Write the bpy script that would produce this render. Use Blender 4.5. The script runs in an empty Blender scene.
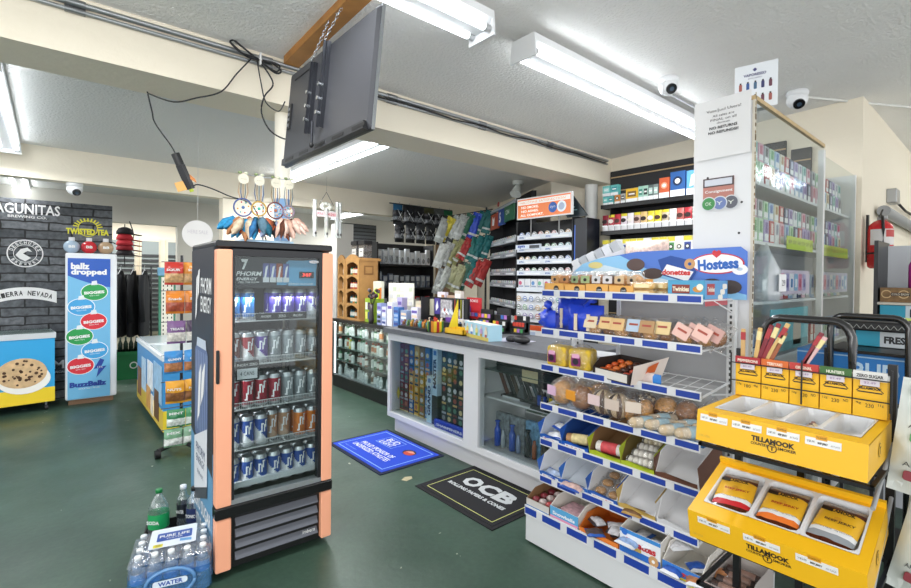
import bpy, bmesh, math, random
from math import pi, sin, cos, radians, atan2, sqrt
from mathutils import Matrix, Vector
random.seed(7)
C = bpy.context.scene.collection
# ---------- camera ----------
yaw, pitch, roll = radians(49.7), radians(-0.6), radians(0.6)
cam_data = bpy.data.cameras.new('camera'); cam = bpy.data.objects.new('camera', cam_data); C.objects.link(cam)
fw = Vector((cos(yaw)*cos(pitch), sin(yaw)*cos(pitch), sin(pitch)))
r0 = Vector((sin(yaw), -cos(yaw), 0)); u0 = r0.cross(fw)
rt = r0*cos(roll) + u0*sin(roll); up = rt.cross(fw)
mw = Matrix((rt, up, -fw)).transposed().to_4x4(); mw.translation = (0, 0, 1.52)
cam.matrix_world = mw
cam_data.sensor_width = 36; cam_data.lens = 36*478/911; cam_data.shift_y = -12/911
cam_data.clip_start = .02; cam_data.clip_end = 60
bpy.context.scene.camera = cam
# ---------- world, exposure ----------
sc = bpy.context.scene
w = bpy.data.worlds.new('daylight'); sc.world = w; w.use_nodes = True
w.node_tree.nodes['Background'].inputs[0].default_value = (.97, .985, 1, 1)
w.node_tree.nodes['Background'].inputs[1].default_value = 1.8
sc.view_settings.view_transform = 'Standard'; sc.view_settings.look = 'None'
sc.view_settings.gamma = 1; sc.view_settings.use_curve_mapping = False
sc.view_settings.exposure = 0.0
TUBE = 10.0      # tube emission
def area(name, loc, sx, sy, power, rot=(0, 0, 0), col=(.98, .99, 1)):
    l = bpy.data.lights.new(name, 'AREA'); l.shape = 'RECTANGLE'; l.size = sx; l.size_y = sy; l.energy = power; l.color = col
    o = bpy.data.objects.new(name, l); C.objects.link(o); o.location = loc; o.rotation_euler = rot; return o
area('tube_light', (.1, 1.83, 2.70), 1.5, .16, 26)
area('tube_light', (3.2, 1.83, 2.70), 2.3, .16, 38)
area('tube_light', (2.2, 4.7, 2.52), .16, 2.3, 60)
area('tube_light', (-.3, 4.9, 2.52), .16, 2.3, 34)
area('tube_light', (-.3, 8.2, 2.52), .16, 1.8, 50)
area('tube_light', (4.4, 8.0, 2.5), .16, 1.5, 36)
area('tube_light', (1.2, 10.1, 2.55), 1.8, .16, 45)  # added lamp, brightens the dim store front bay
area('tube_light', (2.9, 7.8, 2.52), .16, 1.6, 30)  # added lamp, lights the back room; its source is unseen
# added day-white fill lamp behind the camera; no window stands there
area('added_rear_fill', (-2.6, -1.6, 1.7), 3.2, 2.0, 95, (radians(90), 0, radians(-50)), (1, .99, .97))

# ---------- materials ----------
def lin(h):
    h = h.lstrip('#'); h = h if len(h) == 6 else ''.join(c*2 for c in h); v = [int(h[i:i+2], 16)/255 for i in (0, 2, 4)]
    return tuple((c/12.92 if c <= .04045 else ((c+.055)/1.055)**2.4) for c in v) + (1,)
MC = {}
def M(col, rough=.5, metal=0, es=0, noise=0, scale=20, bump=0, bscale=60, coat=0):
    k = (col, rough, metal, es, noise, scale, bump, bscale, coat)
    if k in MC: return MC[k]
    m = bpy.data.materials.new('mat_'+col.strip('#')); m.use_nodes = True
    nt = m.node_tree; b = nt.nodes['Principled BSDF']
    b.inputs['Base Color'].default_value = lin(col); b.inputs['Roughness'].default_value = rough; b.inputs['Metallic'].default_value = metal
    if coat: b.inputs['Coat Weight'].default_value = coat
    if es:
        b.inputs['Emission Color'].default_value = lin(col); b.inputs['Emission Strength'].default_value = es
    if noise or bump:
        tc = nt.nodes.new('ShaderNodeTexCoord')
    if noise:
        n = nt.nodes.new('ShaderNodeTexNoise'); n.inputs['Scale'].default_value = scale; n.inputs['Detail'].default_value = 6
        nt.links.new(tc.outputs['Object'], n.inputs['Vector'])
        mx = nt.nodes.new('ShaderNodeHueSaturation'); mx.inputs['Color'].default_value = lin(col)
        mr = nt.nodes.new('ShaderNodeMapRange'); mr.inputs[1].default_value = .3; mr.inputs[2].default_value = .7
        mr.inputs[3].default_value = 1-noise; mr.inputs[4].default_value = 1+noise
        nt.links.new(n.outputs[0], mr.inputs[0]); nt.links.new(mr.outputs[0], mx.inputs['Value'])
        nt.links.new(mx.outputs[0], b.inputs['Base Color'])
    if bump:
        n2 = nt.nodes.new('ShaderNodeTexNoise'); n2.inputs['Scale'].default_value = bscale; n2.inputs['Detail'].default_value = 3
        nt.links.new(tc.outputs['Object'], n2.inputs['Vector'])
        bp = nt.nodes.new('ShaderNodeBump'); bp.inputs['Strength'].default_value = bump; bp.inputs['Distance'].default_value = .02
        nt.links.new(n2.outputs[0], bp.inputs['Height']); nt.links.new(bp.outputs[0], b.inputs['Normal'])
    MC[k] = m; return m
def clear(tint='#ffffff', fac=.06, rough=.03, edge=.5, diff=0, dcol='#ffffff', bump=0, bscale=30):
    k = ('clear', tint, fac, rough, edge, diff, dcol, bump, bscale)
    if k in MC: return MC[k]
    m = bpy.data.materials.new('clear_'+tint.strip('#')); m.use_nodes = True
    nt = m.node_tree; nt.nodes.clear()
    out = nt.nodes.new('ShaderNodeOutputMaterial'); tr = nt.nodes.new('ShaderNodeBsdfTransparent'); gl = nt.nodes.new('ShaderNodeBsdfGlossy')
    tr.inputs[0].default_value = lin(tint); gl.inputs['Roughness'].default_value = rough
    lw = nt.nodes.new('ShaderNodeLayerWeight'); lw.inputs[0].default_value = .25
    mr = nt.nodes.new('ShaderNodeMapRange'); mr.inputs[3].default_value = fac; mr.inputs[4].default_value = edge
    nt.links.new(lw.outputs['Facing'], mr.inputs[0]); mx = nt.nodes.new('ShaderNodeMixShader')
    nt.links.new(mr.outputs[0], mx.inputs[0]); nt.links.new(tr.outputs[0], mx.inputs[1]); nt.links.new(gl.outputs[0], mx.inputs[2])
    last = mx
    if diff:
        df = nt.nodes.new('ShaderNodeBsdfDiffuse'); df.inputs[0].default_value = lin(dcol)
        m2 = nt.nodes.new('ShaderNodeMixShader'); m2.inputs[0].default_value = diff
        nt.links.new(last.outputs[0], m2.inputs[1]); nt.links.new(df.outputs[0], m2.inputs[2]); last = m2
    if bump:
        tc = nt.nodes.new('ShaderNodeTexCoord'); n2 = nt.nodes.new('ShaderNodeTexNoise'); n2.inputs['Scale'].default_value = bscale
        nt.links.new(tc.outputs['Object'], n2.inputs['Vector']); bp = nt.nodes.new('ShaderNodeBump'); bp.inputs['Strength'].default_value = bump
        bp.inputs['Distance'].default_value = .02
        nt.links.new(n2.outputs[0], bp.inputs['Height']); nt.links.new(bp.outputs[0], gl.inputs['Normal'])
    nt.links.new(last.outputs[0], out.inputs[0]); MC[k] = m; return m
WHITE = '#e8e8e6'; BLACK = '#161618'
GLASS = clear('#eef4f2', .05, .02, .35)
WRAP = clear('#fdfdfd', .09, .12, .5, .05, '#f0f0f0', 1.0, 45)
BOTTLE = clear('#f2f8fa', .10, .05, .75, .08, '#dfe9ee')
# ---------- mesh builder ----------
TXT = {}
def text_mesh(s, bold):
    k = (s, bold)
    if k not in TXT:
        cu = bpy.data.curves.new('t', 'FONT'); cu.body = s; cu.align_x = 'CENTER'; cu.align_y = 'CENTER'; cu.resolution_u = 2
        cu.offset = bold
        o = bpy.data.objects.new('t', cu); C.objects.link(o)
        dg = bpy.context.evaluated_depsgraph_get(); me = o.evaluated_get(dg).to_mesh()
        vs = [v.co.copy() for v in me.vertices]; fs = [list(p.vertices) for p in me.polygons]
        o.evaluated_get(dg).to_mesh_clear(); bpy.data.objects.remove(o)
        xs = [v.x for v in vs] or [0, 1]; ys = [v.y for v in vs] or [0, 1]
        cx, cy = (min(xs)+max(xs))/2, (min(ys)+max(ys))/2
        TXT[k] = ([Vector((v.x-cx, v.y-cy, 0)) for v in vs], fs, max(xs)-min(xs), max(ys)-min(ys))
    return TXT[k]
FRONT = Matrix.Rotation(pi/2, 4, 'X')     # flat art on a face looking along local -y
class MB:
    def __init__(s): s.v = []; s.f = []; s.fm = []; s.mats = []; s.sm = []; s.T = Matrix()
    def mi(s, m):
        if isinstance(m, str): m = M(m)
        if m not in s.mats: s.mats.append(m)
        return s.mats.index(m)
    def add(s, vs, fs, m, smooth=False):
        o = len(s.v); s.v += [s.T @ Vector(v) for v in vs]
        single = not callable(m); i0 = s.mi(m) if single else 0
        for k, f in enumerate(fs):
            s.f.append([o+i for i in f]); s.fm.append(i0 if single else s.mi(m(k))); s.sm.append(smooth)
        return s
    def box(s, x0, x1, y0, y1, z0, z1, m):
        vs = [(x, y, z) for x in (x0, x1) for y in (y0, y1) for z in (z0, z1)]
        return s.add(vs, [(0, 1, 3, 2), (4, 6, 7, 5), (0, 4, 5, 1), (2, 3, 7, 6), (0, 2, 6, 4), (1, 5, 7, 3)], m)
    def cb(s, cx, cy, cz, sx, sy, sz, m): return s.box(cx-sx/2, cx+sx/2, cy-sy/2, cy+sy/2, cz-sz/2, cz+sz/2, m)
    def rbox(s, x0, x1, y0, y1, z0, z1, m, r=.01):      # rounded in the xz outline, slightly chamfered along y
        o = rrect(x0, x1, z0, z1, r); c = min(r*.5, (y1-y0)*.3)
        oi = rrect(x0+c, x1-c, z0+c, z1-c, max(r-c, .0005)); n = len(o)
        vs = [(a, y0, b) for a, b in oi]+[(a, y0+c, b) for a, b in o]+[(a, y1-c, b) for a, b in o]+[(a, y1, b) for a, b in oi]
        fs = [list(range(n)), list(range(3*n, 4*n))[::-1]]
        for k in range(3): fs += [(k*n+i, k*n+n+i, k*n+n+(i+1) % n, k*n+(i+1) % n) for i in range(n)]
        return s.add(vs, fs, m)
    def prism(s, pts, y0, y1, m):                       # outline in xz, extruded along y
        n = len(pts); vs = [(a, y0, b) for a, b in pts]+[(a, y1, b) for a, b in pts]
        return s.add(vs, [list(range(n)), list(range(n, 2*n))[::-1]]+[(i, n+i, n+(i+1) % n, (i+1) % n) for i in range(n)], m)
    def lathe(s, prof, m, seg=16, c=(0, 0, 0), axis='z', smooth=True, cap=True):
        vs = []; n = len(prof)
        for r, z in prof:
            for i in range(seg):
                a = 2*pi*i/seg; x, y = r*cos(a), r*sin(a)
                p = (x, y, z) if axis == 'z' else ((x, -z, y) if axis == 'y' else (z, x, y))
                vs.append((p[0]+c[0], p[1]+c[1], p[2]+c[2]))
        fs = [(k*seg+i, k*seg+(i+1) % seg, (k+1)*seg+(i+1) % seg, (k+1)*seg+i) for k in range(n-1) for i in range(seg)]
        if callable(m):
            mm = lambda k: m(k // seg, (k % seg+.5)/seg)
            s.add(vs, fs, mm, smooth)
            if cap: s.add(vs, [list(range(seg))[::-1], list(range((n-1)*seg, n*seg))], m(-1, 0))
        else:
            if cap: fs += [list(range(seg))[::-1], list(range((n-1)*seg, n*seg))]
            s.add(vs, fs, m, smooth)
        return s
    def cyl(s, a, b, r, m, seg=10, r2=None):
        a, b = Vector(a), Vector(b); d = (b-a)
        q = d.to_track_quat('Z', 'Y').to_matrix(); vs = []
        for p, rr in ((a, r), (b, r if r2 is None else r2)):
            for i in range(seg): vs.append(p+q @ Vector((rr*cos(2*pi*i/seg), rr*sin(2*pi*i/seg), 0)))
        fs = [(i, (i+1) % seg, seg+(i+1) % seg, seg+i) for i in range(seg)]
        s.add(vs, fs, m, seg > 5); return s.add(vs, [list(range(seg))[::-1], list(range(seg, 2*seg))], m)
    def tube(s, pts, r, m, seg=6):
        pts = [Vector(p) for p in pts]; vs = []; n = len(pts)
        for k, p in enumerate(pts):
            d = (pts[min(k+1, n-1)]-pts[max(k-1, 0)]).normalized(); q = d.to_track_quat('Z', 'Y').to_matrix()
            rr = r[k] if isinstance(r, (list, tuple)) else r
            vs += [p+q @ Vector((rr*cos(2*pi*i/seg), rr*sin(2*pi*i/seg), 0)) for i in range(seg)]
        fs = [(k*seg+i, k*seg+(i+1) % seg, (k+1)*seg+(i+1) % seg, (k+1)*seg+i) for k in range(n-1) for i in range(seg)]
        fs += [list(range(seg))[::-1], list(range((n-1)*seg, n*seg))]
        return s.add(vs, fs, m, True)
    def ball(s, c, rx, ry, rz, m, seg=12, rings=8):
        pr = [(max(sin(pi*k/rings), .01), -cos(pi*k/rings)) for k in range(rings+1)]
        vs = [(c[0]+rx*r*cos(2*pi*i/seg), c[1]+ry*r*sin(2*pi*i/seg), c[2]+rz*z) for r, z in pr for i in range(seg)]
        fs = [(k*seg+i, k*seg+(i+1) % seg, (k+1)*seg+(i+1) % seg, (k+1)*seg+i) for k in range(rings) for i in range(seg)]
        return s.add(vs, fs, m, True)
    def art(s, pts, y, m):                              # a flat printed shape on the plane y (facing -y)
        return s.add([(a, y, b) for a, b in pts], [list(range(len(pts)))], m)
    def disc(s, cx, cz, r, y, m, seg=20, rz=None):
        rz = rz or r; return s.art([(cx+r*cos(2*pi*i/seg), cz+rz*sin(2*pi*i/seg)) for i in range(seg)], y, m)
    def text(s, t, cx, cz, wd, y, m, h=None, rot=0, bold=.0, shear=0):
        vs, fs, tw, th = text_mesh(t, bold); kx = wd/max(tw, 1e-4); kz = (h/max(th, 1e-4)) if h else kx
        out = []
        for v in vs:
            a, b = v.x*kx+shear*v.y*kz, v.y*kz
            out.append((cx+a*cos(rot)-b*sin(rot), y, cz+a*sin(rot)+b*cos(rot)))
        return s.add(out, fs, m)
    def pouch(s, w_, h, t, m, nx=6, nz=8, seal=.08, jit=.004, y=0, bands=None, seed=0):
        rn = random.Random(seed); vs = []; fs = []
        def prof(u, v):
            a = max(0, 1-abs(2*u-1)**3); b = 0 if v < seal or v > 1-seal else (1-abs((v-seal)/(1-2*seal)*2-1)**3)
            return t*.5*(a*b)**.6
        for side in (-1, 1):
            for j in range(nz+1):
                for i in range(nx+1):
                    u, v = i/nx, j/nz; d = prof(u, v)
                    e = 0 if i in (0, nx) or j in (0, nz) else rn.uniform(-jit, jit)
                    vs.append(((u-.5)*w_, y+side*(d+.0006)+e*(1 if d > .002 else .2), v*h))
        N = (nx+1)*(nz+1); rows = []
        for sd in (0, 1):
            for j in range(nz):
                for i in range(nx):
                    a = sd*N+j*(nx+1)+i; q = (a, a+1, a+nx+2, a+nx+1); fs.append(q if sd == 0 else q[::-1]); rows.append((j+.5)/nz)
        if bands:
            def mf(k):
                for z1, mm in bands:
                    if rows[k] <= z1: return mm
                return bands[-1][1]
            bm = [(z, M(q) if isinstance(q, str) else q) for z, q in bands]; bands[:] = bm
            return s.add(vs, fs, mf, True)
        return s.add(vs, fs, m, True)
    def mesh(s, name):
        me = bpy.data.meshes.new(name); me.from_pydata([tuple(v) for v in s.v], [], s.f)
        for m in s.mats: me.materials.append(m)
        me.polygons.foreach_set('material_index', s.fm); me.polygons.foreach_set('use_smooth', s.sm)
        me.update(); return me
    def build(s, name, parent=None, bevel=0):
        o = bpy.data.objects.new(name, s.mesh(name)); C.objects.link(o)
        if parent: o.parent = parent
        if bevel:
            b = o.modifiers.new('bevel', 'BEVEL'); b.width = bevel; b.segments = 2; b.limit_method = 'ANGLE'
        return o
def rrect(x0, x1, z0, z1, r, n=4):
    r = min(r, (x1-x0)/2.01, (z1-z0)/2.01); out = []
    for cx, cz, a0 in ((x1-r, z0+r, -90), (x1-r, z1-r, 0), (x0+r, z1-r, 90), (x0+r, z0+r, 180)):
        for k in range(n+1):
            a = radians(a0+90*k/n); out.append((cx+r*cos(a), cz+r*sin(a)))
    return out
def tag(o, label, cat, group=None):
    o['label'] = label; o['category'] = cat
    if group: o['group'] = group
    return o
def thing(name, label, cat, loc=(0, 0, 0), rz=0, group=None):
    o = bpy.data.objects.new(name, None); C.objects.link(o); o.location = loc; o.rotation_euler = (0, 0, rz); o.empty_display_size = .05
    return tag(o, label, cat, group)
def struct(name, mb, parent=None):
    o = mb.build(name, parent)
    if not parent: o['kind'] = 'structure'
    return o
def place(o, loc, rz=0, rx=0, ry=0): o.location = loc; o.rotation_euler = (rx, ry, rz); return o
PROTO = {}
def put(key, builder, name, label, cat, loc, rz=0, group=None, rx=0, ry=0, sc_=None):
    """one instance: first call builds the mesh, the rest copy it"""
    if key not in PROTO:
        mb = MB(); builder(mb); o = mb.build(name); PROTO[key] = o
    else:
        o = PROTO[key].copy(); o.name = name; C.objects.link(o)
    for k in ('group',):
        if k in o: del o[k]
    place(o, loc, rz, rx, ry); o.scale = sc_ or (1, 1, 1)
    return tag(o, label, cat, group)
def clone(root, loc, rz, label, group=None):
    r = root.copy(); C.objects.link(r); r.location = loc; r.rotation_euler = (0, 0, rz); r['label'] = label
    if group: r['group'] = group
    for ch in list(root.children):
        c = ch.copy(); C.objects.link(c); c.parent = r
        for g in list(ch.children):
            d = g.copy(); C.objects.link(d); d.parent = c
    return r
ORD = ['first', 'second', 'third', 'fourth', 'fifth', 'sixth', 'seventh', 'eighth', 'ninth', 'tenth', 'eleventh', 'twelfth', 'thirteenth', 'fourteenth', 'fifteenth', 'sixteenth', 'seventeenth', 'eighteenth', 'nineteenth', 'twentieth', 'twenty-first', 'twenty-second', 'twenty-third', 'twenty-fourth']
RX = -pi/2      # local front (-y) looks along world -X
def jit(v, a): return v+random.uniform(-a, a)
# ================= STRUCTURE =================
m = bpy.data.materials.new('painted_concrete'); m.use_nodes = True; nt = m.node_tree; b = nt.nodes['Principled BSDF']
tc = nt.nodes.new('ShaderNodeTexCoord')
def nz(scale, detail=5, dist=0):
    n = nt.nodes.new('ShaderNodeTexNoise'); n.inputs['Scale'].default_value = scale; n.inputs['Detail'].default_value = detail; n.inputs['Distortion'].default_value = dist
    nt.links.new(tc.outputs['Object'], n.inputs['Vector']); return n
def ramp(n, *st):
    r = nt.nodes.new('ShaderNodeValToRGB'); nt.links.new(n.outputs[0], r.inputs[0]); e = r.color_ramp.elements
    e[0].position, e[0].color = st[0]; e[1].position, e[1].color = st[1]
    for p, c in st[2:]: k = e.new(p); k.color = c
    return r
base = ramp(nz(1.6), (.3, lin('#30463a')), (.7, lin('#40584a')))
fine = ramp(nz(35), (.35, (.8, .8, .8, 1)), (.7, (1.15, 1.15, 1.15, 1)))
mul = nt.nodes.new('ShaderNodeMixRGB'); mul.blend_type = 'MULTIPLY'; mul.inputs[0].default_value = .6
nt.links.new(base.outputs[0], mul.inputs[1]); nt.links.new(fine.outputs[0], mul.inputs[2])
chips = ramp(nz(11, 10, .4), (.715, (0, 0, 0, 1)), (.722, (1, 1, 1, 1)))
mx = nt.nodes.new('ShaderNodeMixRGB'); mx.inputs[2].default_value = lin('#a7ab9c')
nt.links.new(chips.outputs[0], mx.inputs[0]); nt.links.new(mul.outputs[0], mx.inputs[1]); nt.links.new(mx.outputs[0], b.inputs['Base Color'])
rr = ramp(nz(3), (.3, (.32, .32, .32, 1)), (.7, (.5, .5, .5, 1))); nt.links.new(rr.outputs[0], b.inputs['Roughness'])
bp = nt.nodes.new('ShaderNodeBump'); bp.inputs['Strength'].default_value = .12; bp.inputs['Distance'].default_value = .01
nt.links.new(nz(25).outputs[0], bp.inputs['Height']); nt.links.new(bp.outputs[0], b.inputs['Normal'])
struct('floor', MB().box(-5, 9, -3, 12, -.1, 0, m))
STUC = M('#ecebe8', .9, bump=.55, bscale=55, noise=.02, scale=3)
CREAM = M('#e9e0cd', .8, bump=.15, bscale=25); CREAM2 = M('#ddd2bc', .8); GREYW = M('#c9c6bc', .85, bump=.15)
def slab(pts, t, m): # pts xy with z
    n = len(pts); return MB().add([p for p in pts]+[(p[0], p[1], p[2]+t) for p in pts], [list(range(n))[::-1], list(range(n, 2*n))]+[(i, (i+1) % n, n+(i+1) % n, n+i) for i in range(n)], m)
zc = lambda Y: 2.86+(3-Y)*.042
struct('ceiling', slab([(-5, -3, zc(-3)), (9, -3, zc(-3)), (9, 3.17, zc(3.17)), (-5, 3.17, zc(3.17))], .1, STUC))
struct('ceiling_middle', slab([(-5, 3.17, 2.76), (9, 3.17, 2.76), (9, 6.36, 2.76), (-5, 6.36, 2.76)], .1, M('#e0dfdc', .9, bump=.4, bscale=55)))
struct('ceiling_back', slab([(-5, 6.36, 2.74), (9, 6.36, 2.74), (9, 12, 2.74), (-5, 12, 2.74)], .1, M('#d6d6d2', .9, bump=.3, bscale=55)))
struct('trim_beam', MB().box(-5, 4.8, 2.98, 3.34, 2.58, 2.98, CREAM))
struct('trim_header', MB().box(-5, 6.6, 6.2, 6.36, 2.44, 2.8, CREAM))
struct('wall_right', MB().box(4.8, 4.95, .8, 3.82, 0, 3.05, CREAM))
struct('wall_haze_block', MB().box(9, 9.1, -3, .8, 0, 3.1, CREAM))  # unseen wall added to keep white world haze out of reflections
struct('wall_front', MB().box(4.95, 9, .8, .95, 0, 3.1, CREAM))
d = MB(); d.T = Matrix.Translation((4.85, 3.79, 0)) @ Matrix.Rotation(atan2(2.68, 1.26), 4, 'Z'); d.box(-.05, 3.2, -.15, 0, 0, 2.8, CREAM); struct('wall_diagonal', d)
struct('wall_partition', MB().box(1.58, 2.42, 6.2, 6.36, 0, 2.45, CREAM))
# far walls
struct('wall_back', MB().box(1.62, 9, 9.1, 9.25, 0, 2.8, GREYW).box(-5, 1.62, 9.1, 9.25, 2.32, 2.8, GREYW).box(-5, -1.5, 9.1, 9.25, 0, 2.32, GREYW))
struct('wall_store_front', MB().box(-5, 9, 11, 11.1, 0, 2.8, M('#efe4cf', .8)))
wd = MB().box(5.45, 5.6, 7.2, 7.34, 0, 2.14, CREAM).box(5.6, 6.35, 7.2, 7.34, 2.14, 2.28, CREAM).box(6.35, 8, 7.2, 7.34, 0, 2.8, CREAM).box(5.35, 5.6, 7.2, 7.34, 2.14, 2.8, CREAM)
struct('wall_door', wd)
struct('door_1', MB().box(5.6, 6.35, 7.27, 7.32, 0, 2.14, M('#8a6a45', .6, noise=.12, scale=8)).box(5.72, 6.2, 7.262, 7.27, .2, .95, M('#7a5a38', .6)).box(5.72, 6.2, 7.262, 7.27, 1.1, 1.95, M('#7a5a38', .6)))
struct('window_1', MB().box(5.6, 6.35, 7.3, 7.32, 2.28, 2.8, M('#e9f0f4', .4)).box(5.6, 6.35, 7.27, 7.3, 2.5, 2.53, '#9aa0a2').box(5.94, 5.97, 7.27, 7.3, 2.28, 2.8, '#9aa0a2'))
struct('wall_white_post', MB().box(3.56, 3.86, 7.2, 7.4, 0, 2.38, M('#dcdad6', .7)))
# store front windows (seen far left) : panes with dark shutters outside
for i, (x0, x1) in enumerate(((.8, 1.22), (1.34, 1.62), (1.78, 2.2))):
    s_ = MB().box(x0-.03, x1+.03, 10.92, 11, .35, 2.2, M('#ded3bd', .7))
    s_.box(x0, x1, 10.9, 10.921, .4, 2.15, M('#8d9593', .3))
    for k in range(16): s_.box(x0, x1, 10.88, 10.9, .42+k*.095, .47+k*.095, M('#3a3b3c', .5))
    struct('window_%d' % (i+2), s_)
struct('window_5', (lambda s_: [s_.box(4.62, 5.4, 9.06, 9.1, 1.95+k*.075, 2.0+k*.075, M('#55585a', .5)) for k in range(9)] and s_.box(4.6, 5.42, 9.08, 9.1, 1.9, 2.62, M('#303234', .5)))(MB()))
# slatwall
s_ = MB().box(4.772, 4.797, 1.3, 2.97, .9, 2.71, M('#2c2c2f', .6))
for k in range(12):
    z = 2.64-k*.15; s_.box(4.766, 4.773, 1.3, 2.97, z-.006, z+.006, M('#b59a72', .5)); s_.box(4.769, 4.773, 1.3, 2.97, z+.006, z+.012, '#0c0c0d')
tag(s_.build('slatwall'), 'black slatwall panel with tan grooves on the right wall', 'wall panel')
# slatwall scrap beyond the acrylic cabinet
tag(MB().box(4.76, 4.797, 1.12, 1.26, 2.42, 2.62, M('#2c2c2f', .6)).box(4.757, 4.761, 1.12, 1.26, 2.515, 2.525, '#b59a72').build('slatwall_offcut'), 'small black slatwall offcut high on the cream wall', 'wall panel')
# round steel post under beam (behind cooler) and pole near tobacco
t = thing('support_post', 'cream round support post under the beam behind the cooler', 'post', (1.17, 3.16, 0))
MB().cyl((0, 0, 0), (0, 0, 2.58), .05, M('#efe9da', .5), 20).build('shaft', t)
MB().cyl((0, 0, 1.7), (0, 0, 2.02), .0515, M('#7fa6cf', .5), 20).build('blue_wrap', t)
t = thing('support_pole', 'pale grey round pole under the beam beside the black slatwall', 'post', (4.675, 3.15, 0))
MB().cyl((0, 0, 0), (0, 0, 2.58), .07, M('#d0d0cc', .5), 20).build('shaft', t)
# conduits along top of beam
def conduit(z, y, r, label, x0=-4, x1=4.7, col='#a8abad'):
    t = thing('conduit', label, 'conduit', (x0, y, z), 0, None)
    MB().cyl((0, 0, 0), (x1-x0, 0, 0), r, M(col, .35, .8), 10).build('pipe', t)
    for k in range(int((x1-x0)/.9)):
        MB().cyl((.45+k*.9, 0, 0), (.53+k*.9, 0, 0), r*1.35, M('#8d9092', .35, .8), 10).build('coupling', t)
conduit(2.82, 2.963, .014, 'upper grey metal conduit running along the top of the beam')
conduit(2.785, 2.965, .011, 'lower thinner metal conduit running along the top of the beam')
pts = [(1.35+k*.11, 2.945+.008*sin(k*1.3), 2.80-.018*abs(sin(k*.5))) for k in range(31)]
tag(MB().tube(pts, .006, M('#17171a', .4)).build('black_cable'), 'black cable strapped along the conduit right of the television', 'cable')
t = thing('cable_junction', 'metal conduit running diagonally across the right wall duct box', 'conduit', (0, 0, 0)) if 0 else None
# ---------- fluorescent fixtures ----------
TUBEM = M('#f6fbff', .4, 0, TUBE)
def fixture(label, x, y, z, L, rz, wdt=.17, grp=None, h=.085):
    t = thing('fluorescent_light', label, 'ceiling light', (x, y, z), rz, grp)
    wm = M('#e4e6e8', .4)
    MB().prism([(-wdt/2, 0), (-wdt/2, -h*.45), (-wdt*.22, -h), (wdt*.22, -h), (wdt/2, -h*.45), (wdt/2, 0)], 0.012, L-.012, wm).build('housing', t)
    for yy in (0, L-.012):
        MB().prism([(-wdt/2, .001), (-wdt/2-.01, -h*1.5), (wdt/2+.01, -h*1.5), (wdt/2, .001)], yy, yy+.012, wm).build('end_plate', t)
    for sx in (-1, 1):
        a = MB().cyl((sx*wdt*.36, .05, -h*1.02), (sx*wdt*.36, L-.05, -h*1.02), .017, TUBEM, 12).build('tube', t)
        [MB().cyl((sx*wdt*.36, y0, -h*1.02), (sx*wdt*.36, y0+.038, -h*1.02), .018, M('#b8babc', .4, .3), 12).build('socket', a) for y0 in (.012, L-.05)]
    return t
# housing built along local +y; rotate -90 deg to run along +X
fixture('added twin tube light far down the right aisle, outside the frame', 6.0, -.5, 2.99, 2.44, -pi/2)  # added out of view to give the acrylic front tube reflections
fixture('twin tube light cut off by the top edge near the middle', -.72, 1.83, 2.875, 2.44, -pi/2)
fixture('long twin tube light above the white notice panel', 2.03, 1.83, 2.875, 2.44, -pi/2)
fixture('twin tube light behind the television in the middle bay', 2.2, 3.5, 2.755, 2.44, 0)
fixture('twin tube light cut off at the far left edge', -.3, 3.65, 2.755, 2.44, 0)
fixture('pale tube light beyond the header above the brick wall panel', -.3, 7.3, 2.735, 1.9, 0)
fixture('added hidden tube light in the store front bay behind the far header', .3, 10.1, 2.735, 1.8, -pi/2)  # added fixture to go with the extra lamp in the far bay
fixture('added unseen tube light in the back room behind the cream partition', 2.9, 7.0, 2.735, 1.7, 0)  # added fixture, unseen, paired with the extra back room lamp
fixture('distant tube light above the clamshell shelf', 4.25, 6.9, 2.735, 1.8, 0)
# ================= BACK LEFT =================
def brickmat():
    m = bpy.data.materials.new('dark_stacked_stone'); m.use_nodes = True; nt = m.node_tree; b = nt.nodes['Principled BSDF']; b.inputs['Roughness'].default_value = .7
    tc = nt.nodes.new('ShaderNodeTexCoord'); mp = nt.nodes.new('ShaderNodeMapping'); mp.inputs['Rotation'].default_value = (pi/2, 0, 0)
    nt.links.new(tc.outputs['Object'], mp.inputs[0]); bt = nt.nodes.new('ShaderNodeTexBrick')
    n = nt.nodes.new('ShaderNodeTexNoise'); n.inputs['Scale'].default_value = 9; nt.links.new(mp.outputs[0], n.inputs['Vector'])
    ad = nt.nodes.new('ShaderNodeMixRGB'); ad.blend_type = 'ADD'; ad.inputs[0].default_value = .025
    nt.links.new(mp.outputs[0], ad.inputs[1]); nt.links.new(n.outputs['Color'], ad.inputs[2]); nt.links.new(ad.outputs[0], bt.inputs['Vector'])
    bt.inputs['Scale'].default_value = 1; bt.inputs['Brick Width'].default_value = .42; bt.inputs['Row Height'].default_value = .1
    bt.inputs['Mortar Size'].default_value = .012; bt.inputs['Mortar Smooth'].default_value = .6
    bt.inputs['Color1'].default_value = lin('#6a6e73'); bt.inputs['Color2'].default_value = lin('#45494e'); bt.inputs['Mortar'].default_value = lin('#1a1b1d')
    n3 = nt.nodes.new('ShaderNodeTexNoise'); n3.inputs['Scale'].default_value = 18; n3.inputs['Detail'].default_value = 8; nt.links.new(mp.outputs[0], n3.inputs['Vector'])
    mr = nt.nodes.new('ShaderNodeMapRange'); mr.inputs[1].default_value = .3; mr.inputs[2].default_value = .7; mr.inputs[3].default_value = .6; mr.inputs[4].default_value = 1.5
    nt.links.new(n3.outputs[0], mr.inputs[0]); hs = nt.nodes.new('ShaderNodeHueSaturation'); nt.links.new(bt.outputs[0], hs.inputs['Color']); nt.links.new(mr.outputs[0], hs.inputs['Value'])
    nt.links.new(hs.outputs[0], b.inputs['Base Color']); return m
W = M('#e9eaea', .6)
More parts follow.
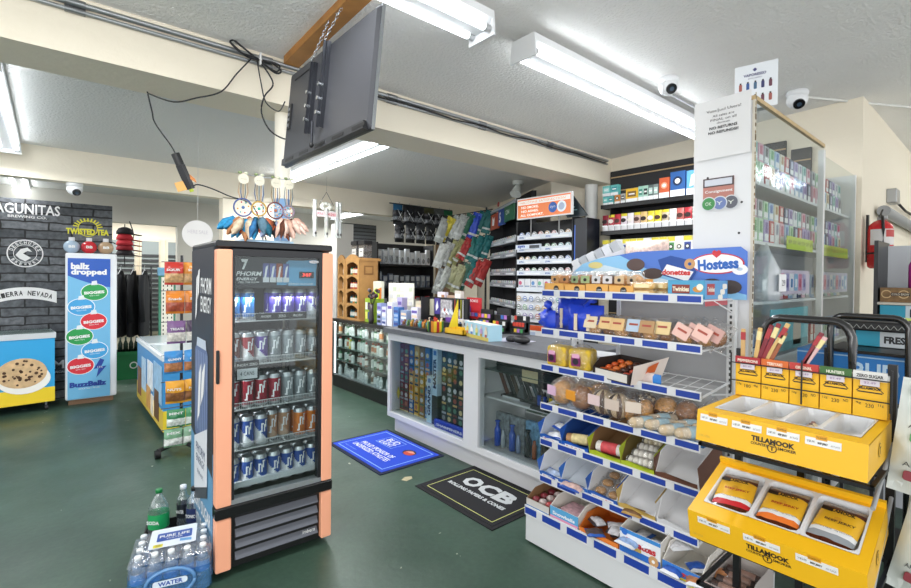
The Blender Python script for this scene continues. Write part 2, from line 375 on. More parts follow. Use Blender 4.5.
t = thing('beer_cooler_wall', 'dark stacked stone printed wall panel with white brewery logos at far left', 'wall panel', (0, 7.45, 0))
MB().box(-2.6, .6, 0, .08, 0, 2.37, brickmat()).build('panel', t)
def logo(name, f, label=None):
    mb = MB(); f(mb); o = mb.build(name, t)
    if label: o['label'] = label
y = -.004
logo('brewery_lettering', lambda q: q.text('LAGUNITAS', -.22, 2.255, .62, y, W, .12, bold=.02).text('BREWING CO.', -.20, 2.165, .34, y, W, .03, bold=.02))
def desch(q):
    cx, cz = -.22, 1.74
    q.lathe([(.148, 0), (.16, 0), (.16, .003), (.148, .003)], W, 32, (cx, y, cz), 'y', False, False)
    q.lathe([(.098, 0), (.104, 0), (.104, .003), (.098, .003)], W, 32, (cx, y, cz), 'y', False, False)
    for i, ch in enumerate('DESCHUTES'):
        a = radians(160-i*17.5); q.text(ch, cx+.126*cos(a), cz+.126*sin(a), .024, y, W, .034, rot=a-pi/2, bold=.03)
    for i, ch in enumerate('BREWERY'):
        a = radians(215+i*18.5); q.text(ch, cx+.126*cos(a), cz+.126*sin(a), .022, y, W, .03, rot=a+pi/2, bold=.03)
    q.art([(cx-.085, cz-.02), (cx-.04, cz+.05), (cx+.02, cz+.07), (cx+.06, cz+.02), (cx+.02, cz+.03), (cx-.02, cz+.0), (cx+.05, cz-.05), (cx+.0, cz-.09), (cx-.05, cz-.06)], y, W)
logo('round_brewery_badge', desch)
def sierra(q):
    cx, cz = -.22, 1.24; n = 24; top = []; bot = []
    for i in range(n+1):
        u = i/n; xx = cx-.28+.56*u; zz = cz+.055*(1-(2*u-1)**2)-.02
        top.append((xx, zz+.075)); bot.append((xx, zz-.06))
    q.art(top+bot[::-1], y, W); D = M('#2c2e30', .6)
    for i, ch in enumerate('SIERRA NEVADA'):
        u = (i+.8)/13.6; q.text(ch, cx-.255+.51*u, cz+.055*(1-(2*u-1)**2)-.012, .032, y-.002, D, .055, rot=-.28*(2*u-1), bold=.03) if ch != ' ' else None
    pass
logo('scroll_brewery_badge', sierra)
YE = M('#e6e23a', .5)
def twisted(q):
    q.text('TWISTED TEA', .355, 2.03, .42, y, YE, .075, bold=.05)
    for i in range(11):
        a = radians(12+i*15.6); q.text('I', .355+.125*cos(a), 2.075+.1*sin(a), .014, y, YE, .045, rot=a-pi/2, bold=.05)
    q.lathe([(.092, 0), (.1, 0), (.1, .003), (.092, .003)], YE, 24, (.355, y, 2.07), 'y', False, False)
logo('yellow_tea_lettering', twisted, 'yellow lettering under a sun ray arch')
logo('pale_monogram', lambda q: q.text('M', .08, .42, .1, y, W, .1, bold=.02).text('ESPECIAL', .08, .33, .12, y, W, .025))
# tall promo merchandiser
t = thing('promo_cooler', 'tall narrow white cooler with blue round-bottle artwork in front of stone panel', 'cooler', (.14, 7.0, 0), radians(-2))
MB().rbox(-.01, .47, 0, .4, .06, 1.75, M('#e3e6ea', .4), .02).box(.02, .44, .04, .38, 0, .06, '#8a6a50').build('cabinet', t)
LB, DB = M('#6fb4dc', .4), M('#1f58b8', .4)
q = MB(); q.box(.012, .405, -.012, 0, .07, 1.69, LB)
q.art([(.012, 1.69), (.012, 1.5)]+[(.012+.393*i/10, 1.44-.07*sin(pi*i/20)*1.2+.05*(1-i/10)) for i in range(11)]+[(.405, 1.69)], -.0135, DB)
q.text('ballz', .125, 1.60, .17, -.015, W, .075, bold=.05).text('dropped', .205, 1.525, .33, -.015, W, .085, bold=.05)
for cx_, cz_, col in ((.255, 1.30, '#1f9a4c'), (.135, 1.13, '#3f9fd8'), (.25, .96, '#d42a38'), (.12, .79, '#1f9a4c'), (.26, .62, '#3f9fd8'), (.13, .45, '#d42a38')):
    q.disc(cx_, cz_, .128, -.0142-.0004*(cz_ < 1), M('#f4f6f8'), 26, .100); q.disc(cx_, cz_, .121, -.0150-.0001, M(col, .4), 26, .094)
    q.art([(cx_-.03, cz_+.08), (cx_-.025, cz_+.125), (cx_+.02, cz_+.135), (cx_+.03, cz_+.085)], -.0155, M('#dfe6ea'))
    q.text('BIGGIES', cx_, cz_-.004, .19, -.0165, W, .034, bold=.05, rot=.08); q.text('FRESHLY MADE', cx_, cz_-.04, .09, -.0165, W, .012, rot=.08)
q.art([(.31, .52), (.25, .40), (.295, .41), (.275, .30), (.37, .43), (.32, .425), (.35, .50)], -.016, M('#1c3f96')).text('15%', .31, .42, .05, -.0175, W, .02)
q.text('BuzzBallz', .2, .235, .34, -.015, M('#1c3f96'), .062, bold=.06).text('COCKTAILS TO GO', .21, .185, .2, -.015, W, .018)
q.build('door_poster', t)
for i, (x, col, lb) in enumerate(((.19, '#a9bed2', 'pale blue ball shaped bottle at left on top of the promo cooler'), (.35, '#c8303a', 'red ball shaped bottle in the middle on top of the promo cooler'), (.51, '#b59b7c', 'tan ball shaped bottle at right on top of the promo cooler'))):
    t2 = thing('ball_bottle', lb, 'bottle', (x, 7.12, 1.75), 0, 'ball bottles on the promo cooler')
    MB().ball((0, 0, .075), .078, .078, .075, M(col, .25), 16, 10).text('BB', 0, .075, .06, -.079, W, .03, bold=.03).build('bottle_body', t2)
    MB().cyl((0, 0, .145), (0, 0, .185), .028, M('#d8dade', .3), 14).build('cap', t2)
# cookie freezer
t = thing('ice_cream_freezer', 'blue and yellow chest freezer with a giant cookie picture at left edge', 'freezer', (.04, 6.92, 0), radians(6))
q = MB().box(-1.1, 0, 0, .45, .1, .8, M('#35a3dc', .35)).box(-1.1, 0, -.002, 0, .1, .26, M('#f0d030', .4)).box(0, .002, 0, .45, .1, .26, M('#f0d030', .4))
q.build('body', t)
q = MB(); q.disc(-.27, .40, .22, -.006, M('#c9b9a9'), 30, .17); q.disc(-.25, .37, .215, -.008, M('#f2f0ea'), 30, .155); q.disc(-.27, .44, .205, -.010, M('#d3b287', .7, noise=.2, scale=14), 30, .16)
rn = random.Random(3)
for k in range(34):
    a, r = rn.uniform(0, 6.28), rn.uniform(0, .9)**.6; q.disc(-.27+.185*r*cos(a), .44+.14*r*sin(a), rn.uniform(.008, .017), -.012, M('#50341f'), 7)
q.build('cookie_picture', t)
MB().box(-1.11, .01, -.01, .46, .8, .86, M('#c9ced2', .35)).box(-1.09, -.01, .01, .44, .86, .875, GLASS).build('lid', t)
for x in (-.08, -1.0):
    for yy in (.06, .39): MB().cyl((x, yy, .03), (x+.03, yy, .03), .03, '#2b2b2d', 12).cyl((x+.015, yy, .03), (x+.015, yy, .1), .012, M('#9a9c9e', .3, .8)).build('caster', t)
# open chest freezer (left island)
t = thing('island_freezer', 'blue chest freezer with ice cream pictures and sliding glass lid behind the cooler', 'freezer', (.79, 5.05, 0))
q = MB().box(0, .62, 0, 1.7, .07, .72, M('#3f92cf', .4)).box(-.003, 0, 0, 1.7, .07, .26, M('#dfc04a', .4)).box(0, .62, -.003, 0, .07, .26, M('#e8cf3a', .4))
for k, (y0, y1, z0, z1, c) in enumerate(((.05, .5, .3, .66, '#9cc3e2'), (.55, .9, .34, .62, '#e8edf2'), (.2, .45, .12, .4, '#6a4a30'), (.7, .95, .12, .35, '#d9a25a'), (1.0, 1.3, .25, .6, '#b9d4ea'), (1.35, 1.6, .14, .45, '#8a5a34'), (.5, .66, .1, .3, '#f0e4d0'))):
    q.box(-.006-.0004*k, -.003, y0, y1, z0, z1, M(c, .5, noise=.2, scale=12))
q.build('body', t)
MB().box(-.01, .63, -.01, 1.71, .72, .76, M('#dfe3e6', .35)).box(.02, .6, .02, 1.68, .76, .775, M('#b9c4c8', .15)).box(-.01, .63, .82, .86, .775, .785, M('#c9ced2')).build('lid', t)
for x in (.06, .55):
    for yy in (.08, 1.6): MB().cyl((x, yy, .035), (x+.03, yy, .035), .035, '#2b2b2d', 12).box(x+.005, x+.025, yy-.02, yy+.02, .03, .07, '#555').build('caster', t)
# oval paper sign
t = thing('oval_sign', 'white oval paper sign hanging behind the cooler top left', 'sign', (.93, 4.4, 1.85))
MB().lathe([(.115, 0), (.115, .004)], M('#eceae8', .8), 30, (0, 0, 0), 'y', False).text('HERE SALE', 0, .02, .15, -.008, M('#d4cfd4'), .03).build('card', t); MB().cyl((0, 0, .11), (0, 0, .905), .0015, '#c8c8c8', 4).build('string', t)
# chip clip rack
t = thing('snack_rack', 'slim wheeled wire rack of hanging snack bags left of the cooler', 'rack', (.86, 4.62, 0))
MB().tube([(0, .02, .07), (0, .02, 1.68)], .012, '#2c2d30').build('pole', t)
for a in range(4):
    b = a*pi/2+.4; MB().cyl((0, .02, .09), (.2*cos(b), .02+.2*sin(b), .06), .018, '#1c1c1e').build('leg', t)
    w_ = MB().cyl((.2*cos(b)-.02, .02+.2*sin(b), .035), (.2*cos(b)+.02, .02+.2*sin(b), .035), .035, '#141416', 14).build('caster', t)
q = MB()
for z in (1.62, 1.38, 1.12, .84, .62, .4, .22): q.tube([(-.16, -.04, z), (.16, -.04, z)], .004, '#55585c').tube([(0, .02, z), (0, -.05, z)], .004, '#55585c')
q.build('hanging_bars', t)
rows = [(1.46, ['#c23a32', '#d98a2c'], 'red and orange'), (1.22, ['#d9822c', '#d9822c'], 'orange'), (.97, ['#7c5a8a', '#4a3a52'], 'purple'), (.72, ['#3a86c4', '#3f8fce'], 'blue'), (.47, ['#e0a02e', '#e0a02e'], 'amber'), (.27, ['#3f8a5c', '#57a070'], 'green'), (.11, ['#7fae8c', '#96bca0'], 'pale green')]
for ri, (z, cs, nm) in enumerate(rows):
    for j, (x, c) in enumerate(zip((-.1, .05), cs)):
        def f(q, c=c, ri=ri, j=j):
            q.pouch(.135, .19 if ri < 5 else .15, .06, c, nx=8, nz=10, jit=.012, seed=ri*3+j, bands=[(.08, M(c, .3)), (.45, M(['#c8a070', '#a8503a', '#d8d4cc', '#b47a52', '#8a5a34', '#dfe6e0', '#e4e8e4'][ri], .35, noise=.35, scale=40)), (1, M(c, .3))])
            q.text(['SOUR', 'Snack', 'TREATS', 'GUMMY', 'NUTS', 'MINT', 'MIX'][ri], 0, .125, .1, -.046, W, .02, bold=.03)
        put(('chip', ri, j), f, 'snack_bag', '%s snack bag, %s one on row %s of the wheeled rack' % (nm, ['left', 'right'][j], ['one', 'two', 'three', 'four', 'five', 'six', 'seven'][ri]), 'snack bag', (.885+x*.9+.01*((ri*7)%3-1), 4.545+.012*j, z-.03), radians(-14+26*j+5*((ri*5)%4)), 'bags on the wheeled rack')
# peg strip stand
t = thing('pegboard_stand', 'narrow white perforated stand with blue header left of snack rack', 'rack', (1.12, 6.9, 0))
q = MB().box(-.09, .09, 0, .05, 0, 1.5, M('#3f7f66', .5)).box(-.065, .065, -.01, 0, .1, 1.48, M('#e6e2d4', .6))
for k in range(26):
    for x in (-.045, 0, .045): q.box(x-.006, x+.006, -.012, -.0101, .16+k*.05, .185+k*.05, '#3a3a38')
q.build('board', t)
MB().box(-.1, .1, -.015, .06, 1.5, 1.6, M('#6ca3c4', .5)).build('header', t)
# coats on a rail
t = thing('clothes_rail', 'wire clothes rail behind the promo cooler', 'rack', (.98, 8.0, 0))
MB().tube([(-.45, 0, 0), (-.45, 0, 1.66), (.12, 0, 1.62), (.12, 0, 0)], .012, M('#3a3b3d', .4)).tube([(-.2, -.05, 1.62), (-.2, -.05, 2.2)], .006, M('#3a3b3d', .4)).tube([(-.2, -.05, 1.80), (-.05, -.05, 1.80)], .004, '#8a8c8e').tube([(-.2, -.05, 1.95), (-.05, -.05, 1.95)], .004, '#8a8c8e').build('frame', t)
def coat(q, c, s):
    rn = random.Random(s); vs = []; fs = []; nx, nz_ = 10, 9
    for j in range(nz_):
        v = j/(nz_-1); hw = (.05+.14*min(1, v*4))*(1+.12*v); z = -.9*v
        for i in range(nx*2):
            a = 2*pi*i/(nx*2); fold = 1+.18*sin(a*5+s)*v
            vs.append((hw*cos(a), (.03+.025*min(1, v*3))*sin(a)*fold, z+rn.uniform(-.008, .008)))
    n = nx*2
    for j in range(nz_-1):
        for i in range(n): fs.append((j*n+i, j*n+(i+1) % n, (j+1)*n+(i+1) % n, (j+1)*n+i))
    fs.append(list(range(n))); q.add(vs, fs, M(c, .8), True)
    for sx in (-1, 1): q.tube([(sx*.14, 0, -.06), (sx*.2, .0, -.35), (sx*.2, -.02, -.7)], [.04, .036, .03], M(c, .8), 8)
for i, (x, c) in enumerate(((-.38, '#1b1c20'), (-.24, '#232429'), (-.1, '#16171a'), (.03, '#202226'))):
    t3 = thing('coat', ['black coat, leftmost and partly hidden by promo cooler', 'dark grey jacket, second coat on the rail', 'black hooded jacket, third coat on the rail', 'black jacket with pale sleeve print, rightmost coat on the rail'][i], 'coat', (.98+x, 8.0-.02*i, 1.56), radians(72), 'coats on the rail')
    q = MB(); coat(q, c, i*7+1); q.build('garment', t3)
    MB().tube([(-.15, 0, -.05), (0, 0, .02), (.15, 0, -.05)], .006, '#cfd2d4').tube([(0, 0, .02), (0, 0, .06), (.02, 0, .075)], .003, '#cfd2d4').build('hanger', t3)
for i, (z, c, nm) in enumerate(((2.06, '#15151a', 'black'), (1.98, '#b3202c', 'bright red'), (1.91, '#c22d38', 'red'), (1.84, '#8f1b26', 'dark red'), (1.77, '#2a2326', 'charcoal'))):
    t3 = thing('cap', '%s baseball cap in the hanging stack above the coats' % nm, 'cap', (.78, 7.95, z), radians(10), 'caps hanging above the coats')
    MB().lathe([(.1, 0), (.098, .035), (.075, .075), (.03, .095), (.005, .1)], M(c, .8), 14).build('crown', t3)
    MB().add([(.02, -.08, .01), (.19, -.06, -.01), (.21, 0, -.012), (.19, .06, -.01), (.02, .08, .01), (.02, -.08, .016), (.19, -.06, -.004), (.21, 0, -.006), (.19, .06, -.004), (.02, .08, .016)], [(0, 1, 2, 3, 4), (9, 8, 7, 6, 5)], M(c, .8)).build('brim', t3)
t3 = thing('crate', 'green beverage crate on the floor behind the promo cooler', 'crate', (.72, 8.25, 0))
MB().box(0, .36, 0, .3, 0, .4, M('#1f7a45', .5)).box(-.005, .365, -.005, .305, .36, .4, M('#23874d', .5)).disc(.2, .2, .05, -.004, W).disc(.2, .2, .035, -.006, M('#1f7a45')).build('crate_body', t3)
for k in range(5):
    put('crbot', lambda q: q.lathe([(.03, 0), (.03, .1), (.012, .15), (.012, .2)], M('#2a3a30', .2), 10), 'glass_bottle', 'dark glass bottle, %s from left standing in the green crate' % ORD[k], 'bottle', (.77+k*.065, 8.35, .402), 0, 'bottles in the green crate')
tag(MB().box(1.35, 1.75, 9.0, 9.06, 1.95, 2.3, M('#b6beb8', .5)).build('notice_board'), 'faint pale notice board on the far grey wall', 'board') if 0 else None
# ================= ENERGY DRINK COOLER =================
A = radians(-2); OX, OY = .62, 2.54; WD, DP, HT = .60, .62, 1.69
t = cooler = thing('drinks_cooler', 'tall black energy drink cooler with peach orange door posts and glass door', 'cooler', (OX, OY, 0), A)
K = M('#1b1c20', .35); PE = M('#f2aa88', .45); DK = M('#2e3036', .4)
ins = .07
q = MB().box(0, WD, .05, DP, 0.02, .36, K).box(0, .035, .05, DP, .36, HT-.03, DK).box(WD-.03, WD, .05, DP, .36, HT-.03, K)
q.box(.035, WD-.03, DP-.03, DP, .36, HT-.03, M('#3b4046', .5)).box(.035, WD-.03, .05, DP-.03, .42, .45, M('#c8ccd0', .3)).rbox(-.002, WD+.002, .0, DP, HT-.035, HT, K, .012)
q.box(.036, .04, .06, DP-.03, .40, HT-.04, M('#c8ccd0', .3)).box(WD-.036, WD-.031, .06, DP-.03, .40, HT-.04, M('#c8ccd0', .3))
q.box(.04, WD-.04, .1, DP-.04, HT-.06, HT-.036, M('#26282c', .5))
q.build('cabinet', t)
# side graphics on the left face (plane x=0, seen from -x): local art rotated
q = MB(); q.T = Matrix.Rotation(-pi/2, 4, 'Z')          # art x -> -y
q.box(-DP, -.05, -.003, 0, .02, .62, M('#5f93b8', .4)).box(-DP, -.05, -.003, 0, .62, HT-.035, M('#2f3138', .45))
q.art([(-DP, .62), (-.05, .5), (-.05, .62)], -.0035, M('#2f3138', .45))
y = -.005; cxs = -.34
q.text('PHORM', -.22, 1.46, .26, y, W, .085, bold=.01).text('ENERGY', -.22, 1.36, .26, y, W, .085, bold=.01)
q.art([(-.50, 1.26), (-.46, 1.30), (-.43, 1.52), (-.47, 1.50)], y, W).art([(-.44, 1.38), (-.40, 1.42), (-.38, 1.55), (-.42, 1.54)], y, W)
# big printed can
CB = M('#8fa0c4', .35)
q.art(rrect(-.50, -.16, .62, 1.12, .04), y, M('#5a6c98', .35)).art([(-.46, 1.12), (-.20, 1.12), (-.22, 1.17), (-.44, 1.17)], y, M('#c9d0da', .3))
for k in range(7): q.art([(-.47+k*.045, .66), (-.455+k*.045, .66), (-.44+k*.045, 1.1), (-.455+k*.045, 1.1)], y-.0006, CB)
q.art([(-.42, .70), (-.36, .76), (-.32, 1.04), (-.38, .98)], y-.0012, W).art([(-.34, .80), (-.26, .88), (-.22, 1.06), (-.30, .99)], y-.0012, W)
q.art([(-.50, .30), (-.16, .42), (-.16, .72), (-.50, .60)], y-.0018, M('#dfe2e8', .4)); q.art([(-.50, .24), (-.16, .36), (-.16, .42), (-.50, .30)], y-.0018, M('#3a3e48', .4))
q.text('PHORM', -.33, .56, .24, y-.0026, M('#3a4a70'), .05, shear=0).text('ENERGY', -.33, .50, .22, y-.0026, M('#3a4a70'), .04).text('BLUE ALTS', -.33, .43, .16, y-.0026, M('#3a4a70'), .022)
q.text('ZERO SUGAR', -.30, .26, .44, y, W, .075, bold=.02).text('NATURAL CAF', -.30, .16, .44, y, W, .07, bold=.02).text('FEEL THE FLOW', -.3, .09, .36, y, W, .03)
q.build('side_graphics', t)
q = MB(); z0 = .30
for x0, x1 in ((0, .072), (WD-.06, WD)):
    for a, b, c in ((.045, .305, 'lower_trim'), (.367, HT-.045, 'door_post')):
        o = MB().rbox(x0, x1, -.012, .05, a, b, PE, .008).build(c, t); o['label'] = 'peach orange strip'
q = MB().box(.072, WD-.06, -.006, .05, .367, .39, M('#9ba0a4', .3, .5)).box(.072, WD-.06, -.006, .05, HT-.075, HT-.04, K).box(.072, .085, -.004, .04, .39, HT-.075, K).box(WD-.078, WD-.06, -.004, .04, .39, HT-.075, K)
q.rbox(-.004, WD+.004, -.016, .05, .308, .365, M('#121214', .25), .01).build('door_frame', t)
MB().rbox(-.003, .012, -.026, -.012, .985, 1.15, M('#101012', .3), .006).build('door_handle', t)
MB().box(.085, WD-.078, .006, .012, .39, HT-.075, clear('#e9eeee', .035, .02, .3)).build('glass_door', t)
q = MB().box(.072, WD-.06, .02, .05, .045, .307, M('#0d0d0e', .5)); q.build('vent_recess', t)
for k in range(4):
    z = .07+k*.0575
    s_ = MB().add([(.095, .02, z), (WD-.075, .02, z), (WD-.075, -.004, z+.012), (.095, -.004, z+.012), (.095, .018, z+.044), (WD-.075, .018, z+.044)], [(0, 1, 2, 3), (3, 2, 5, 4), (0, 3, 4), (1, 5, 2), (0, 4, 5, 1)], M('#5c5f68', .45)).build('vent_slat', t)
MB().text('imbera', WD-.13, .115, .07, -.012, W, .02).build('maker_lettering', t)
# header light box inside
q = MB(); q.T = Matrix.Translation((0,0,HT-.075)) @ Matrix.Diagonal((1,1,.74,1)) @ Matrix.Translation((0,0,-(HT-.08))); q.box(.09, WD-.08, .03, .036, HT-.30, HT-.08, M('#2b2d33', .4))
q.art([(.30, HT-.28), (.30, HT-.25), (.52, HT-.16), (.52, HT-.09), (.35, HT-.11), (.35, HT-.28)], .0285, M('#5fa5cf', .4)); q.box(.36, .515, .0275, .0285, HT-.285, HT-.10, M('#5fa5cf', .4))
q.art([(.125, HT-.17), (.135, HT-.17), (.155, HT-.10), (.12, HT-.10), (.125, HT-.12), (.138, HT-.12)], .028, W)
q.text('PHORM', .16, HT-.20, .12, .028, W, .032, shear=.2, bold=.02).text('ENERGY', .15, HT-.237, .1, .028, W, .02, shear=.2, bold=.02).text('FEEL THE FLOW', .16, HT-.26, .1, .028, W, .012)
for k in range(4):
    x = .228+k*.035; q.box(x, x+.031, .026, .0275, HT-.26, HT-.125, M(['#5d5fa0', '#6a6db0', '#a3482e', '#5060a8'][k], .3)).art([(x+.004, HT-.25), (x+.014, HT-.24), (x+.026, HT-.14), (x+.014, HT-.15)], .0255, W).box(x, x+.031, .0252, .0258, HT-.26, HT-.225, M('#d8dade'))
q.text('ZERO SUGAR', .43, HT-.272, .14, .027, W, .014)
q.build('header_panel', t)
MB().box(.42, .50, .02, .03, HT-.185, HT-.15, '#101214').text('38F', .46, HT-.167, .05, .018, M('#ff4030', .4, 0, 2.5), .018).build('temperature_display', t)
MB().disc(.495, HT-.095, .028, -.004+.008, M('#c9ccd0'), 20, .008).text('imbera', .495, HT-.095, .04, .002, M('#30343a'), .008).build('maker_badge', t)
zs = [1.285, 1.055, .825, .615, .41]
shelf0 = None
for k, z in enumerate(zs[:-1]):
    q = MB(); wm = M('#d5d8da', .35)
    for i in range(9): q.box(.045+i*.064, .049+i*.064, .06, DP-.05, z-.006, z-.001, wm)
    for yy in (.07, .2, .35, .5): q.box(.042, WD-.038, yy, yy+.005, z-.011, z-.006, wm)
    for zz in (z+.0, z+.034): q.box(.042, WD-.038, .052, .057, zz-.003, zz, wm)
    for i in range(60): q.box(.044+i*.0088, .0458+i*.0088, .052, .0545, z-.004, z+.033, wm)
    q.build('wire_shelf', t)
MB().box(.20, .47, .046, .05, 1.282, 1.318, '#16171a').text('PHORM', .25, 1.30, .05, .044, W, .014, shear=.3).text('ZERO', .335, 1.30, .04, .044, W, .014).text('PHORM', .42, 1.30, .05, .044, W, .014, shear=.3).build('price_strip', t)
MB().box(.10, .215, .042, .046, .975, 1.075, '#15161a').box(.108, .207, .0405, .042, .982, 1.035, M('#dadde2')).text('PHORM ZERO', .157, 1.055, .1, .0405, W, .014).text('4 CANS', .157, 1.01, .07, .0395, M('#20242c'), .02).build('price_card', t)
def can(q, top, low, mark, lowz=.045):
    seg = 30
    prof = [(.024, 0), (.0305, .006), (.0325, .014)]+[(.0325, .014+.121*k/16) for k in range(1, 17)]+[(.031, .144), (.0265, .154), (.0265, .157), (.0245, .156)]
    cc = [M('#b4b8bc', .3, .8), M(top, .3, .35), M(low, .3, .35), M(mark, .35)]
    def mf(row, u):
        if row < 2 or row >= 18 or row < 0: return cc[0]
        a = (u*360-90) % 360-180; z = row-10.
        c1 = -16+z*2.6; c2 = 12+z*2.6
        if -6 < z < 5 and abs(a-c1) < 8: return cc[3]
        if -2 < z < 7 and abs(a-c2) < 9: return cc[3]
        return cc[1] if z > -3.5-a*.09 else cc[2]
    q.lathe(prof, mf, seg)
    q.lathe([(.001, .1545), (.0235, .1545)], cc[0], seg, cap=False)

ROWZ = [1.286, 1.056, .826, .616, .402]
area('cooler_led', tuple(Matrix.Translation((OX, OY, 0)) @ Matrix.Rotation(A, 4, 'Z') @ Vector((.3, .062, 1.40))), .42, .02, .8, (radians(20), 0, 0)); area('cooler_led', tuple(Matrix.Translation((OX, OY, 0)) @ Matrix.Rotation(A, 4, 'Z') @ Vector((.055, .055, .9))), .02, .9, 2.2, (radians(90), 0, radians(-60)))
Rm = Matrix.Translation((OX, OY, 0)) @ Matrix.Rotation(A, 4, 'Z')
LBL, VIO, WVI, BRN, DRD, PUR, SIL, CRI, BLW, POR, ORG = [('light blue', '#3f86cc', '#2f6cb4'), ('violet', '#5a4aa8', '#4a3a98'), ('white-bottomed violet', '#6a5cb4', '#d4d6de'), ('brown', '#7a3a30', '#8a9ab0'), ('dark red', '#96202c', '#d0d2d6'), ('purple', '#5a3c98', '#d0d2da'), ('silver grey', '#8a9298', '#7a8288'), ('crimson', '#a01c34', '#8a1830'), ('blue and white', '#2c50a0', '#d8dade'), ('pale orange', '#b88a6a', '#c8a890'), ('bright orange', '#d87a2c', '#c8702c')]
crows = [('top shelf', [LBL, LBL, None, VIO, VIO, VIO, WVI]), ('second shelf', [BRN, DRD, PUR, SIL, SIL, SIL, SIL]), ('third shelf', [CRI, CRI, CRI, CRI, SIL, SIL, SIL]), ('fourth shelf', [BLW, BLW, BLW, POR, POR, ORG, ORG]), ('bottom deck', [BLW]*7)]
for ri, (sn, cl) in enumerate(crows):
    for back in (0, 1):
        for ci, cc_ in enumerate(cl):
            if cc_ is None: continue
            nm, a_, b_ = cc_
            x = .10+ci*.0705; yy = .098+back*.072+(.05 if cc_ is POR else 0)
            p = Rm @ Vector((x, yy, ROWZ[ri]))
            put(('can', nm), lambda q, a_=a_, b_=b_: can(q, a_, b_, '#eceef2'), 'energy_can',
                '%s energy drink can, %s from left in %s row on cooler %s' % (nm, ORD[ci], ['front', 'rear'][back], sn), 'can', p, A+random.uniform(-.25, .25), 'energy drink cans in the cooler', sc_=(1.06, 1.06, 1.02))
# ================= DREAMCATCHER STAND on the cooler =================
SX, SY, SZ = .90, 2.72, 1.69
t = thing('trinket_stand', 'pale blue acrylic base with wire hooks holding dreamcatchers on the cooler', 'display stand', (SX, SY, SZ))
MB().rbox(-.13, .15, -.07, .07, 0, .02, M('#a9c6dc', .3), .008).build('base', t)
q = MB().cyl((0, 0, .02), (0, 0, .375), .006, '#c8cbce', 8)
for x in (-.125, -.045, .045, .115): q.tube([(0, 0, .37), (x, -.03, .37), (x, -.05, .363), (x, -.055, .375)], .0025, '#c8cbce')
q.build('hook_frame', t)
def feather(mb, p, L, a, tilt, col, rn, wd=.022):
    d = Vector((sin(a), tilt, -cos(a))).normalized(); s = Vector((cos(a), 0, sin(a))); p = Vector(p); vs = []; n = 7
    nrm = d.cross(s)
    for k in range(n):
        u = k/(n-1); w_ = wd*(sin(pi*min(1, u*.88+.1)))**.7*(1+rn.uniform(-.2, .2))
        c = p+d*L*u+nrm*.008*sin(3*u)
        vs += [c-s*w_, c+nrm*.006, c+s*w_, c-nrm*.004]
    fs = []
    for k in range(n-1):
        for i in range(4): fs.append((k*4+i, k*4+(i+1) % 4, k*4+4+(i+1) % 4, k*4+4+i))
    fs += [(0, 1, 2, 3), tuple((n-1)*4+i for i in (3, 2, 1, 0))]
    mb.add(vs, fs, M(col, .9, noise=.25, scale=60), True)
specs = [(-.125, .022, .046, ['#2a86b4', '#2f8fbe', '#c8b49a', '#2a7fae', '#a8744e'], 'turquoise feathered dreamcatcher, leftmost of four on the cooler stand', '#4a5a8c'),
         (-.045, .0, .038, ['#c0562a', '#2f6a9a', '#b8603a', '#5a7a8c', '#1d5a6e'], 'rust and blue feathered dreamcatcher, second on the cooler stand', '#b8964a'),
         (.045, -.01, .044, ['#1c1a1e', '#8a4a2c', '#201d22', '#9aa6c4', '#6e3a26'], 'black feathered dreamcatcher, third from left on the cooler stand', '#6a3a3c'),
         (.115, -.0, .032, ['#e6bfae', '#e8c8b8', '#dcb09c', '#5a3222', '#e9cbbd'], 'pale pink feathered dreamcatcher, rightmost on the cooler stand', '#8a7a8c')]
for i, (x, dy, R_, cols, lb, rc) in enumerate(specs):
    rn = random.Random(i+5); t2 = thing('dreamcatcher', lb, 'dreamcatcher', (SX+x, SY-.068-.006*(i % 2), SZ+.185), 0, 'dreamcatchers on the cooler')
    q = MB(); ring = [(R_*cos(a*pi/12), 0, R_*sin(a*pi/12)) for a in range(25)]; q.tube(ring, .0045, M(rc, .7), 6); q.build('hoop', t2)
    q = MB()
    for k in range(8):
        a0, a1 = k*pi/4, (k+3)*pi/4; q.cyl((R_*cos(a0), 0, R_*sin(a0)), (R_*cos(a1), 0, R_*sin(a1)), .0009, M('#e6ddc8'), 4)
        a2 = k*pi/4+.3; q.ball((R_*.62*cos(a2), -.003, R_*.62*sin(a2)), .0045, .0045, .0045, ['#d8902c', '#2f9aa0', '#b8343c', '#e8e0d0'][(k+i) % 4], 6, 4)
    q.ball((0, -.003, 0), .009, .006, .009, ['#4a6a9c', '#3fae9a', '#b06a4a', '#e8e8e8'][i], 8, 6).build('web', t2)
    q = MB()
    for s in (-.024, -.012, 0, .012, .024): q.tube([(s*.6, 0, R_), (s, 0, .08), (s*.7, 0, .165), (0, 0, .182)], .003, M(['#a89070', '#7a8a90', '#c8a888', '#5a6a8a'][(i+int(s*100)) % 4], .9), 5)
    for s in (-.02, -.005, .012): q.ball((s, -.002, -R_-.012), .006, .005, .006, ['#d8b48a', '#caa06e', '#e6d6b8'][i % 3], 6, 4)
    q.build('cords', t2)
    MB().lathe([(.026, 0), (.028, .003)], M('#cfcab8', .8), 12, (0, -.003, .15), 'y', False).text('dream', 0, .15, .03, -.0072, '#8a8a70', .006).ball((-.015, 0, .182), .012, .006, .008, '#7a8a5a', 6, 4).ball((.015, 0, .182), .012, .006, .008, '#c9cdb4', 6, 4).build('tag', t2)
    q = MB()
    for k in range(11): feather(q, ((k-5)*.008, rn.uniform(-.02, .02), -R_-.008-.006*(k % 3)), rn.uniform(.075, .115), (k-5)*.11+(-.4 if i == 0 else .35 if i == 3 else 0)+rn.uniform(-.1, .1), rn.uniform(-.2, .2), cols[(k*3) % 5], rn, rn.uniform(.017, .026))
    q.build('feathers', t2)
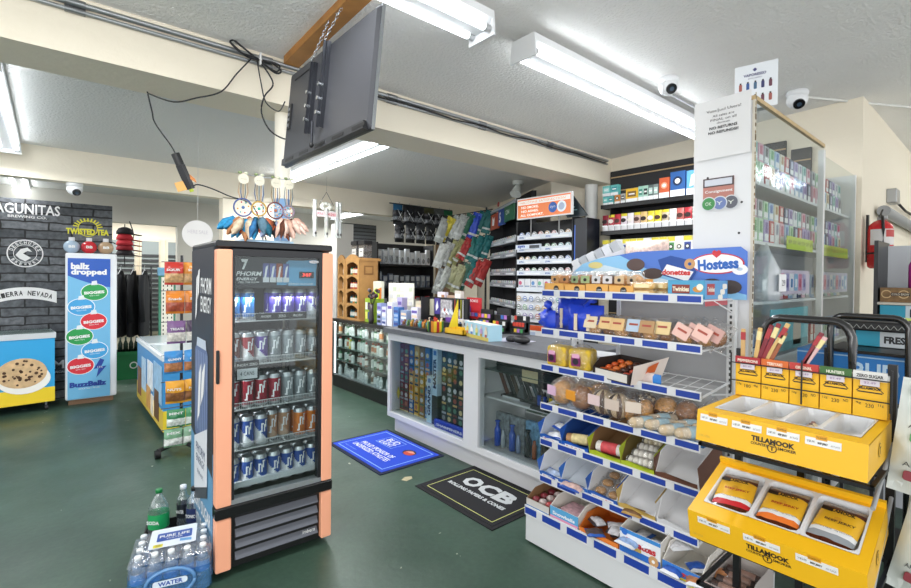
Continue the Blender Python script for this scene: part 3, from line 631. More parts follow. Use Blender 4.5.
# ================= FLOOR ITEMS =================
def waterbottle(q, cap='#e8ecee', label='#3f86c8'):
    q.lathe([(.004, .004), (.026, 0), (.0315, .008), (.0305, .03), (.0315, .05), (.0300, .07), (.0315, .09)], BOTTLE, 12, cap=False)
    q.lathe([(.0318, .09), (.0318, .14)], M(label, .35), 12, cap=False)
    q.lathe([(.0315, .14), (.030, .155), (.022, .178), (.013, .192), (.0125, .197)], BOTTLE, 12, cap=False)
    q.lathe([(.0145, .196), (.0148, .21), (.0135, .212)], M(cap, .45), 12)
WX, WY, WA = .305, 2.50, radians(34)
Wm = Matrix.Translation((.275, 2.62, 0)) @ Matrix.Rotation(radians(-14), 4, 'Z')
# five by four pack
n = 0
for r_ in range(4):
    for c_ in range(5):
        p = Wm @ Vector((.036+c_*.0665, .0+r_*.0665, 0.004))
        put('wb', waterbottle, 'water_bottle', 'clear water bottle with white cap, %s from left in %s row of the wrapped case' % (ORD[c_], ['front', 'second', 'third', 'back'][r_]), 'bottle', p, r_+c_, 'water bottles in the wrapped case')
t = thing('shrink_wrap', 'blue printed clear shrink wrap around the water case by the cooler', 'packaging', Wm.translation, radians(-14))
BW = clear('#a8cdec', .10, .12, .5, .28, '#5f9fdc', .7, 30); CW = clear('#f2f6fa', .10, .12, .5, .12, '#dfe8f0', .7, 30)
q = MB(); x0, x1, y0, y1 = -.002, .339, -.038, .238
def band(q, z0, z1, m, s=0, wob=.004):
    o = [(a, b) for a, b in rrect(x0-s, x1+s, y0-s, y1+s, .03)]; n = len(o); vs = []
    nz_ = 4
    for k in range(nz_+1):
        z = z0+(z1-z0)*k/nz_; vs += [(a+random.uniform(-wob, 0)*(1 if a < .17 else -1), b+random.uniform(0, wob)*(1 if b < .1 else -1), z) for a, b in o]
    q.add(vs, [(k*n+i, k*n+(i+1) % n, (k+1)*n+(i+1) % n, (k+1)*n+i) for k in range(nz_) for i in range(n)], m, True)
band(q, .012, .125, BW); band(q, .125, .178, CW, -.002); q.build('side_film', t)
q = MB(); nx, ny = 10, 8; vs = []
for j in range(ny+1):
    for i in range(nx+1):
        vs.append((x0+(x1-x0)*i/nx, y0+(y1-y0)*j/ny, .213+random.uniform(-.003, .004)-(.028 if i in (0, nx) or j in (0, ny) else 0)))
q.add(vs, [(j*(nx+1)+i, j*(nx+1)+i+1, (j+1)*(nx+1)+i+1, (j+1)*(nx+1)+i) for j in range(ny) for i in range(nx)], CW, True)
q.build('top_film', t)
q = MB(); q.T = Matrix.Translation((0, 0, .2185)) @ Matrix.Rotation(-pi/2, 4, 'X') @ Matrix.Identity(4)
q.T = Matrix(((1, 0, 0, 0), (0, 0, 1, 0), (0, -1, 0, .2185), (0, 0, 0, 1)))  # art (x, y, z)->(x, z, -y+h): lies flat, reading from -y
q.art(rrect(.07, .27, .03, .22, .01), 0, M('#e4ecf4', .35)).art(rrect(.10, .25, .09, .17, .006), -.001, M('#2450a4', .4)).text('PURE LIFE', .175, .135, .13, -.002, W, .025, bold=.03).text('WATER', .175, .108, .07, -.002, W, .014)
q.art(rrect(.09, .13, .035, .065, .004), -.001, M('#e0d43a')).text('20', .11, .05, .02, -.002, '#203040').art([(.20, .06), (.25, .05), (.25, .075), (.2, .085)], -.001, M('#6aa4d8'))
q.build('top_label', t)
q = MB(); q.art(rrect(x0+.1, x1-.1, .07, .1, .012), y0-.006, M('#dfeaf4')).text('WATER', .17, .085, .1, y0-.008, M('#2450a4'), .02, bold=.03)
hd = [(.17+.1*cos(a*pi/12), y0-.012, .085+.065*sin(a*pi/12)) for a in range(25)]; q.tube(hd, .008, clear('#9cc4e8', .1, .15, .5, .5, '#7ab2e4')); q.build('carry_handle', t)
# big bottles
t = thing('soda_crate', 'low black plastic tray on the floor behind the water case', 'crate', (.38, 3.04, 0), radians(-14))
MB().box(0, .30, 0, .20, 0, .012, '#161618').box(0, .30, 0, .008, 0, .09, '#161618').box(0, .30, .192, .2, 0, .09, '#161618').box(0, .008, 0, .2, 0, .09, '#161618').box(.292, .3, 0, .2, 0, .09, '#161618').build('tray', t)
def soda(q, cap, lab, txt, r=.052, h=.30, z0=.10, z1=.18, tm=W, liq=None):
    q.lathe([(.01, .006), (r*.8, 0), (r, .015), (r*.97, .06), (r, z0)], BOTTLE, 18, cap=False)
    q.lathe([(r+.0006, z0), (r+.0006, z1)], M(lab, .35), 18, cap=False)
    q.lathe([(r, z1), (r*.94, z1+.02), (r*.97, z1+.03), (r*.6, h-.05), (.016, h-.025), (.014, h-.012)], BOTTLE, 18, cap=False)
    q.lathe([(.0175, h-.014), (.0178, h+.004), (.016, h+.007)], M(cap, .4), 14)
    q.text(txt, 0, (z0+z1)/2, r*1.3, -r-.002, tm, .02, bold=.03)
def bigbottle(nm, lb, loc, *a, **k):
    t = thing(nm, lb, 'bottle', loc, -.7); q = MB(); soda(q, *a, **k)
    q.build('bottle_body', t); return t
Dm = Matrix.Translation((.38, 3.04, 0)) @ Matrix.Rotation(radians(-14), 4, 'Z')
bigbottle('soda_bottle', 'two litre clear soda bottle with green cap and green label', Dm @ Vector((.07, .07, .013)), '#127a3c', '#1f9a58', 'SODA')
bigbottle('soda_bottle', 'clear bottle with black cap and dark blue label beside the cooler', Dm @ Vector((.245, .06, .013)), '#17171a', '#2a3560', 'TONIC', r=.042, h=.285)
bigbottle('soda_bottle', 'slim clear bottle with white cap between green and black capped bottles', Dm @ Vector((.185, .135, .013)), '#e2e6ea', '#20242c', 'WATER', r=.034, h=.275)
# mats
def mat(name, lb, x0, x1, y0, y1, col, f, edge='#15151a'):
    t = thing(name, lb, 'floor mat', (x0, y0, 0)); a, b = x1-x0, y1-y0
    MB().box(0, a, 0, b, 0, .006, M(edge, .9)).build('rubber_border', t)
    q = MB(); q.box(.03, a-.03, .03, b-.03, .006, .009, M(col, .95, noise=.06, scale=200)); q.build('carpet', t)
    # art reading direction: viewer stands at -x looking +x : art x -> -y, art z -> +x
    q = MB(); q.T = Matrix(((0, 0, 1, 0), (-1, 0, 0, 0), (0, 1, 0, 0), (0, 0, 0, 1))); q.T = Matrix(((0, 0, 1, 0), (-1, 0, 0, b), (0, -1, 0, .0095), (0, 0, 0, 1)))
    f(q, b, a); q.build('printing', t); return t
def outline(q, x0, x1, z0, z1, wd, y, m):
    q.art([(x0, z0), (x1, z0), (x1, z0+wd), (x0, z0+wd)], y, m).art([(x0, z1-wd), (x1, z1-wd), (x1, z1), (x0, z1)], y, m).art([(x0, z0), (x0+wd, z0), (x0+wd, z1), (x0, z1)], y, m).art([(x1-wd, z0), (x1, z0), (x1, z1), (x1-wd, z1)], y, m)
def bud(q, L, H):
    lb = M('#8fb8f0', .8); wm = M('#f0f4fa', .8)
    outline(q, .07, L-.07, .06, H-.06, .008, 0, lb); outline(q, .22, .48, .36, .53, .005, 0, lb)
    q.text('BUD', .35, .475, .17, -.0005, wm, .065, bold=.01, shear=.0).text('LIGHT', .35, .405, .2, -.0005, wm, .065, bold=.01, shear=.0)
    q.text('PROUD SPONSOR OF', .42, .26, .5, -.0005, wm, .055, bold=.01).text('UNDERSIZED ATHLETES', .42, .19, .56, -.0005, wm, .055, bold=.01).text('ENJOY RESPONSIBLY', .22, .11, .2, -.0005, lb, .012)
    q.disc(.66, .43, .07, -.0005, M('#1c1a22'), 20, .055).disc(.67, .42, .055, -.001, M('#c4442c'), 20, .045).art([(.62, .42), (.66, .47), (.72, .45), (.68, .43)], -.0015, M('#e8a08a'))
mat('beer_mat', 'blue rectangular floor mat with white beer lettering in front of counter', 1.92, 2.55, 3.13, 4.02, '#2348c8', bud, '#131a3a')
def ocb(q, L, H):
    outline(q, .06, L-.06, .06, H-.06, .006, 0, M('#c8cc7a', .8)); wm = M('#c4c8ca', .8)
    for k, ch in enumerate('OCB'): q.text(ch, .23+k*.165, .36, .16, -.0005, wm, .15, bold=.05)
    q.text('ROLLING PAPERS & CONES', .385, .235, .56, -.0005, wm, .038, bold=.05)
mat('rolling_paper_mat', 'black rectangular floor mat with thin yellow border and grey letters', 2.02, 2.6, 2.02, 2.81, '#1d1d21', ocb)
tag(MB().add([(0, 0, 0), (.06, .01, 0), (.08, .05, 0), (.03, .07, 0), (-.02, .04, 0), (.02, .03, .012)], [(0, 1, 5), (1, 2, 5), (2, 3, 5), (3, 4, 5), (4, 0, 5)], M('#b5ab8c', .9)).build('debris_flake'), 'small tan flake of debris on the floor between the two mats', 'debris')
bpy.data.objects['debris_flake'].location = (2.02, 2.92, .001)
# ================= FRONT COUNTER =================
t = thing('service_counter', 'white framed sales counter with grey worktop and two glass display bays', 'counter', (2.53, 4.0, 0), RX)
CW_ = M('#d9dadd', .45); L = 2.15; D = .66
MB().box(0.03, L, .07, D, 0, .155, M('#cfcfd2', .6)).build('plinth', t)
MB().box(0, L, 0, .07, .155, .2, CW_).box(0, L, 0, .07, .9, .965, CW_).box(0, .045, 0, .07, .2, .9, CW_).box(1.13, 1.30, 0, .07, .2, .9, CW_).box(L-.05, L, 0, .07, .2, .9, CW_).build('front_frame', t)
MB().box(0, .02, .07, D, .155, .965, CW_).box(L-.02, L, .07, D, .155, .965, CW_).box(1.2, 1.22, .07, D-.02, .2, .9, CW_).box(.02, L-.02, .07, D-.02, .155, .2, M('#b9babd')).box(.02, 1.22, D-.02, D, .155, .965, M('#a8aaad')).box(1.22, L-.02, D-.02, D, .155, .35, M('#d0d2d4')).build('case_body', t)
MB().rbox(-.03, L, -.035, D+.02, .972, 1.02, M('#5f6166', .45, noise=.12, scale=30), .004).build('worktop', t)
for a, b in ((.045, 1.13), (1.30, 2.10)): MB().box(a, b, .02, .026, .2, .9, clear('#eef2f2', .03, .02, .16)).build('glass_pane', t)
MB().box(1.22, 2.12, .12, D-.02, .565, .58, CW_).box(1.22, 2.12, .14, D-.02, .78, .788, clear('#c8d8d6', .15, .05, .5, .2, '#8fa8a4')).build('shelf', t)
Cm = Matrix.Translation((2.53, 4.0, 0)) @ Matrix.Rotation(RX, 4, 'Z')
def cput(u, d, z): return Cm @ Vector((u, d, z))
# bay 1: tall cartons / glass pipe boxes
bay = [(.075, '#7a2a34', 'dark red'), (.15, '#6a2834', 'wine red'), (.235, '#2c5a9c', 'blue and amber'), (.32, '#c89a2c', 'amber and blue'), (.405, '#8a6a2c', 'brown and amber'), (.49, '#3f6ea8', 'blue topped'), (.735, '#2c3034', 'charcoal'), (.81, '#31473c', 'dark green'), (.885, '#23282c', 'black'), (.96, '#2e3a38', 'greenish black'), (1.035, '#33332f', 'dark olive')]
for k, (u, c, nm) in enumerate(bay):
    def f(q, c=c, k=k):
        q.box(-.035, .035, 0, .06, 0, .66, M(c, .35))
        if 2 <= k <= 5: q.box(-.036, .036, -.001, .061, .14 if k != 5 else .3, .42, M(['#c8962c', '#c4902a', '#9a7430', '#6e5a3a'][k-2], .4))
        rn = random.Random(k)
        for j in range(7):
            z = .06+j*.085; q.disc(0, z+.02, .022, -.002, M(rn.choice(['#c8ccd2', '#a0564a', '#d8c890', '#5a8a70', '#8a8f96', '#b8b0a0']), .3), 10)
            q.box(-.028, .028, -.0015, 0, z-.03, z-.012, M(rn.choice(['#d0b070', '#6a3a34', '#a8b0b8', '#3a5a48', '#222']), .4))
        q.box(-.035, .035, -.0012, 0, 0, .012, M('#d8c890', .4))
    put(('bay', k), f, 'display_carton', 'tall narrow %s carton, %s from left behind the left counter glass' % (nm, ORD[k]), 'box', cput(u, .12, .201), RX, 'tall cartons in the left counter bay')
for k, (u, z, s_) in enumerate(((.645, .46, 'MASTER'), (.565, .201, 'GRAND'))):
    def f(q, s_=s_):
        q.box(-.035, .035, 0, .05, 0, .42, M('#b9d6ea', .4)); q.text(s_, 0, .2, .27, -.002, M('#1c2e5a', .4), .045, rot=pi/2, bold=.05).box(-.02, .02, -.0015, 0, .36, .4, M('#3f78b8'))
    put(('tube', k), f, 'lettered_carton', 'tall pale blue carton lettered %s upright behind the left counter glass' % ['MASTER', 'GRAND'][k], 'box', cput(u, .085, z), RX)
put('stand1', lambda q: q.box(-.04, .04, 0, .05, 0, .255, M('#24282c', .5)), 'display_carton', 'black carton standing under the MASTER lettered carton', 'box', cput(.645, .085, .201), RX)
put('stand2', lambda q: q.box(-.04, .04, 0, .05, 0, .26, M('#2c3236', .5)).disc(0, .1, .02, -.002, M('#b8b098'), 10), 'display_carton', 'dark carton standing between the two pale blue lettered cartons top', 'box', cput(.565, .09, .64), RX) if 0 else None
put('bluetray', lambda q: q.box(0, .42, 0, .06, 0, .055, M('#2438a0', .35)).text('SHARPENERS', .2, .03, .34, -.002, W, .02, bold=.02).box(0, .42, 0, .02, .055, .07, M('#2f48b8', .3)), 'display_tray', 'glossy blue tray at bottom right of the left counter bay', 'tray', cput(.69, .05, .202), RX)
put('diamond', lambda q: q.prism([(0, -.06), (.03, 0), (0, .06), (-.03, 0)], 0, .004, M('#b8a83a', .5)), 'diamond_sticker', 'yellow diamond hazard tag behind the glass at the counter left end', 'sign', cput(.085, .07, .38), RX)
# bay 2
put('flatbox', lambda q: q.box(0, .70, 0, .22, 0, .07, M('#2c3236', .3)).box(0, .70, .0, .002, .05, .058, M('#8a9a98')), 'flat_display_case', 'flat dark case on the upper glass shelf of right bay', 'case', cput(1.34, .16, .79), RX)
put('paytag', lambda q: q.box(0, .15, 0, .003, 0, .085, M('#cbbd96', .6)), 'price_card', 'blank tan price card hanging on the flat dark case', 'card', cput(1.62, .145, .755), RX)
for k in range(7):
    def f(q, k=k):
        q.T = Matrix.Rotation(radians(-28), 4, 'Y'); q.rbox(-.016, .016, 0, .02, 0, .19, M(['#5a3228', '#2c2e30', '#4a3a2c', '#33383c', '#24262a', '#3a4a50', '#2a2a2e'][k], .4), .01).box(-.009, .009, .004, .014, .19, .26, M('#7a8084', .25, .8)).box(-.02, .02, -.002, .022, .185, .195, M('#8a8d90', .3, .7))
    put(('knife', k), f, 'folding_knife', 'handled folding knife, %s from left in the black angled rack' % ORD[k], 'knife', cput(1.40+k*.062+.0, .22+.01*(k % 2), .60), RX, 'knives in the right counter bay')
put('krack', lambda q: q.box(0, .36, 0, .14, 0, .018, M('#2a2c2e', .4)).prism([(.15, .018), (.23, .018), (.21, .12), (.19, .12)], .02, .03, M('#6c7074', .3, .6)).box(.02, .2, -.002, 0, .0, .016, M('#c8ccd0')), 'knife_rack', 'low black rack under the folding knives in right bay', 'rack', cput(1.36, .19, .581), RX)
put('ltray', lambda q: q.box(0, .34, 0, .14, 0, .022, M('#34383a', .4)), 'lighter_tray', 'dark grey tray holding yellow and blue lighters', 'tray', cput(1.74, .15, .581), RX) if 0 else None
put('ltray', lambda q: q.box(0, .34, 0, .13, 0, .022, M('#34383a', .4)), 'lighter_tray', 'dark grey tray holding yellow and blue lighters on the white shelf', 'tray', cput(1.74, .10, .581), RX)
for k in range(6):
    put(('lit', k in (0, 1)), lambda q, k=k: q.cyl((0, 0, 0), (0, 0, .07), .014, '#2a4aa8' if k < 2 else '#e0c82c', 10).cyl((0, 0, .07), (0, 0, .1), .008, '#17171a', 8), 'torch_lighter', '%s torch lighter, %s from left in the dark grey tray' % ('blue' if k < 2 else 'yellow', ORD[k]), 'lighter', cput(1.775+k*.052, .16, .604), RX, 'torch lighters in the tray')
for k in range(5):
    def f(q, k=k):
        q.rbox(-.07, .07, 0, .04, 0, .26, M('#7f868c' if k < 2 else ['#6f9cc0', '#5a6068', '#70767c'][k-2], .35, noise=.5, scale=35), .006)
        q.lathe([(.026, 0), (.026, .12), (.014, .15), (.014, .18), (.02, .185), (.02, .195)], M(['#2c50b8', '#3a58b0', '#2a2c30', '#4a4038', '#8a8078'][k], .15), 12, (-.02, -.03, .01))
        q.lathe([(.018, 0), (.018, .09), (.01, .11), (.01, .13)], M(['#a8b0b8', '#8a98b8', '#a05a3a', '#b8a48a', '#50565c'][k], .15), 10, (.04, -.028, .01))
    put(('jar', k), f, 'glass_pipe_set', ['blue glass pipe on silver card, leftmost in lower right bay', 'blue glass pipe on silver card, second in lower right bay', 'black glass pipe before sky blue card in lower right bay', 'tan glass pipe on dark card in lower right bay', 'brown glass pipe on grey card, last in lower right bay'][k], 'pipe', cput(1.40+k*.155, .17, .201), RX, 'glass pipes in the right counter bay')
# ================= LONG GLASS CASE BEHIND THE COUNTER =================
t = thing('glass_display_case', 'black framed glass display case lit inside beyond the white counter', 'display case', (2.97, 6.15, 0), RX)
BKM = M('#17181a', .4); L2 = 2.08
MB().box(0, L2, .03, .5, 0, .14, BKM).build('plinth', t)
MB().box(0, L2, 0, .5, .895, .935, BKM).box(0, L2, 0, .03, .14, .17, BKM).box(0, .03, 0, .5, .14, .895, BKM).box(L2-.03, L2, 0, .5, .14, .895, BKM).box(.03, L2-.03, .47, .5, .14, .895, M('#8a9094', .5)).box(.03, L2-.03, .03, .47, .14, .16, M('#8a8f92', .5)).build('frame', t)
MB().box(.03, L2-.03, .004, .009, .17, .895, clear('#eef4f4', .03, .02, .25)).build('glass_front', t)
MB().box(.035, .05, .03, .045, .18, .88, M('#f4faff', .4, 0, 5)).build('light_strip', t)
for z in (.36, .54, .72): MB().box(.03, L2-.03, .06, .46, z, z+.006, clear('#d8e8e4', .12, .05, .5, .15, '#a8c0ba')).build('glass_shelf', t)
area('case_strip_light', (3.0, 5.2, .885), .05, 1.9, 9, (0, radians(35), 0))
Gm = Matrix.Translation((2.97, 6.15, 0)) @ Matrix.Rotation(RX, 4, 'Z')
def bottle_s(q, c1, c2, capc, h=.12, r=.022):
    q.lathe([(r*.9, 0), (r, .004), (r, h*.2)], M(c1, .3), 10, cap=False).lathe([(r+.0004, h*.2), (r+.0004, h*.65)], M(c2, .4), 10, cap=False)
    q.lathe([(r, h*.65), (r*.9, h*.75), (r*.5, h*.82)], M(c1, .3), 10, cap=False).lathe([(r*.55, h*.82), (r*.55, h*.98), (r*.5, h)], M(capc, .4), 10)
rowsC = [(.727, [('white and amber', '#e0d8c8', '#c87a3a', '#f0f0f0'), ('white', '#e8ece8', '#d8dcd8', '#4a8a5a'), ('green', '#5a9a6a', '#e8e8e0', '#e0e0e0'), ('grey', '#a8b0b0', '#e4e4e4', '#303436')]),
         (.547, [('red capped white', '#e6e6e2', '#d8d8d2', '#b03a30'), ('yellow labelled', '#e0c848', '#ddd8b0', '#e8e8e8'), ('green capped white', '#e4e8e2', '#f0f0ec', '#2f7a48'), ('orange capped', '#e0dcd0', '#c8744a', '#c8502a')]),
         (.367, [('dark green', '#2f6a48', '#e4e8e0', '#1f4a30'), ('brown and white', '#6a3a2a', '#e8e0d8', '#d8d8d4'), ('red labelled', '#a8423a', '#e6d8d4', '#e8e8e8'), ('white', '#e8e8e4', '#cfd4d2', '#2a2e30')]),
         (.162, [('white', '#e6e8e8', '#d4d8d8', '#f2f2f2'), ('pale grey', '#c8ccd0', '#f0f0f0', '#3a3e44'), ('white', '#e6e8e8', '#d4d8d8', '#f2f2f2'), ('white and brown', '#e8e4dc', '#8a6a54', '#e8e8e8')])]
for ri, (z, ks) in enumerate(rowsC):
    for k in range(22):
        nm, a, b, c = ks[(k*7//5+ri) % 4] if k % 3 else ks[(k//3) % 4]
        h = .13 if (k+ri) % 4 else .15
        put(('cb', a, b, c, h), lambda q: bottle_s(q, a, b, c, h, .026), 'small_bottle', '%s small bottle, %s from left on the %s level of the lit case' % (nm, ORD[k], ['top', 'second', 'third', 'bottom'][ri]), 'bottle', Gm @ Vector((.10+k*.089, .09+.015*((k*3) % 4), z)), k, 'small bottles in the lit glass case')
put('yjar', lambda q: q.lathe([(.04, 0), (.055, .01), (.055, .13), (.03, .16), (.03, .17)], M('#d8b82a', .3), 14).lathe([(.033, .17), (.033, .2)], M('#d0a020', .3), 14).box(-.03, .03, -.06, -.055, .04, .11, M('#8a7a20')), 'yellow_jar', 'fat yellow jar standing out on third level of the lit case', 'jar', Gm @ Vector((.52, .06, .367)), 0) if 0 else None
# -- carved wooden bottle cabinet
ZT = .936
t = thing('wooden_display_cabinet', 'carved oak countertop cabinet with arched niches on the lit glass case', 'cabinet', (3.05, 6.11, ZT), RX)
OAK = M('#b98a52', .55, noise=.14, scale=9); OAKD = M('#8c6236', .6, noise=.1, scale=9)
Wd = .60; q = MB().box(0, Wd, .27, .3, 0, .80, OAKD).box(0, .02, 0, .27, 0, .80, OAK).box(Wd-.02, Wd, 0, .3, 0, .82, OAK)
q.box(Wd, Wd+.004, .06, .2, .60, .72, OAKD).box(Wd+.004, Wd+.008, .08, .18, .62, .70, OAK).box(-.01, Wd+.01, -.01, .31, -.0, .03, OAK).box(-.01, Wd+.01, -.01, .31, .78, .81, OAK)
q.build('carcass', t)
q = MB()
for r_ in range(4):
    z = .03+r_*.19; q.box(.02, Wd-.02, 0, .27, z-.008, z, OAK)
q.build('shelf', t)
for c0, c1 in ((.0, .19), (.23, .58)):
    q = MB()
    for r_ in range(4):
        z = .03+r_*.19; a, b = c0+.03, c1-.02; n = 9; top = z+.182; arch = [(a+(b-a)*i/n, z+.125+.042*sin(pi*i/n)) for i in range(n+1)]
        for i in range(n): q.prism([arch[i], arch[i+1], (arch[i+1][0], top+.008), (arch[i][0], top+.008)], -.012, .004, OAK)
    q.box(c0, c0+.03, -.012, .004, .03, .79, OAK).box(c1-.02, c1+.02, -.012, .004, .03, .79, OAK)
    q.prism([(c0, .79)]+[(c0+(c1-c0)*i/10, .81+.06*sin(pi*i/10)) for i in range(11)]+[(c1, .79)], -.014, .01, OAK)
    q.build('arched_front', t)
rn = random.Random(11)
for r_ in range(4):
    for k, u in enumerate((.06, .11, .28, .34, .40, .46, .52)):
        c = rn.choice([('red', '#a8383a'), ('green', '#4a8a5a'), ('white', '#e0ddd4'), ('teal', '#3f8a90'), ('amber', '#b8742c')])
        z0 = ZT+.031+r_*.19
        put(('ob', c[0]), lambda q: bottle_s(q, c[1], '#e2ddd0', '#3a3a3a', .11, .019), 'oil_bottle', '%s oil bottle, %s from left in %s tier of the oak cabinet' % (c[0], ORD[k], ['lowest', 'second', 'third', 'top'][r_]), 'bottle', Vector((3.05+.06, 6.11-u, z0)), k, 'little bottles in the oak cabinet')
for k, (yy, lb) in enumerate(((5.84, 'clear jar with black lid and white label, left of two on the oak cabinet'), (5.64, 'clear jar with black lid and white label, right of two on the oak cabinet'))):
    t = thing('lidded_jar', lb, 'jar', (3.2, yy, ZT+.811), RX, 'black lidded jars on the oak cabinet')
    MB().rbox(-.075, .075, -.06, .06, 0, .19, clear('#e0dcd8', .1, .05, .5, .3, '#8a8480'), .015).box(-.055, .055, -.063, -.06, .03, .14, M('#dfdedb')).box(-.03, .03, -.0645, -.063, .09, .1, '#555').build('jar_body', t)
    MB().rbox(-.082, .082, -.066, .066, .19, .245, M('#17171a', .4), .012).build('lid', t)
# -- items on the case / behind the counter end
def onray(px): return px
t = thing('display_carton_stand', 'lime green and yellow display stand next to the oak cabinet', 'display stand', (3.08, 5.42, ZT), RX)
q = MB().box(0, .2, 0, .16, 0, .30, M('#93b52f', .5)).box(.0, .2, .12, .16, .3, .52, M('#d8d8c8', .5)).prism([(0, .30), (.2, .30), (.2, .44), (0, .38)], .11, .12, M('#d6772c', .5)).disc(.1, .36, .07, .105, M('#b8d23a'), 14)
for k in range(6): q.box(.02+(k % 3)*.06, .065+(k % 3)*.06, -.006, 0, .04+(k//3)*.12, .13+(k//3)*.12, M(['#e8e070', '#2f4a8a', '#d84a3a', '#f0f0e8', '#4a2a5a', '#e8b82c'][k]))
q.build('carton', t)
t = thing('flower_bunch', 'bunch of dark dried roses in a slim vase by the green stand', 'vase of flowers', (3.02, 5.16, ZT))
MB().lathe([(.03, 0), (.035, .05), (.025, .14), (.03, .24)], M('#3a3436', .3), 12).build('vase', t)
q = MB(); rn = random.Random(4)
for k in range(14):
    a, r_ = rn.uniform(0, 6.3), rn.uniform(.02, .1); p = (r_*cos(a), r_*sin(a), rn.uniform(.3, .42)); q.tube([(0, 0, .2), (p[0]*.5, p[1]*.5, .28), p], .003, '#4a5a3a', 4); q.ball(p, .024, .024, .022, ['#2c1a22', '#3e2028', '#6a5a5e', '#1e1a20'][k % 4], 7, 5)
q.build('roses', t)
def cardgrid(q):
    q.box(-.2, .2, 0, .02, 0, .34, M('#e4e2d6', .5))
    for i in range(6):
        for j in range(3): q.box(-.18+i*.062, -.135+i*.062, -.008, 0, .06+j*.09, .11+j*.09, M(['#e8e4c8', '#d8d8d8', '#f0f0ea', '#c8d0b8'][(i+j) % 4]))
    for i in range(4): q.box(-.17+i*.09, -.1+i*.09, -.01, 0, .0, .05, M(['#d8c83a', '#5aa04a', '#c84a3a', '#e8e8e0'][i]))
put('cardgrid', cardgrid, 'counter_display_card', 'white card of small hanging items behind the blue and white boxes', 'display card', (3.3, 5.0, ZT+.17), RX-.3) if 0 else None
t = thing('counter_display_card', 'white card of tiny hanging items standing behind purple cartons', 'display card', (3.36, 5.02, ZT), RX+.3)
q = MB(); q.T = Matrix.Translation((0, 0, .16)); cardgrid(q); q.build('card', t); MB().box(-.18, .18, .02, .12, 0, .3, M('#c8c4b8', .6)).build('easel', t)
cartons = [(3.02, 4.98, .09, .26, '#8f9ac8', 'lilac'), (3.02, 4.87, .09, .22, '#c9cce0', 'pale violet'), (3.03, 4.76, .1, .28, '#e2e2ea', 'white and violet'), (3.04, 4.64, .1, .23, '#4a78b8', 'blue and white'), (3.05, 4.5, .12, .20, '#8a9ab8', 'steel blue'), (3.1, 4.36, .12, .24, '#d8d4e4', 'pearl'), (3.22, 4.84, .1, .33, '#b8b0d8', 'lavender tall'), (3.26, 4.5, .12, .3, '#c8bfa8', 'beige tall')]
for k, (x, yy, w_, h, c, nm) in enumerate(cartons):
    def f(q):
        q.box(-w_/2, w_/2, 0, .08, 0, h, M(c, .45)); rn = random.Random(k)
        for j in range(4): q.box(-w_*.4, w_*.4, -.0015, 0, h*(.1+.21*j), h*(.1+.21*j)+h*.12, M(rn.choice(['#eef0f4', '#3a4a8a', '#6a5aa8', '#20242c', '#9ab0d0', '#e8c8b0'])))
    put(('carton', k), f, 'small_carton', '%s carton standing on the glass case left of the knife display' % nm, 'box', (x, yy, ZT), RX)
# -- counter top (z 1.02)
ZC = 1.021
t = thing('knife_display', 'black counter display of shiny knives with yellow triangular side flap', 'counter display', (2.86, 3.98, ZC), RX)
q = MB().box(0, .60, .05, .2, 0, .06, M('#1c1c1f', .4)).box(0, .60, .16, .19, .06, .29, M('#1c1d22', .4)).box(.0, .012, .05, .19, 0, .29, M('#26262a', .4)); q.build('tray', t)
q = MB().box(.02, .09, .15, .158, .10, .27, M('#b8b4a0')).box(.10, .19, .15, .158, .12, .28, M('#4a3f8c', .4)).art([(.13, .15), (.17, .19), (.15, .26), (.125, .2)], .148, M('#e8e8f0')).box(.2, .38, .15, .158, .09, .27, M('#a8a4a8', .4, noise=.5, scale=40))
for k in range(5): q.art([(.22+k*.03, .15+.02*(k % 2)), (.28+k*.03, .12), (.30+k*.03, .145), (.24+k*.03, .19)], .147-.001*k, M(['#dfe4ea', '#a43a34', '#eef0f2', '#8a98a8', '#cfd4da'][k], .3))
for k in range(5): q.box(.42+k*.03, .425+k*.03, .15, .155, .08, .28, M(['#c84a2a', '#3f8a4a', '#2a2a2a', '#c8c82a', '#e8e8e8'][k]))
q.build('backing_cards', t)
MB().prism([(0, 0), (.14, 0), (.14, .29)], 0, .006, M('#e2c92c', .4)).build('side_flap', t); bpy.data.objects[[o.name for o in bpy.data.objects if o.name.startswith('side_flap')][-1]].location = (.48, .02, 0)
t = thing('figurine_tray', 'low black tray crowded with tiny painted figurines at the counter end', 'tray', (2.58, 3.90, ZC), RX)
MB().box(0, .46, 0, .2, 0, .025, M('#1e1e21', .4)).build('tray', t)
rn = random.Random(8)
for k in range(14):
    u = .03+(k % 7)*.065; d = .05+(k//7)*.09; c = rn.choice([('orange', '#c86a2a'), ('brown', '#7a4a2c'), ('white', '#e0ddd6'), ('green', '#5a7a4a'), ('teal', '#2f8a9a'), ('amber', '#b8822c'), ('grey', '#6a6e70')])
    t2 = thing('figurine', '%s painted animal figurine, %s from left in %s row of the black tray' % (c[0], ORD[k % 7], ['front', 'back'][k//7]), 'figurine', (2.58+d, 3.90-u, ZC+.0255), rn.uniform(-2, -1), 'figurines in the black tray')
    MB().ball((0, 0, .026), .026, .015, .018, c[1], 8, 6).ball((.022, 0, .047), .013, .012, .013, c[1], 8, 6).cyl((-.014, .007, 0), (-.014, .007, .02), .004, c[1], 5).cyl((-.014, -.007, 0), (-.014, -.007, .02), .004, c[1], 5).cyl((.014, .007, 0), (.014, .007, .02), .004, c[1], 5).cyl((.014, -.007, 0), (.014, -.007, .02), .004, c[1], 5).build('body', t2)
    MB().cyl((.022, .008, .055), (.024, .01, .066), .004, c[1], 5, .001).cyl((.022, -.008, .055), (.024, -.01, .066), .004, c[1], 5, .001).build('ears', t2)
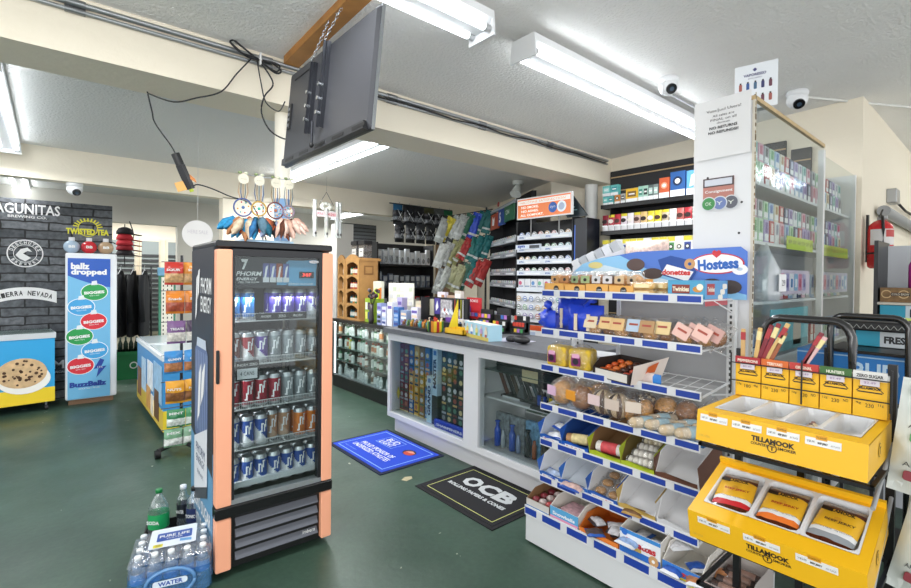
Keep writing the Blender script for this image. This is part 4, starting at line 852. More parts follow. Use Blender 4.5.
for k, (yy, w_, h, c, nm) in enumerate(((4.02, .13, .34, '#d8ccd8', 'pale lilac'), (3.86, .12, .31, '#b89a84', 'tan and lilac'), (3.74, .1, .36, '#cfc8c0', 'grey beige'))):
    t2 = thing('tall_carton', '%s tall carton standing at the back of the counter' % nm, 'box', (3.12, yy-.05, ZC), RX); rn = random.Random(k+40); q = MB().box(0, w_, 0, .04, 0, h, M(c, .5))
    for j in range(6): q.box(w_*.1+w_*.42*(j % 2), w_*.46+w_*.42*(j % 2), -.002, 0, h*.08+h*.3*(j//2), h*.32+h*.3*(j//2), M(rn.choice(['#8a6a9a', '#e8e4e0', '#a87a5a', '#4a4a5a', '#c8a0b0']), .5))
    q.build('carton', t2)
t = thing('striped_bowl', 'red yellow green striped drum shaped bowl on the counter', 'bowl', (2.66, 3.41, ZC))
cs_ = [M(c) for c in ('#b8282c', '#e6c52e', '#3f8a3c', '#2a2a2a', '#e08a2c', '#e6c52e')]
MB().lathe([(.06, 0), (.075, .01), (.075, .09), (.078, .1), (.065, .1), (.06, .02)], lambda r_, u: cs_[int(u*18) % 6] if r_ >= 0 else cs_[3], 36).build('bowl_body', t)
q = MB()
for k in range(6): a = k*1.05; q.cyl((.035*cos(a), .035*sin(a), .03), (.06*cos(a), .06*sin(a), .13), .009, ['#2a2a2e', '#c8402c', '#e8e0d0'][k % 3], 7)
q.build('trinkets', t)
t = thing('yellow_tray', 'long yellow tray with small red items beside the striped bowl', 'tray', (2.66, 3.28, ZC), RX)
MB().box(0, .25, 0, .13, 0, .01, M('#e8b82a', .4)).box(0, .25, 0, .008, 0, .05, M('#e8b82a', .4)).box(0, .25, .122, .13, 0, .055, M('#e8b82a', .4)).box(0, .008, 0, .13, 0, .05, M('#e8b82a', .4)).box(.242, .25, 0, .13, 0, .05, M('#e8b82a', .4)).build('tray_body', t)
for k in range(5): put(('ylit', k % 2), lambda q: q.cyl((0, 0, 0), (.05, 0, 0), .011, ['#a83a2c', '#3a2a2c'][k % 2], 8).cyl((.05, 0, 0), (.062, 0, 0), .009, '#b8b8b8', 8), 'pocket_lighter', '%s pocket lighter, %s from left in the yellow tray' % (['red', 'dark'][k % 2], ORD[k]), 'lighter', (2.69, 3.255-k*.045, ZC+.022), 0, 'lighters in the yellow tray')
t = thing('purple_display', 'purple stepped cardboard display behind the yellow tray', 'counter display', (2.98, 3.66, ZC), RX)
MB().box(0, .22, 0, .16, 0, .10, M('#6a3f9a', .45)).prism([(0, .1), (.22, .1), (.20, .22), (.03, .26)], .12, .16, M('#5a3590', .45)).box(.02, .2, -.003, 0, .02, .06, M('#8a68b8')).build('carton', t)
for k in range(3): put(('pb', k), lambda q: bottle_s(q, ['#a88ac8', '#e0b070', '#c8b8e0'][k], '#e8e4f0', '#e0a86a', .11, .018), 'shot_bottle', '%s shot bottle, %s from left in the purple display' % (['violet', 'amber', 'pale lilac'][k], ORD[k]), 'bottle', (3.03, 3.61-k*.055, ZC+.101), 0, 'bottles in the purple display')
t = thing('cartoon_carton', 'long pale blue counter box printed with round cartoon figures', 'box', (2.70, 3.05, ZC), RX-.28)
q = MB().box(0, .42, 0, .12, 0, .125, M('#a8cfe0', .45)).box(0, .42, -.001, 0, 0, .028, M('#c9b85a', .45)).box(.01, .41, .01, .11, .1251, .127, M('#e8e0d0'))
for k, (x, c) in enumerate(((.05, '#d8c86a'), (.13, '#e8e4e0'), (.22, '#d8d080'), (.30, '#b89ac8'), (.38, '#e0d4b8'))): q.disc(x, .065, .026, -.003, M(c), 14).disc(x, .1, .012, -.003, M('#e8c8b0'), 10).box(x-.015, x+.015, -.0045, -.003, .03, .05, M(['#c86a5a', '#5a7ab8', '#8ab85a', '#c8a03a', '#a85a5a'][k]))
q.build('carton', t)
red = [(3.08, 3.42, .20, .30, '#c02c34', 'red', 'card of white charms'), (3.05, 3.20, .16, .2, '#1f1f22', 'black', 'tiered rack of colourful lighters'), (3.08, 3.02, .16, .22, '#24262a', 'charcoal', 'tiered rack of packets'), (3.12, 3.60, .14, .26, '#cfd4d0', 'grey', 'card of tiny trinkets'), (3.14, 2.84, .14, .16, '#2c3034', 'dark', 'low rack of tins')]
for k, (x, yy, w_, h, c, nm, ds) in enumerate(red):
    def f(q):
        rn = random.Random(k+20); q.box(-w_/2, w_/2, .05, .07, 0, h, M(c, .45)).box(-w_/2, w_/2, -.03, .05, 0, .02, M(c, .45))
        for j in range(3):
            q.box(-w_/2, w_/2, -.02+j*.02, .05, .02, .05+j*.055, M(c, .45))
            for i in range(4):
                cx_ = -w_/2+w_*(i+.5)/4; q.box(cx_-w_*.1, cx_+w_*.1, -.024+j*.02, -.02+j*.02, .015+j*.055, .05+j*.055, M(rn.choice(['#e8e8e4', '#d84a3a', '#3a6ab8', '#e8c83a', '#4a9a5a', '#1a1a1a', '#b87ac8'])))
        if nm == 'red': q.text('MOKE', 0, h-.03, w_*.7, .047, W, .025)
    t2 = thing('counter_rack', '%s %s at the back of the counter' % (nm, ds), 'counter display', (x, yy, ZC), RX); q = MB(); f(q); q.build('rack', t2)
for k in range(3): put(('wpk', k), lambda q: q.rbox(-.03, .03, 0, .03, 0, .1, M(['#e8e8ea', '#e0dcd8', '#d8dce4'][k], .4), .008).disc(0, .06, .018, -.001, M(['#c85a5a', '#4a5a8a', '#2a2a2a'][k])), 'small_pack', ['white pack with red dot before the red card', 'cream pack with navy dot before the red card', 'pale pack with black dot before the red card'][k], 'pack', (2.95, 3.47-k*.07, ZC), RX)
tag(MB().add([(0, 0, 0), (.3, .02, 0), (.28, .22, 0), (-.02, .2, 0), (0, 0, .003), (.3, .02, .003), (.28, .22, .003), (-.02, .2, .003)], [(0, 3, 2, 1), (4, 5, 6, 7), (0, 1, 5, 4), (1, 2, 6, 5), (2, 3, 7, 6), (3, 0, 4, 7)], M('#c8c8d8', .5)).build('paper_sheet'), 'pale lilac sheet of paper lying on the counter', 'paper'); place(bpy.data.objects['paper_sheet'], (2.68, 2.72, ZC), RX)
tag(MB().ball((0, 0, .03), .09, .05, .03, '#1c1c1f', 12, 8).ball((.1, .02, .025), .05, .04, .025, '#26262a', 10, 6).build('card_reader'), 'black rounded device lying at the near end of the counter', 'device'); place(bpy.data.objects['card_reader'], (2.72, 2.43, ZC), 1.4)
# ================= HANGING ACRYLIC SIGN (chime like) =================
t = thing('hanging_display', 'clear hanging display with flower top, red lettered bar and tubes', 'hanging display', (2.53, 5.6, 0)); t.scale = (.8, 1, 1)
MB().tube([(.0, 0, 2.40), (.12, 0, 2.56), (.24, 0, 2.40)], .004, '#3a3436', 5).tube([(.12, 0, 2.56), (.12, 0, 2.755)], .0015, '#8a8a8a', 4).build('hanger_wire', t)
q = MB(); rn = random.Random(2)
for k in range(8): a = k*pi/4; q.ball((.12+.07*cos(a), 0, 2.38+.035*sin(a)), .04, .012, .025, '#c8c8be', 8, 5)
q.build('flower_ornament', t)
MB().box(-.06, .36, -.01, .005, 2.25, 2.32, M('#d4c4c4', .5)).text('KRATOM SHOTS', .15, 2.285, .36, -.012, M('#b8384a', .4), .035, bold=.02).build('lettered_bar', t)
for k, x in enumerate((-.07, .12, .30, .35)):
    a = MB().lathe([(.028, 2.0), (.028, 2.45 if k != 1 else 2.36)], clear('#e8ecec', .1, .1, .4, .35, '#c8ccc8'), 12, (x, 0, 0), cap=False).disc(x, 2.04, .018, -.03, M('#2a2628'), 12).build('clear_tube', t)
    q = MB()
    for j in range(4): q.box(x-.01, x+.01, -.005, .005, 2.06+j*.08, 2.12+j*.08, M(['#c8b8d8', '#e8d8a8', '#d8a8a8', '#b8c8d8'][(j+k) % 4]))
    q.build('packets', a)
# ================= CLAMSHELL SHELF beyond =================
t = thing('gondola_shelf', 'black shelving unit of silver packaged goods beneath the tube light', 'shelving', (4.2, 7.0, 0), 0)
q = MB().box(0, 1.2, .3, .34, 0, 2.1, M('#1a1b1d', .6)); q.build('back_panel', t)
for z in (.25, .6, .93, 1.29, 1.70): MB().box(0, 1.2, 0, .3, z, z+.03, M('#1c1d20', .5)).build('shelf', t)
for x in (0, 1.18): MB().box(x, x+.02, 0, .34, 0, 2.1, M('#1a1b1d', .6)).build('side_panel', t)
rn = random.Random(5)
pal = {1.73: [('silver', '#d0d4d8'), ('pearl', '#e8e8ec'), ('grey', '#a8acb0')], 1.32: [('steel', '#7a828a'), ('dark blue', '#4a5264'), ('silver', '#a8aeb4'), ('charcoal', '#303438')], .96: [('red', '#a8242c'), ('dark red', '#8a1c28'), ('black', '#222226'), ('red', '#b82c34')], .63: [('grey', '#6a6e74'), ('tan', '#9a8264'), ('dark', '#2c2e32')], .28: [('grey', '#5a5e62'), ('blue', '#3a4a6a')]}
for ri, (z, cs) in enumerate(pal.items()):
    for k in range(10 if z > .9 else 8):
        nm, c = rn.choice(cs); h = rn.choice([.22, .25, .28]) if z > 1 else .2
        def f(q):
            q.rbox(-.045, .045, 0, .05, 0, h, M(c, .35), .008).box(-.035, .035, -.003, 0, h*.55, h*.9, M('#d8dadc' if z > 1.5 else '#a0a4a8', .4)).ball((0, -.008, h*.3), .03, .014, h*.2, clear('#d8dce0', .2, .1, .6, .4, '#a8acb0'), 8, 6)
        put(('clam', c, h, z > 1.5), f, 'clamshell_pack', '%s clamshell pack, %s from left on the %s shelf of the black unit' % (nm, ORD[k], ['top', 'second', 'third', 'fourth', 'bottom'][ri]), 'pack', (4.28+k*(.115 if z > .9 else .14), 7.05, z+.001), 0, 'packs on the black shelving unit')
# hanging black bags on a bar below the header
t = thing('hang_bar', 'dark bar fixed under the header holding black pouches', 'rail', (0, 0, 0))
MB().cyl((3.88, 6.12, 2.62), (5.1, 6.12, 2.62), .01, '#2a2c2e', 8).build('bar', t)
MB().cyl((3.88, 6.08, 2.35), (5.1, 6.08, 2.35), .008, '#2a2c2e', 8).build('bar', t)
t['label'] = 'pair of dark rails along the header holding black pouches'
hb = [('blue topped black', '#2f6a94'), ('black', '#222226'), ('black', '#26282c'), ('olive topped black', '#4a4a2c'), ('grey topped black', '#5a5e5c'), ('green topped black', '#1f6a44')]
for r_ in range(2):
    for k in range(6):
        nm, c = hb[k] if r_ == 0 else ('black and silver', '#3a3c40')
        def f(q):
            q.pouch(.19, .30, .09, c, nx=8, nz=10, jit=.022, seed=k+r_*9, bands=[(.15, M('#1c1d20', .3)), (.42, M('#74787c', .25, noise=.6, scale=30)), (.74, M('#2a2b2f', .25, noise=.5, scale=25)), (1, M(c, .35))])
            q.tube([(0, -.05, .3), (.0, -.03, .33)], .004, '#888').cyl((-.05, -.05, .22), (.06, -.06, .06), .004, '#d0d4d6', 5).cyl((.05, -.05, .2), (-.04, -.06, .08), .003, '#d0d4d6', 5)
        put(('hb', k, r_), f, 'hanging_pouch', '%s pouch, %s from left in %s row hung on the header' % (nm, ORD[k], ['upper', 'lower'][r_]), 'pouch', (3.98+k*.195, 6.05-.05*r_, 2.30-.27*r_), random.uniform(-.2, .2), 'pouches hung on the header')
# ================= HANGING JERSEY BAGS / PENNANTS =================
t = thing('pennant_rack', 'dark wire rack of folded sports bags left of nicotine shelves', 'rack', (0, 0, 0))
q = MB()
for z in (2.55, 2.17, 1.82): q.cyl((4.42, 5.55, z-.15), (5.1, 5.16, z), .008, '#2a2c2e', 6)
q.cyl((5.13, 5.33, 0), (5.13, 5.33, 2.6), .015, '#2a2c2e').cyl((4.42, 5.58, 0), (4.42, 5.58, 2.45), .012, '#2a2c2e'); q.build('frame', t)
fl = [[('teal', '#1f6a68'), ('royal blue', '#2a4cc0'), ('green', '#2a6a50'), ('silver', '#b4b8b4'), ('yellow', '#c8b83a'), ('pale grey', '#a8aca8')],
      [('teal', '#1d6c6e'), ('teal', '#236e6a'), ('red', '#a83030'), ('olive', '#8a8a5a'), ('grey', '#9a9c98'), ('silver', '#babdb8')],
      [('red', '#b03a38'), ('teal', '#1d6c6e'), ('dark green', '#2c5a4a'), ('khaki', '#a0a07a'), ('silver', '#b0b4ae'), ('grey', '#8e9290')]]
rn = random.Random(31)
for r_ in range(3):
    for k in range(8):
        nm, c = fl[r_][k*6//8]; u = k/7.4; tl = rn.uniform(14, 30); hh = rn.uniform(.34, .44)
        def f(q):
            q.T = Matrix.Rotation(radians(tl), 4, 'Y') @ Matrix.Translation((0, 0, -hh))
            q.pouch(.135, hh, .07, c, nx=8, nz=12, jit=.02, seed=k*3+r_, bands=[(.18, M(c, .5)), (.24, M('#c8ccca', .5)), (.55, M(c, .5)), (.6, M('#d4d6d2' if k % 2 else c, .5)), (1, M(c, .5, noise=.3, scale=30))])
            q.tube([(0, 0, hh-.02), (.0, .0, hh+.03)], .005, '#2a2a2c')
        put(('fl', r_, k), f, 'folded_bag', '%s slanting folded bag, %s from right on the %s rail of the wire rack' % (nm, ORD[k], ['upper', 'middle', 'lower'][r_]), 'bag', (5.04-.62*u-.02*r_, 5.14+.36*u, 2.52-.15*u-.37*r_), RX+.9+rn.uniform(-.3, .3), 'folded bags on the wire rack')
# ================= NICOTINE SHELVES =================
def tin(q, c, c2='#f0f0f2'):
    q.lathe([(.034, 0), (.036, .004), (.036, .018), (.034, .021)], M('#e4e6e8', .35), 18, (0, 0, .036), 'y')
    q.disc(0, .036, .030, -.0225, M(c2, .35), 18).lathe([(.024, .022), (.031, .022), (.031, .0235), (.024, .0235)], M(c, .35), 18, (0, 0, .036), 'y', False, False).box(-.018, .018, -.0245, -.022, .031, .041, M(c, .4))
def tray(q, w_, lip='#dfe6ee', tx='#3a6ab8', words=('ZYN', 'ZYN'), d=.22):
    q.box(0, w_, 0, d, 0, .008, M('#b9c0c8', .4)).box(0, w_, -.004, 0, -.012, .045, M(lip, .35))
    for k, s in enumerate(words): q.text(s, w_*(k+.18)/len(words), .014, .07, -.006, M(tx, .4), .018, bold=.04); q.box(w_*(k+.35)/len(words), w_*(k+.9)/len(words), -.0055, -.004, .0, .02, M('#f2f5f8', .4))
t = thing('nicotine_display', 'white lit nicotine tin shelf unit under the orange sign', 'shelving', (4.35, 3.97, 0), RX)
q = MB().box(0, .8, .22, .25, .3, 2.2, M('#1d1e22', .5)).box(-.018, 0, 0, .25, .0, 2.2, M('#25272b', .5)).box(.8, .812, 0, .25, .0, 2.2, M('#25272b', .5)).box(0, .8, .02, .25, 0, .3, M('#25272b', .5)); q.build('carcass', t)
trz = [1.985, 1.84, 1.695, 1.56]
for z in trz: q = MB(); tray(q, .8); o = q.build('shelf_tray', t); o.location = (0, 0, z)
MB().box(0, .8, 0, .24, 1.385, 1.395, M('#b9c0c8')).box(0, .8, -.004, 0, 1.355, 1.40, M('#dfe6ee')).build('shelf_tray', t)
q = MB().box(.0, .8, .0, .24, .995, 1.335, M('#dfe2e8', .4)); q.build('tin_board', t)
MB().box(0, .8, 0, .24, .78, .96, M('#e8e8ea', .4)).box(0, .8, -.003, 0, .90, .96, M('#d8582c', .4)).box(.02, .3, -.003, 0, .80, .88, M('#b8c8e0')).build('orange_edge_box', t)
MB().box(.0, .38, -.03, 0, 1.86, 1.915, M('#dfe8f4', .4)).text('zyn', .09, 1.888, .12, -.032, M('#2a58b8', .4), .035, bold=.05).box(.22, .37, -.032, -.03, 1.868, 1.905, M('#4a5058')).build('brand_strip', t)
Nm = Matrix.Translation((4.35, 3.97, 0)) @ Matrix.Rotation(RX, 4, 'Z')
tc_ = [('blue', '#4a78c0'), ('teal', '#3f9a98'), ('amber', '#c89a4a'), ('green', '#4a9a5c'), ('grey', '#8a9098'), ('red', '#b8524a'), ('violet', '#7a62a8'), ('dark green', '#2f5a44')]
rowc = [[0, 0, 4, 5, 2, 5, 4, 2], [0, 4, 1, 1, 3, 3, 1, 1], [2, 2, 3, 0, 0, 0, 4, 0], [7, 5, 3, 7, 5, 7, 4, 5]]
for ri, z in enumerate(trz):
    for k in range(8):
        if ri == 1 and k < 4: continue
        nm, c = tc_[rowc[ri][k]]
        put(('tin', nm), lambda q: tin(q, c), 'nicotine_tin', '%s ringed round tin, %s from left on %s tray below orange sign' % (nm, ORD[k], ['top', 'second', 'third', 'fourth'][ri]), 'tin', Nm @ Vector((.06+k*.097, .03, z+.0085)), RX, 'upright tins in the white shelf unit')
for ri in range(3):
    for k in range(8):
        nm, c = tc_[[[2, 0, 0, 4, 4, 0, 1, 2], [7, 3, 0, 2, 2, 0, 4, 1], [4, 6, 6, 5, 2, 6, 0, 0]][ri][k]]
        put(('tin', nm), lambda q: tin(q, c), 'nicotine_tin', '%s ringed round tin, %s from left in %s row of the tin board' % (nm, ORD[k], ['top', 'middle', 'bottom'][ri]), 'tin', Nm @ Vector((.055+k*.098, -.0005, 1.235-ri*.1)), RX, 'tins on the lower tin board')
for k in range(8):
    nm, c = [('pink', '#d86a8a'), ('white', '#e6e6ea'), ('blue', '#6a9ad0'), ('mint', '#7ac0a0')][k % 4]
    put(('cardt', nm), lambda q: q.rbox(-.045, .045, 0, .03, 0, .11, M('#e6e8ec', .4), .005).disc(-.01, .06, .025, -.002, M(c, .4), 12).box(-.035, .035, -.001, 0, .012, .03, M('#9aa8c0')), 'pouch_card', '%s dotted white pouch card, %s from left above the tin board' % (nm, ORD[k]), 'card', Nm @ Vector((.05+k*.1, .02, 1.396)), RX, 'cards above the tin board')
t = thing('orange_sign', 'orange and white lit promotional sign above the tin shelves', 'sign', (4.22, 3.86, 2.20), RX)
q = MB().box(0, .78, 0, .03, 0, .245, M('#f0f0f0', .4)).box(.015, .765, -.003, 0, .015, .23, M('#e8824a', .4, 0, .25)).box(.02, .76, -.005, -.003, .165, .215, M('#f6ece6', .4, 0, .3)).text('NICOTINE SATISFACTION', .38, .19, .64, -.0065, M('#e8a070'), .025)
q.text('NO SMOKE.', .2, .135, .26, -.005, M('#fff4ec', .4, 0, .3), .028, bold=.03).text('NO ASHES.', .2, .09, .26, -.005, M('#fff4ec', .4, 0, .3), .028, bold=.03).text('ALL COMFORT.', .23, .045, .34, -.005, M('#fff4ec', .4, 0, .3), .028, bold=.03)
q.disc(.53, .1, .058, -.006, M('#3a6ac0'), 20).disc(.65, .1, .062, -.007, M('#e4ecf4', .4, 0, .2), 20).disc(.65, .1, .04, -.008, M('#b8c8e0'), 20).text('zyn', .53, .1, .07, -.008, W, .03)
q.build('sign_face', t); MB().cyl((.2, .02, -.2), (.2, .02, 0), .008, '#888').cyl((.6, .02, -.2), (.6, .02, 0), .008, '#888').build('sign_posts', t)
t = thing('dark_cabinet', 'tall black box cabinet right of the nicotine shelf with blue stripe', 'cabinet', (4.36, 3.145, 0), RX)
MB().box(0, .16, 0, .235, 0, 2.17, M('#1b1e26', .4)).box(0, .012, -.002, 0, 1.3, 2.1, M('#3a6ac8', .3)).build('cabinet_body', t)
t = thing('angled_dark_sign', 'dark teal angled sign board on top of the black cabinet', 'sign', (4.3, 3.2, 2.18), RX)
MB().add([(.0, 0, 0), (.26, 0, -.0), (.05, 0, .26), (-.12, 0, .22), (.0, .02, 0), (.26, .02, 0), (.05, .02, .26), (-.12, .02, .22)], [(0, 1, 2, 3), (7, 6, 5, 4), (0, 4, 5, 1), (1, 5, 6, 2), (2, 6, 7, 3), (3, 7, 4, 0)], M('#1d2a30', .4)).box(.0, .1, -.003, 0, .1, .112, '#8ab0b4').box(.02, .13, -.003, 0, .07, .08, '#8ab0b4').build('board', t)
# ---- angled left unit (runs along 60 deg)
AA = radians(60)-pi   # local x points back towards the camera side, front faces the counter
p1_ = Vector((5.09, 5.2, 0)); Lm = Matrix.Translation(p1_) @ Matrix.Rotation(AA, 4, 'Z'); LW = 1.3
t = thing('tobacco_shelf', 'dark angled shelf unit of tins left of the white tin shelves', 'shelving', p1_, AA)
MB().box(0, LW, .2, .26, .2, 2.62, M('#1c1d21', .5)).box(0, .02, 0, .24, 0, 2.5, M('#1c1d21', .5)).box(.02, LW, .02, .24, 0, .5, M('#1c1d21', .5)).build('carcass', t)
lz = [2.03, 1.88, 1.62, 1.44, 1.2, 1.0]
lz = [1.985, 1.80, 1.56, 1.40, 1.14, .95, .78]
for k, z in enumerate(lz):
    q = MB(); tray(q, LW-.04, '#a9aeb6' if k else '#cdd4dc', '#3a4a6a', ('GRIZZLY', 'LONGHORN') if k > 1 else ('ZYN', 'VELO')); o = q.build('shelf_tray', t); o.location = (.02, 0, z)
MB().box(.02, .52, -.02, 0, 2.22, 2.44, M('#b8502c', .4)).art([(.18, .0+2.28), (.3, 2.27), (.34, 2.40), (.27, 2.36), (.22, 2.41)], -.022, W).box(.52, .82, -.02, 0, 2.24, 2.46, M('#2c4a94', .4)).text('5', .62, 2.35, .08, -.022, W, .14, bold=.04).box(.82, 1.25, -.02, 0, 2.26, 2.48, M('#2c6a4a', .4)).text('ON', .98, 2.38, .16, -.022, W, .06).box(0, LW, -.022, 0, 2.46, 2.50, M('#9aa0a8')).build('header_panel', t)
MB().disc(.45, 2.56, .06, 0, '#b03a3a', 16, .035).build('round_topper', t)
for ri, z in enumerate(lz):
    for k in range(13):
        nm, c = tc_[(k*5+ri*3) % 8]
        put(('tin2', nm), lambda q: tin(q, c, '#d8d8d4'), 'tobacco_tin', '%s ringed tin, %s from left on %s tray of the dark angled shelf' % (nm, ORD[k], ORD[ri]+('' if ri else ' (top)')) if 0 else '%s ringed tin, %s from left on %s tray of dark angled shelf' % (nm, ORD[k], ORD[ri]), 'tin', Lm @ Vector((.08+k*.093, .03, z+.0085)), AA, 'tins on the angled shelf')
# flood light cone
t = thing('security_light', 'white dual security lamp hanging at the sloping wall top', 'lamp', (4.55, 4.15, 2.6))
MB().cyl((0, 0, .155), (0, 0, .10), .07, '#c9ccc8', 16).build('mount', t); MB().cyl((0, 0, .10), (-.07, -.02, -.03), .03, '#d8dcd8', 12, .075).build('lamp_head', t)
# ================= SLATWALL SHELVES =================
shz = [2.30, 2.02, 1.735]
Sm = Matrix.Translation((4.53, 2.93, 0)) @ Matrix.Rotation(RX, 4, 'Z'); SWD = 1.5
for k, z in enumerate(shz):
    t = thing('wall_shelf', ['upper', 'middle', 'lower'][k]+' black slatwall shelf of boxed goods on the right wall', 'shelf', (4.53, 2.93, z), RX)
    MB().box(0, SWD, 0, .238, -.03, 0, M('#1d1d20', .5)).build('shelf_board', t); MB().box(0, SWD, -.003, 0, -.035, .008, M('#111113', .4)).build('front_rail', t)
    for x in (.1, 1.4): MB().prism([(x, -.03), (x+.006, -.03), (x+.006, -.12), (x, -.12)], .02, .238, '#1d1d20').build('bracket', t)
def pk(q, w_, h, c, c2, d=.05, top=None, kind=0, sd=0):
    q.box(-w_/2, w_/2, 0, d, 0, h, M(c, .4)); rn = random.Random(sd)
    q.box(-w_*.5, w_*.5, -.001, 0, 0, h*.28, M('#e6e8ea', .4))
    if kind == 0: q.disc(0, h*.62, w_*.32, -.002, M(c2, .4), 14).disc(0, h*.62, w_*.18, -.003, M('#f0f0ee', .4), 12)
    elif kind == 1: q.box(-w_*.36, w_*.36, -.002, 0, h*.4, h*.8, M(c2, .4)).box(-w_*.25, w_*.25, -.003, -.002, h*.55, h*.65, M('#f0f0ee'))
    else: q.art([(-w_*.3, h*.35), (w_*.35, h*.45), (w_*.1, h*.9), (-w_*.2, h*.8)], -.002, M(c2, .4)).disc(w_*.2, h*.75, w_*.14, -.003, M('#e8d83a'), 8)
    if top: q.box(-w_*.5, w_*.5, -.002, d, h*.9, h, M(top, .4))
topi = [(.035, .06, .09, 0, 'teal', '#5ab0ae', '#8accc8', 1), (.10, .06, .09, 0, 'pale teal', '#58aeb0', '#3a8a90', 1), (.045, .09, .11, .096, 'light teal', '#6abcb8', '#a8dcd8', 1), (.14, .09, .11, .096, 'aqua', '#64b6b4', '#3a9098', 1),
        (.175, .06, .095, 0, 'orange', '#c8803a', '#3a2a1c', 0), (.24, .05, .10, 0, 'grey', '#a8a8a4', '#4a4a4a', 1), (.34, .13, .14, 0, 'bright yellow', '#e8b828', '#7a5a1c', 1), (.437, .05, .15, 0, 'mint', '#9ac8b8', '#4a8a7a', 1), (.49, .05, .15, 0, 'pale mint', '#a8ccbc', '#2a3a3a', 1), (.543, .05, .15, 0, 'dark striped', '#5a6a68', '#b8d0c8', 1), (.596, .05, .15, 0, 'grey striped', '#7a8482', '#b8d0c8', 1), (.68, .10, .20, 0, 'orange and white', '#c85a34', '#e8a888', 0), (.81, .14, .24, 0, 'deep blue', '#2c5a98', '#1a2a4a', 0), (.965, .14, .23, 0, 'blue and white', '#5a9ad0', '#e8f0f8', 2), (1.12, .14, .22, 0, 'plain blue', '#3a6ab0', '#c8d8e8', 0)]
for k, (u, w_, h, z, nm, c, c2, kd) in enumerate(topi):
    put(('ti', k), lambda q: pk(q, w_, h, c, c2, .05, None, kd, k), 'retail_box', '%s retail box, %s along the upper slatwall shelf%s' % (nm, ORD[k], ', stacked on another' if z else ''), 'box', Sm @ Vector((u, .03, 2.309+z)), RX)
mid = ['#8a2434', '#a82a3a', '#b83440', '#d8ccd4', '#e0d8dc', '#c8a89a', '#d8b87a', '#e0d048', '#e8d83a', '#c0b098', '#e4e0da', '#b8605a', '#b0303a', '#e8e4e0', '#d8c0c4', '#a84a50']
mn = ['wine red', 'red', 'bright red', 'pale pink', 'white and pink', 'tan', 'amber', 'yellow', 'lemon yellow', 'brown and cream', 'white', 'rose', 'crimson', 'white and black', 'blush', 'dusty red']
for k in range(16):
    w_ = .068
    def f(q):
        q.pouch(w_, .17, .03, mid[k], nx=4, nz=6, jit=.003, seed=k, bands=[(.25, M('#e4e4e6', .4)), (.85, M(mid[k], .35)), (1, M('#d8c83a' if k < 10 and k % 2 else mid[k], .35))])
        q.disc(0, .10, .03, -.018, M(['#2a1c1c', '#e8e0d8', '#4a2a22'][k % 3]), 12, .022).box(-.03, .03, -.0175, -.016, .045, .06, M('#f0f0f0'))
    put(('mi', k), f, 'cigar_pouch', '%s foil pouch, %s from left on the middle slatwall shelf' % (mn[k], ORD[k]), 'pouch', Sm @ Vector((.04+k*.073, .03, 2.029)), RX, 'foil pouches on the middle slatwall shelf')
for k in range(16):
    c, nm = [('#c8b83a', 'yellow'), ('#e0cf3c', 'lemon'), ('#e6e6e2', 'white'), ('#3a4a94', 'navy and yellow'), ('#e2e0d0', 'cream'), ('#4a8a4a', 'green and white')][(k*5+k//4) % 6]
    def f(q):
        q.rbox(-.038, .038, 0, .03, 0, .19, M('#e4e4e2', .4), .004).box(-.037, .037, -.002, 0, .145, .188, M('#ddd03a' if k % 4 != 2 else '#e8e8e8', .4)).box(-.03, .03, -.002, 0, .03, .13, M(c, .4)).disc(0, .09, .022, -.004, M('#20242c'), 12).disc(0, .09, .013, -.005, M('#e8e8e0'), 10)
    put(('lo', k), f, 'cigarillo_pack', '%s tall pack, %s from left on the lower slatwall shelf' % (nm, ORD[k]), 'pack', Sm @ Vector((.045+k*.079, .03, 1.744)), RX, 'tall packs on the lower slatwall shelf')
# ================= SNACK CAKE RACK =================
RKX, RKY = 2.2, 1.80
t = rack = thing('snack_cake_rack', 'white wire snack cake rack with blue price rails in front of the counter end', 'rack', (RKX, RKY, 0), RX)
Rk = Matrix.Translation((RKX, RKY, 0)) @ Matrix.Rotation(RX, 4, 'Z')
WH = M('#dcdee0', .45); BL = M('#1f3f9c', .4); RW = .90
MB().box(-.02, RW, -.105, .32, 0.012, .168, M('#d2d4d6', .5)).build('base', t)
MB().box(-.02, RW, -.105, .32, .172, .2, WH).build('base_deck', t)
for x in (.0, RW-.02):
    q = MB().box(x, x+.035, .322, .355, .0, 1.56, WH)
    for k in range(46): q.box(x+.012, x+.022, .3205, .322, .24+k*.028, .255+k*.028, '#3c3e40')
    q.build('upright', t)
for x in (.0, RW-.02): pass
MB().box(.035, RW-.02, .34, .35, .2, .99, M('#b9bbbe', .5)).box(.3, RW-.02, .34, .35, .99, 1.42, M('#a4a6aa', .5)).build('back_panel', t)
LV = [1.43, 1.208, 1.0, .773, .566, .35]; TILT = [0, 0, .085, .08, .30, .33]
def rail(q, z, y=-.004, x0=0, x1=RW, h=.042):
    q.box(x0, x1, y, y+.006, z-h/2, z+h/2, WH).box(x0+.005, x1-.005, y-.002, y, z-h*.33, z+h*.33, BL)
    k = x0+.09
    while k < x1-.05: q.box(k, k+.04, y-.004, y-.002, z-h*.42, z+h*.42, M('#d5d7da', .5)); k += .165
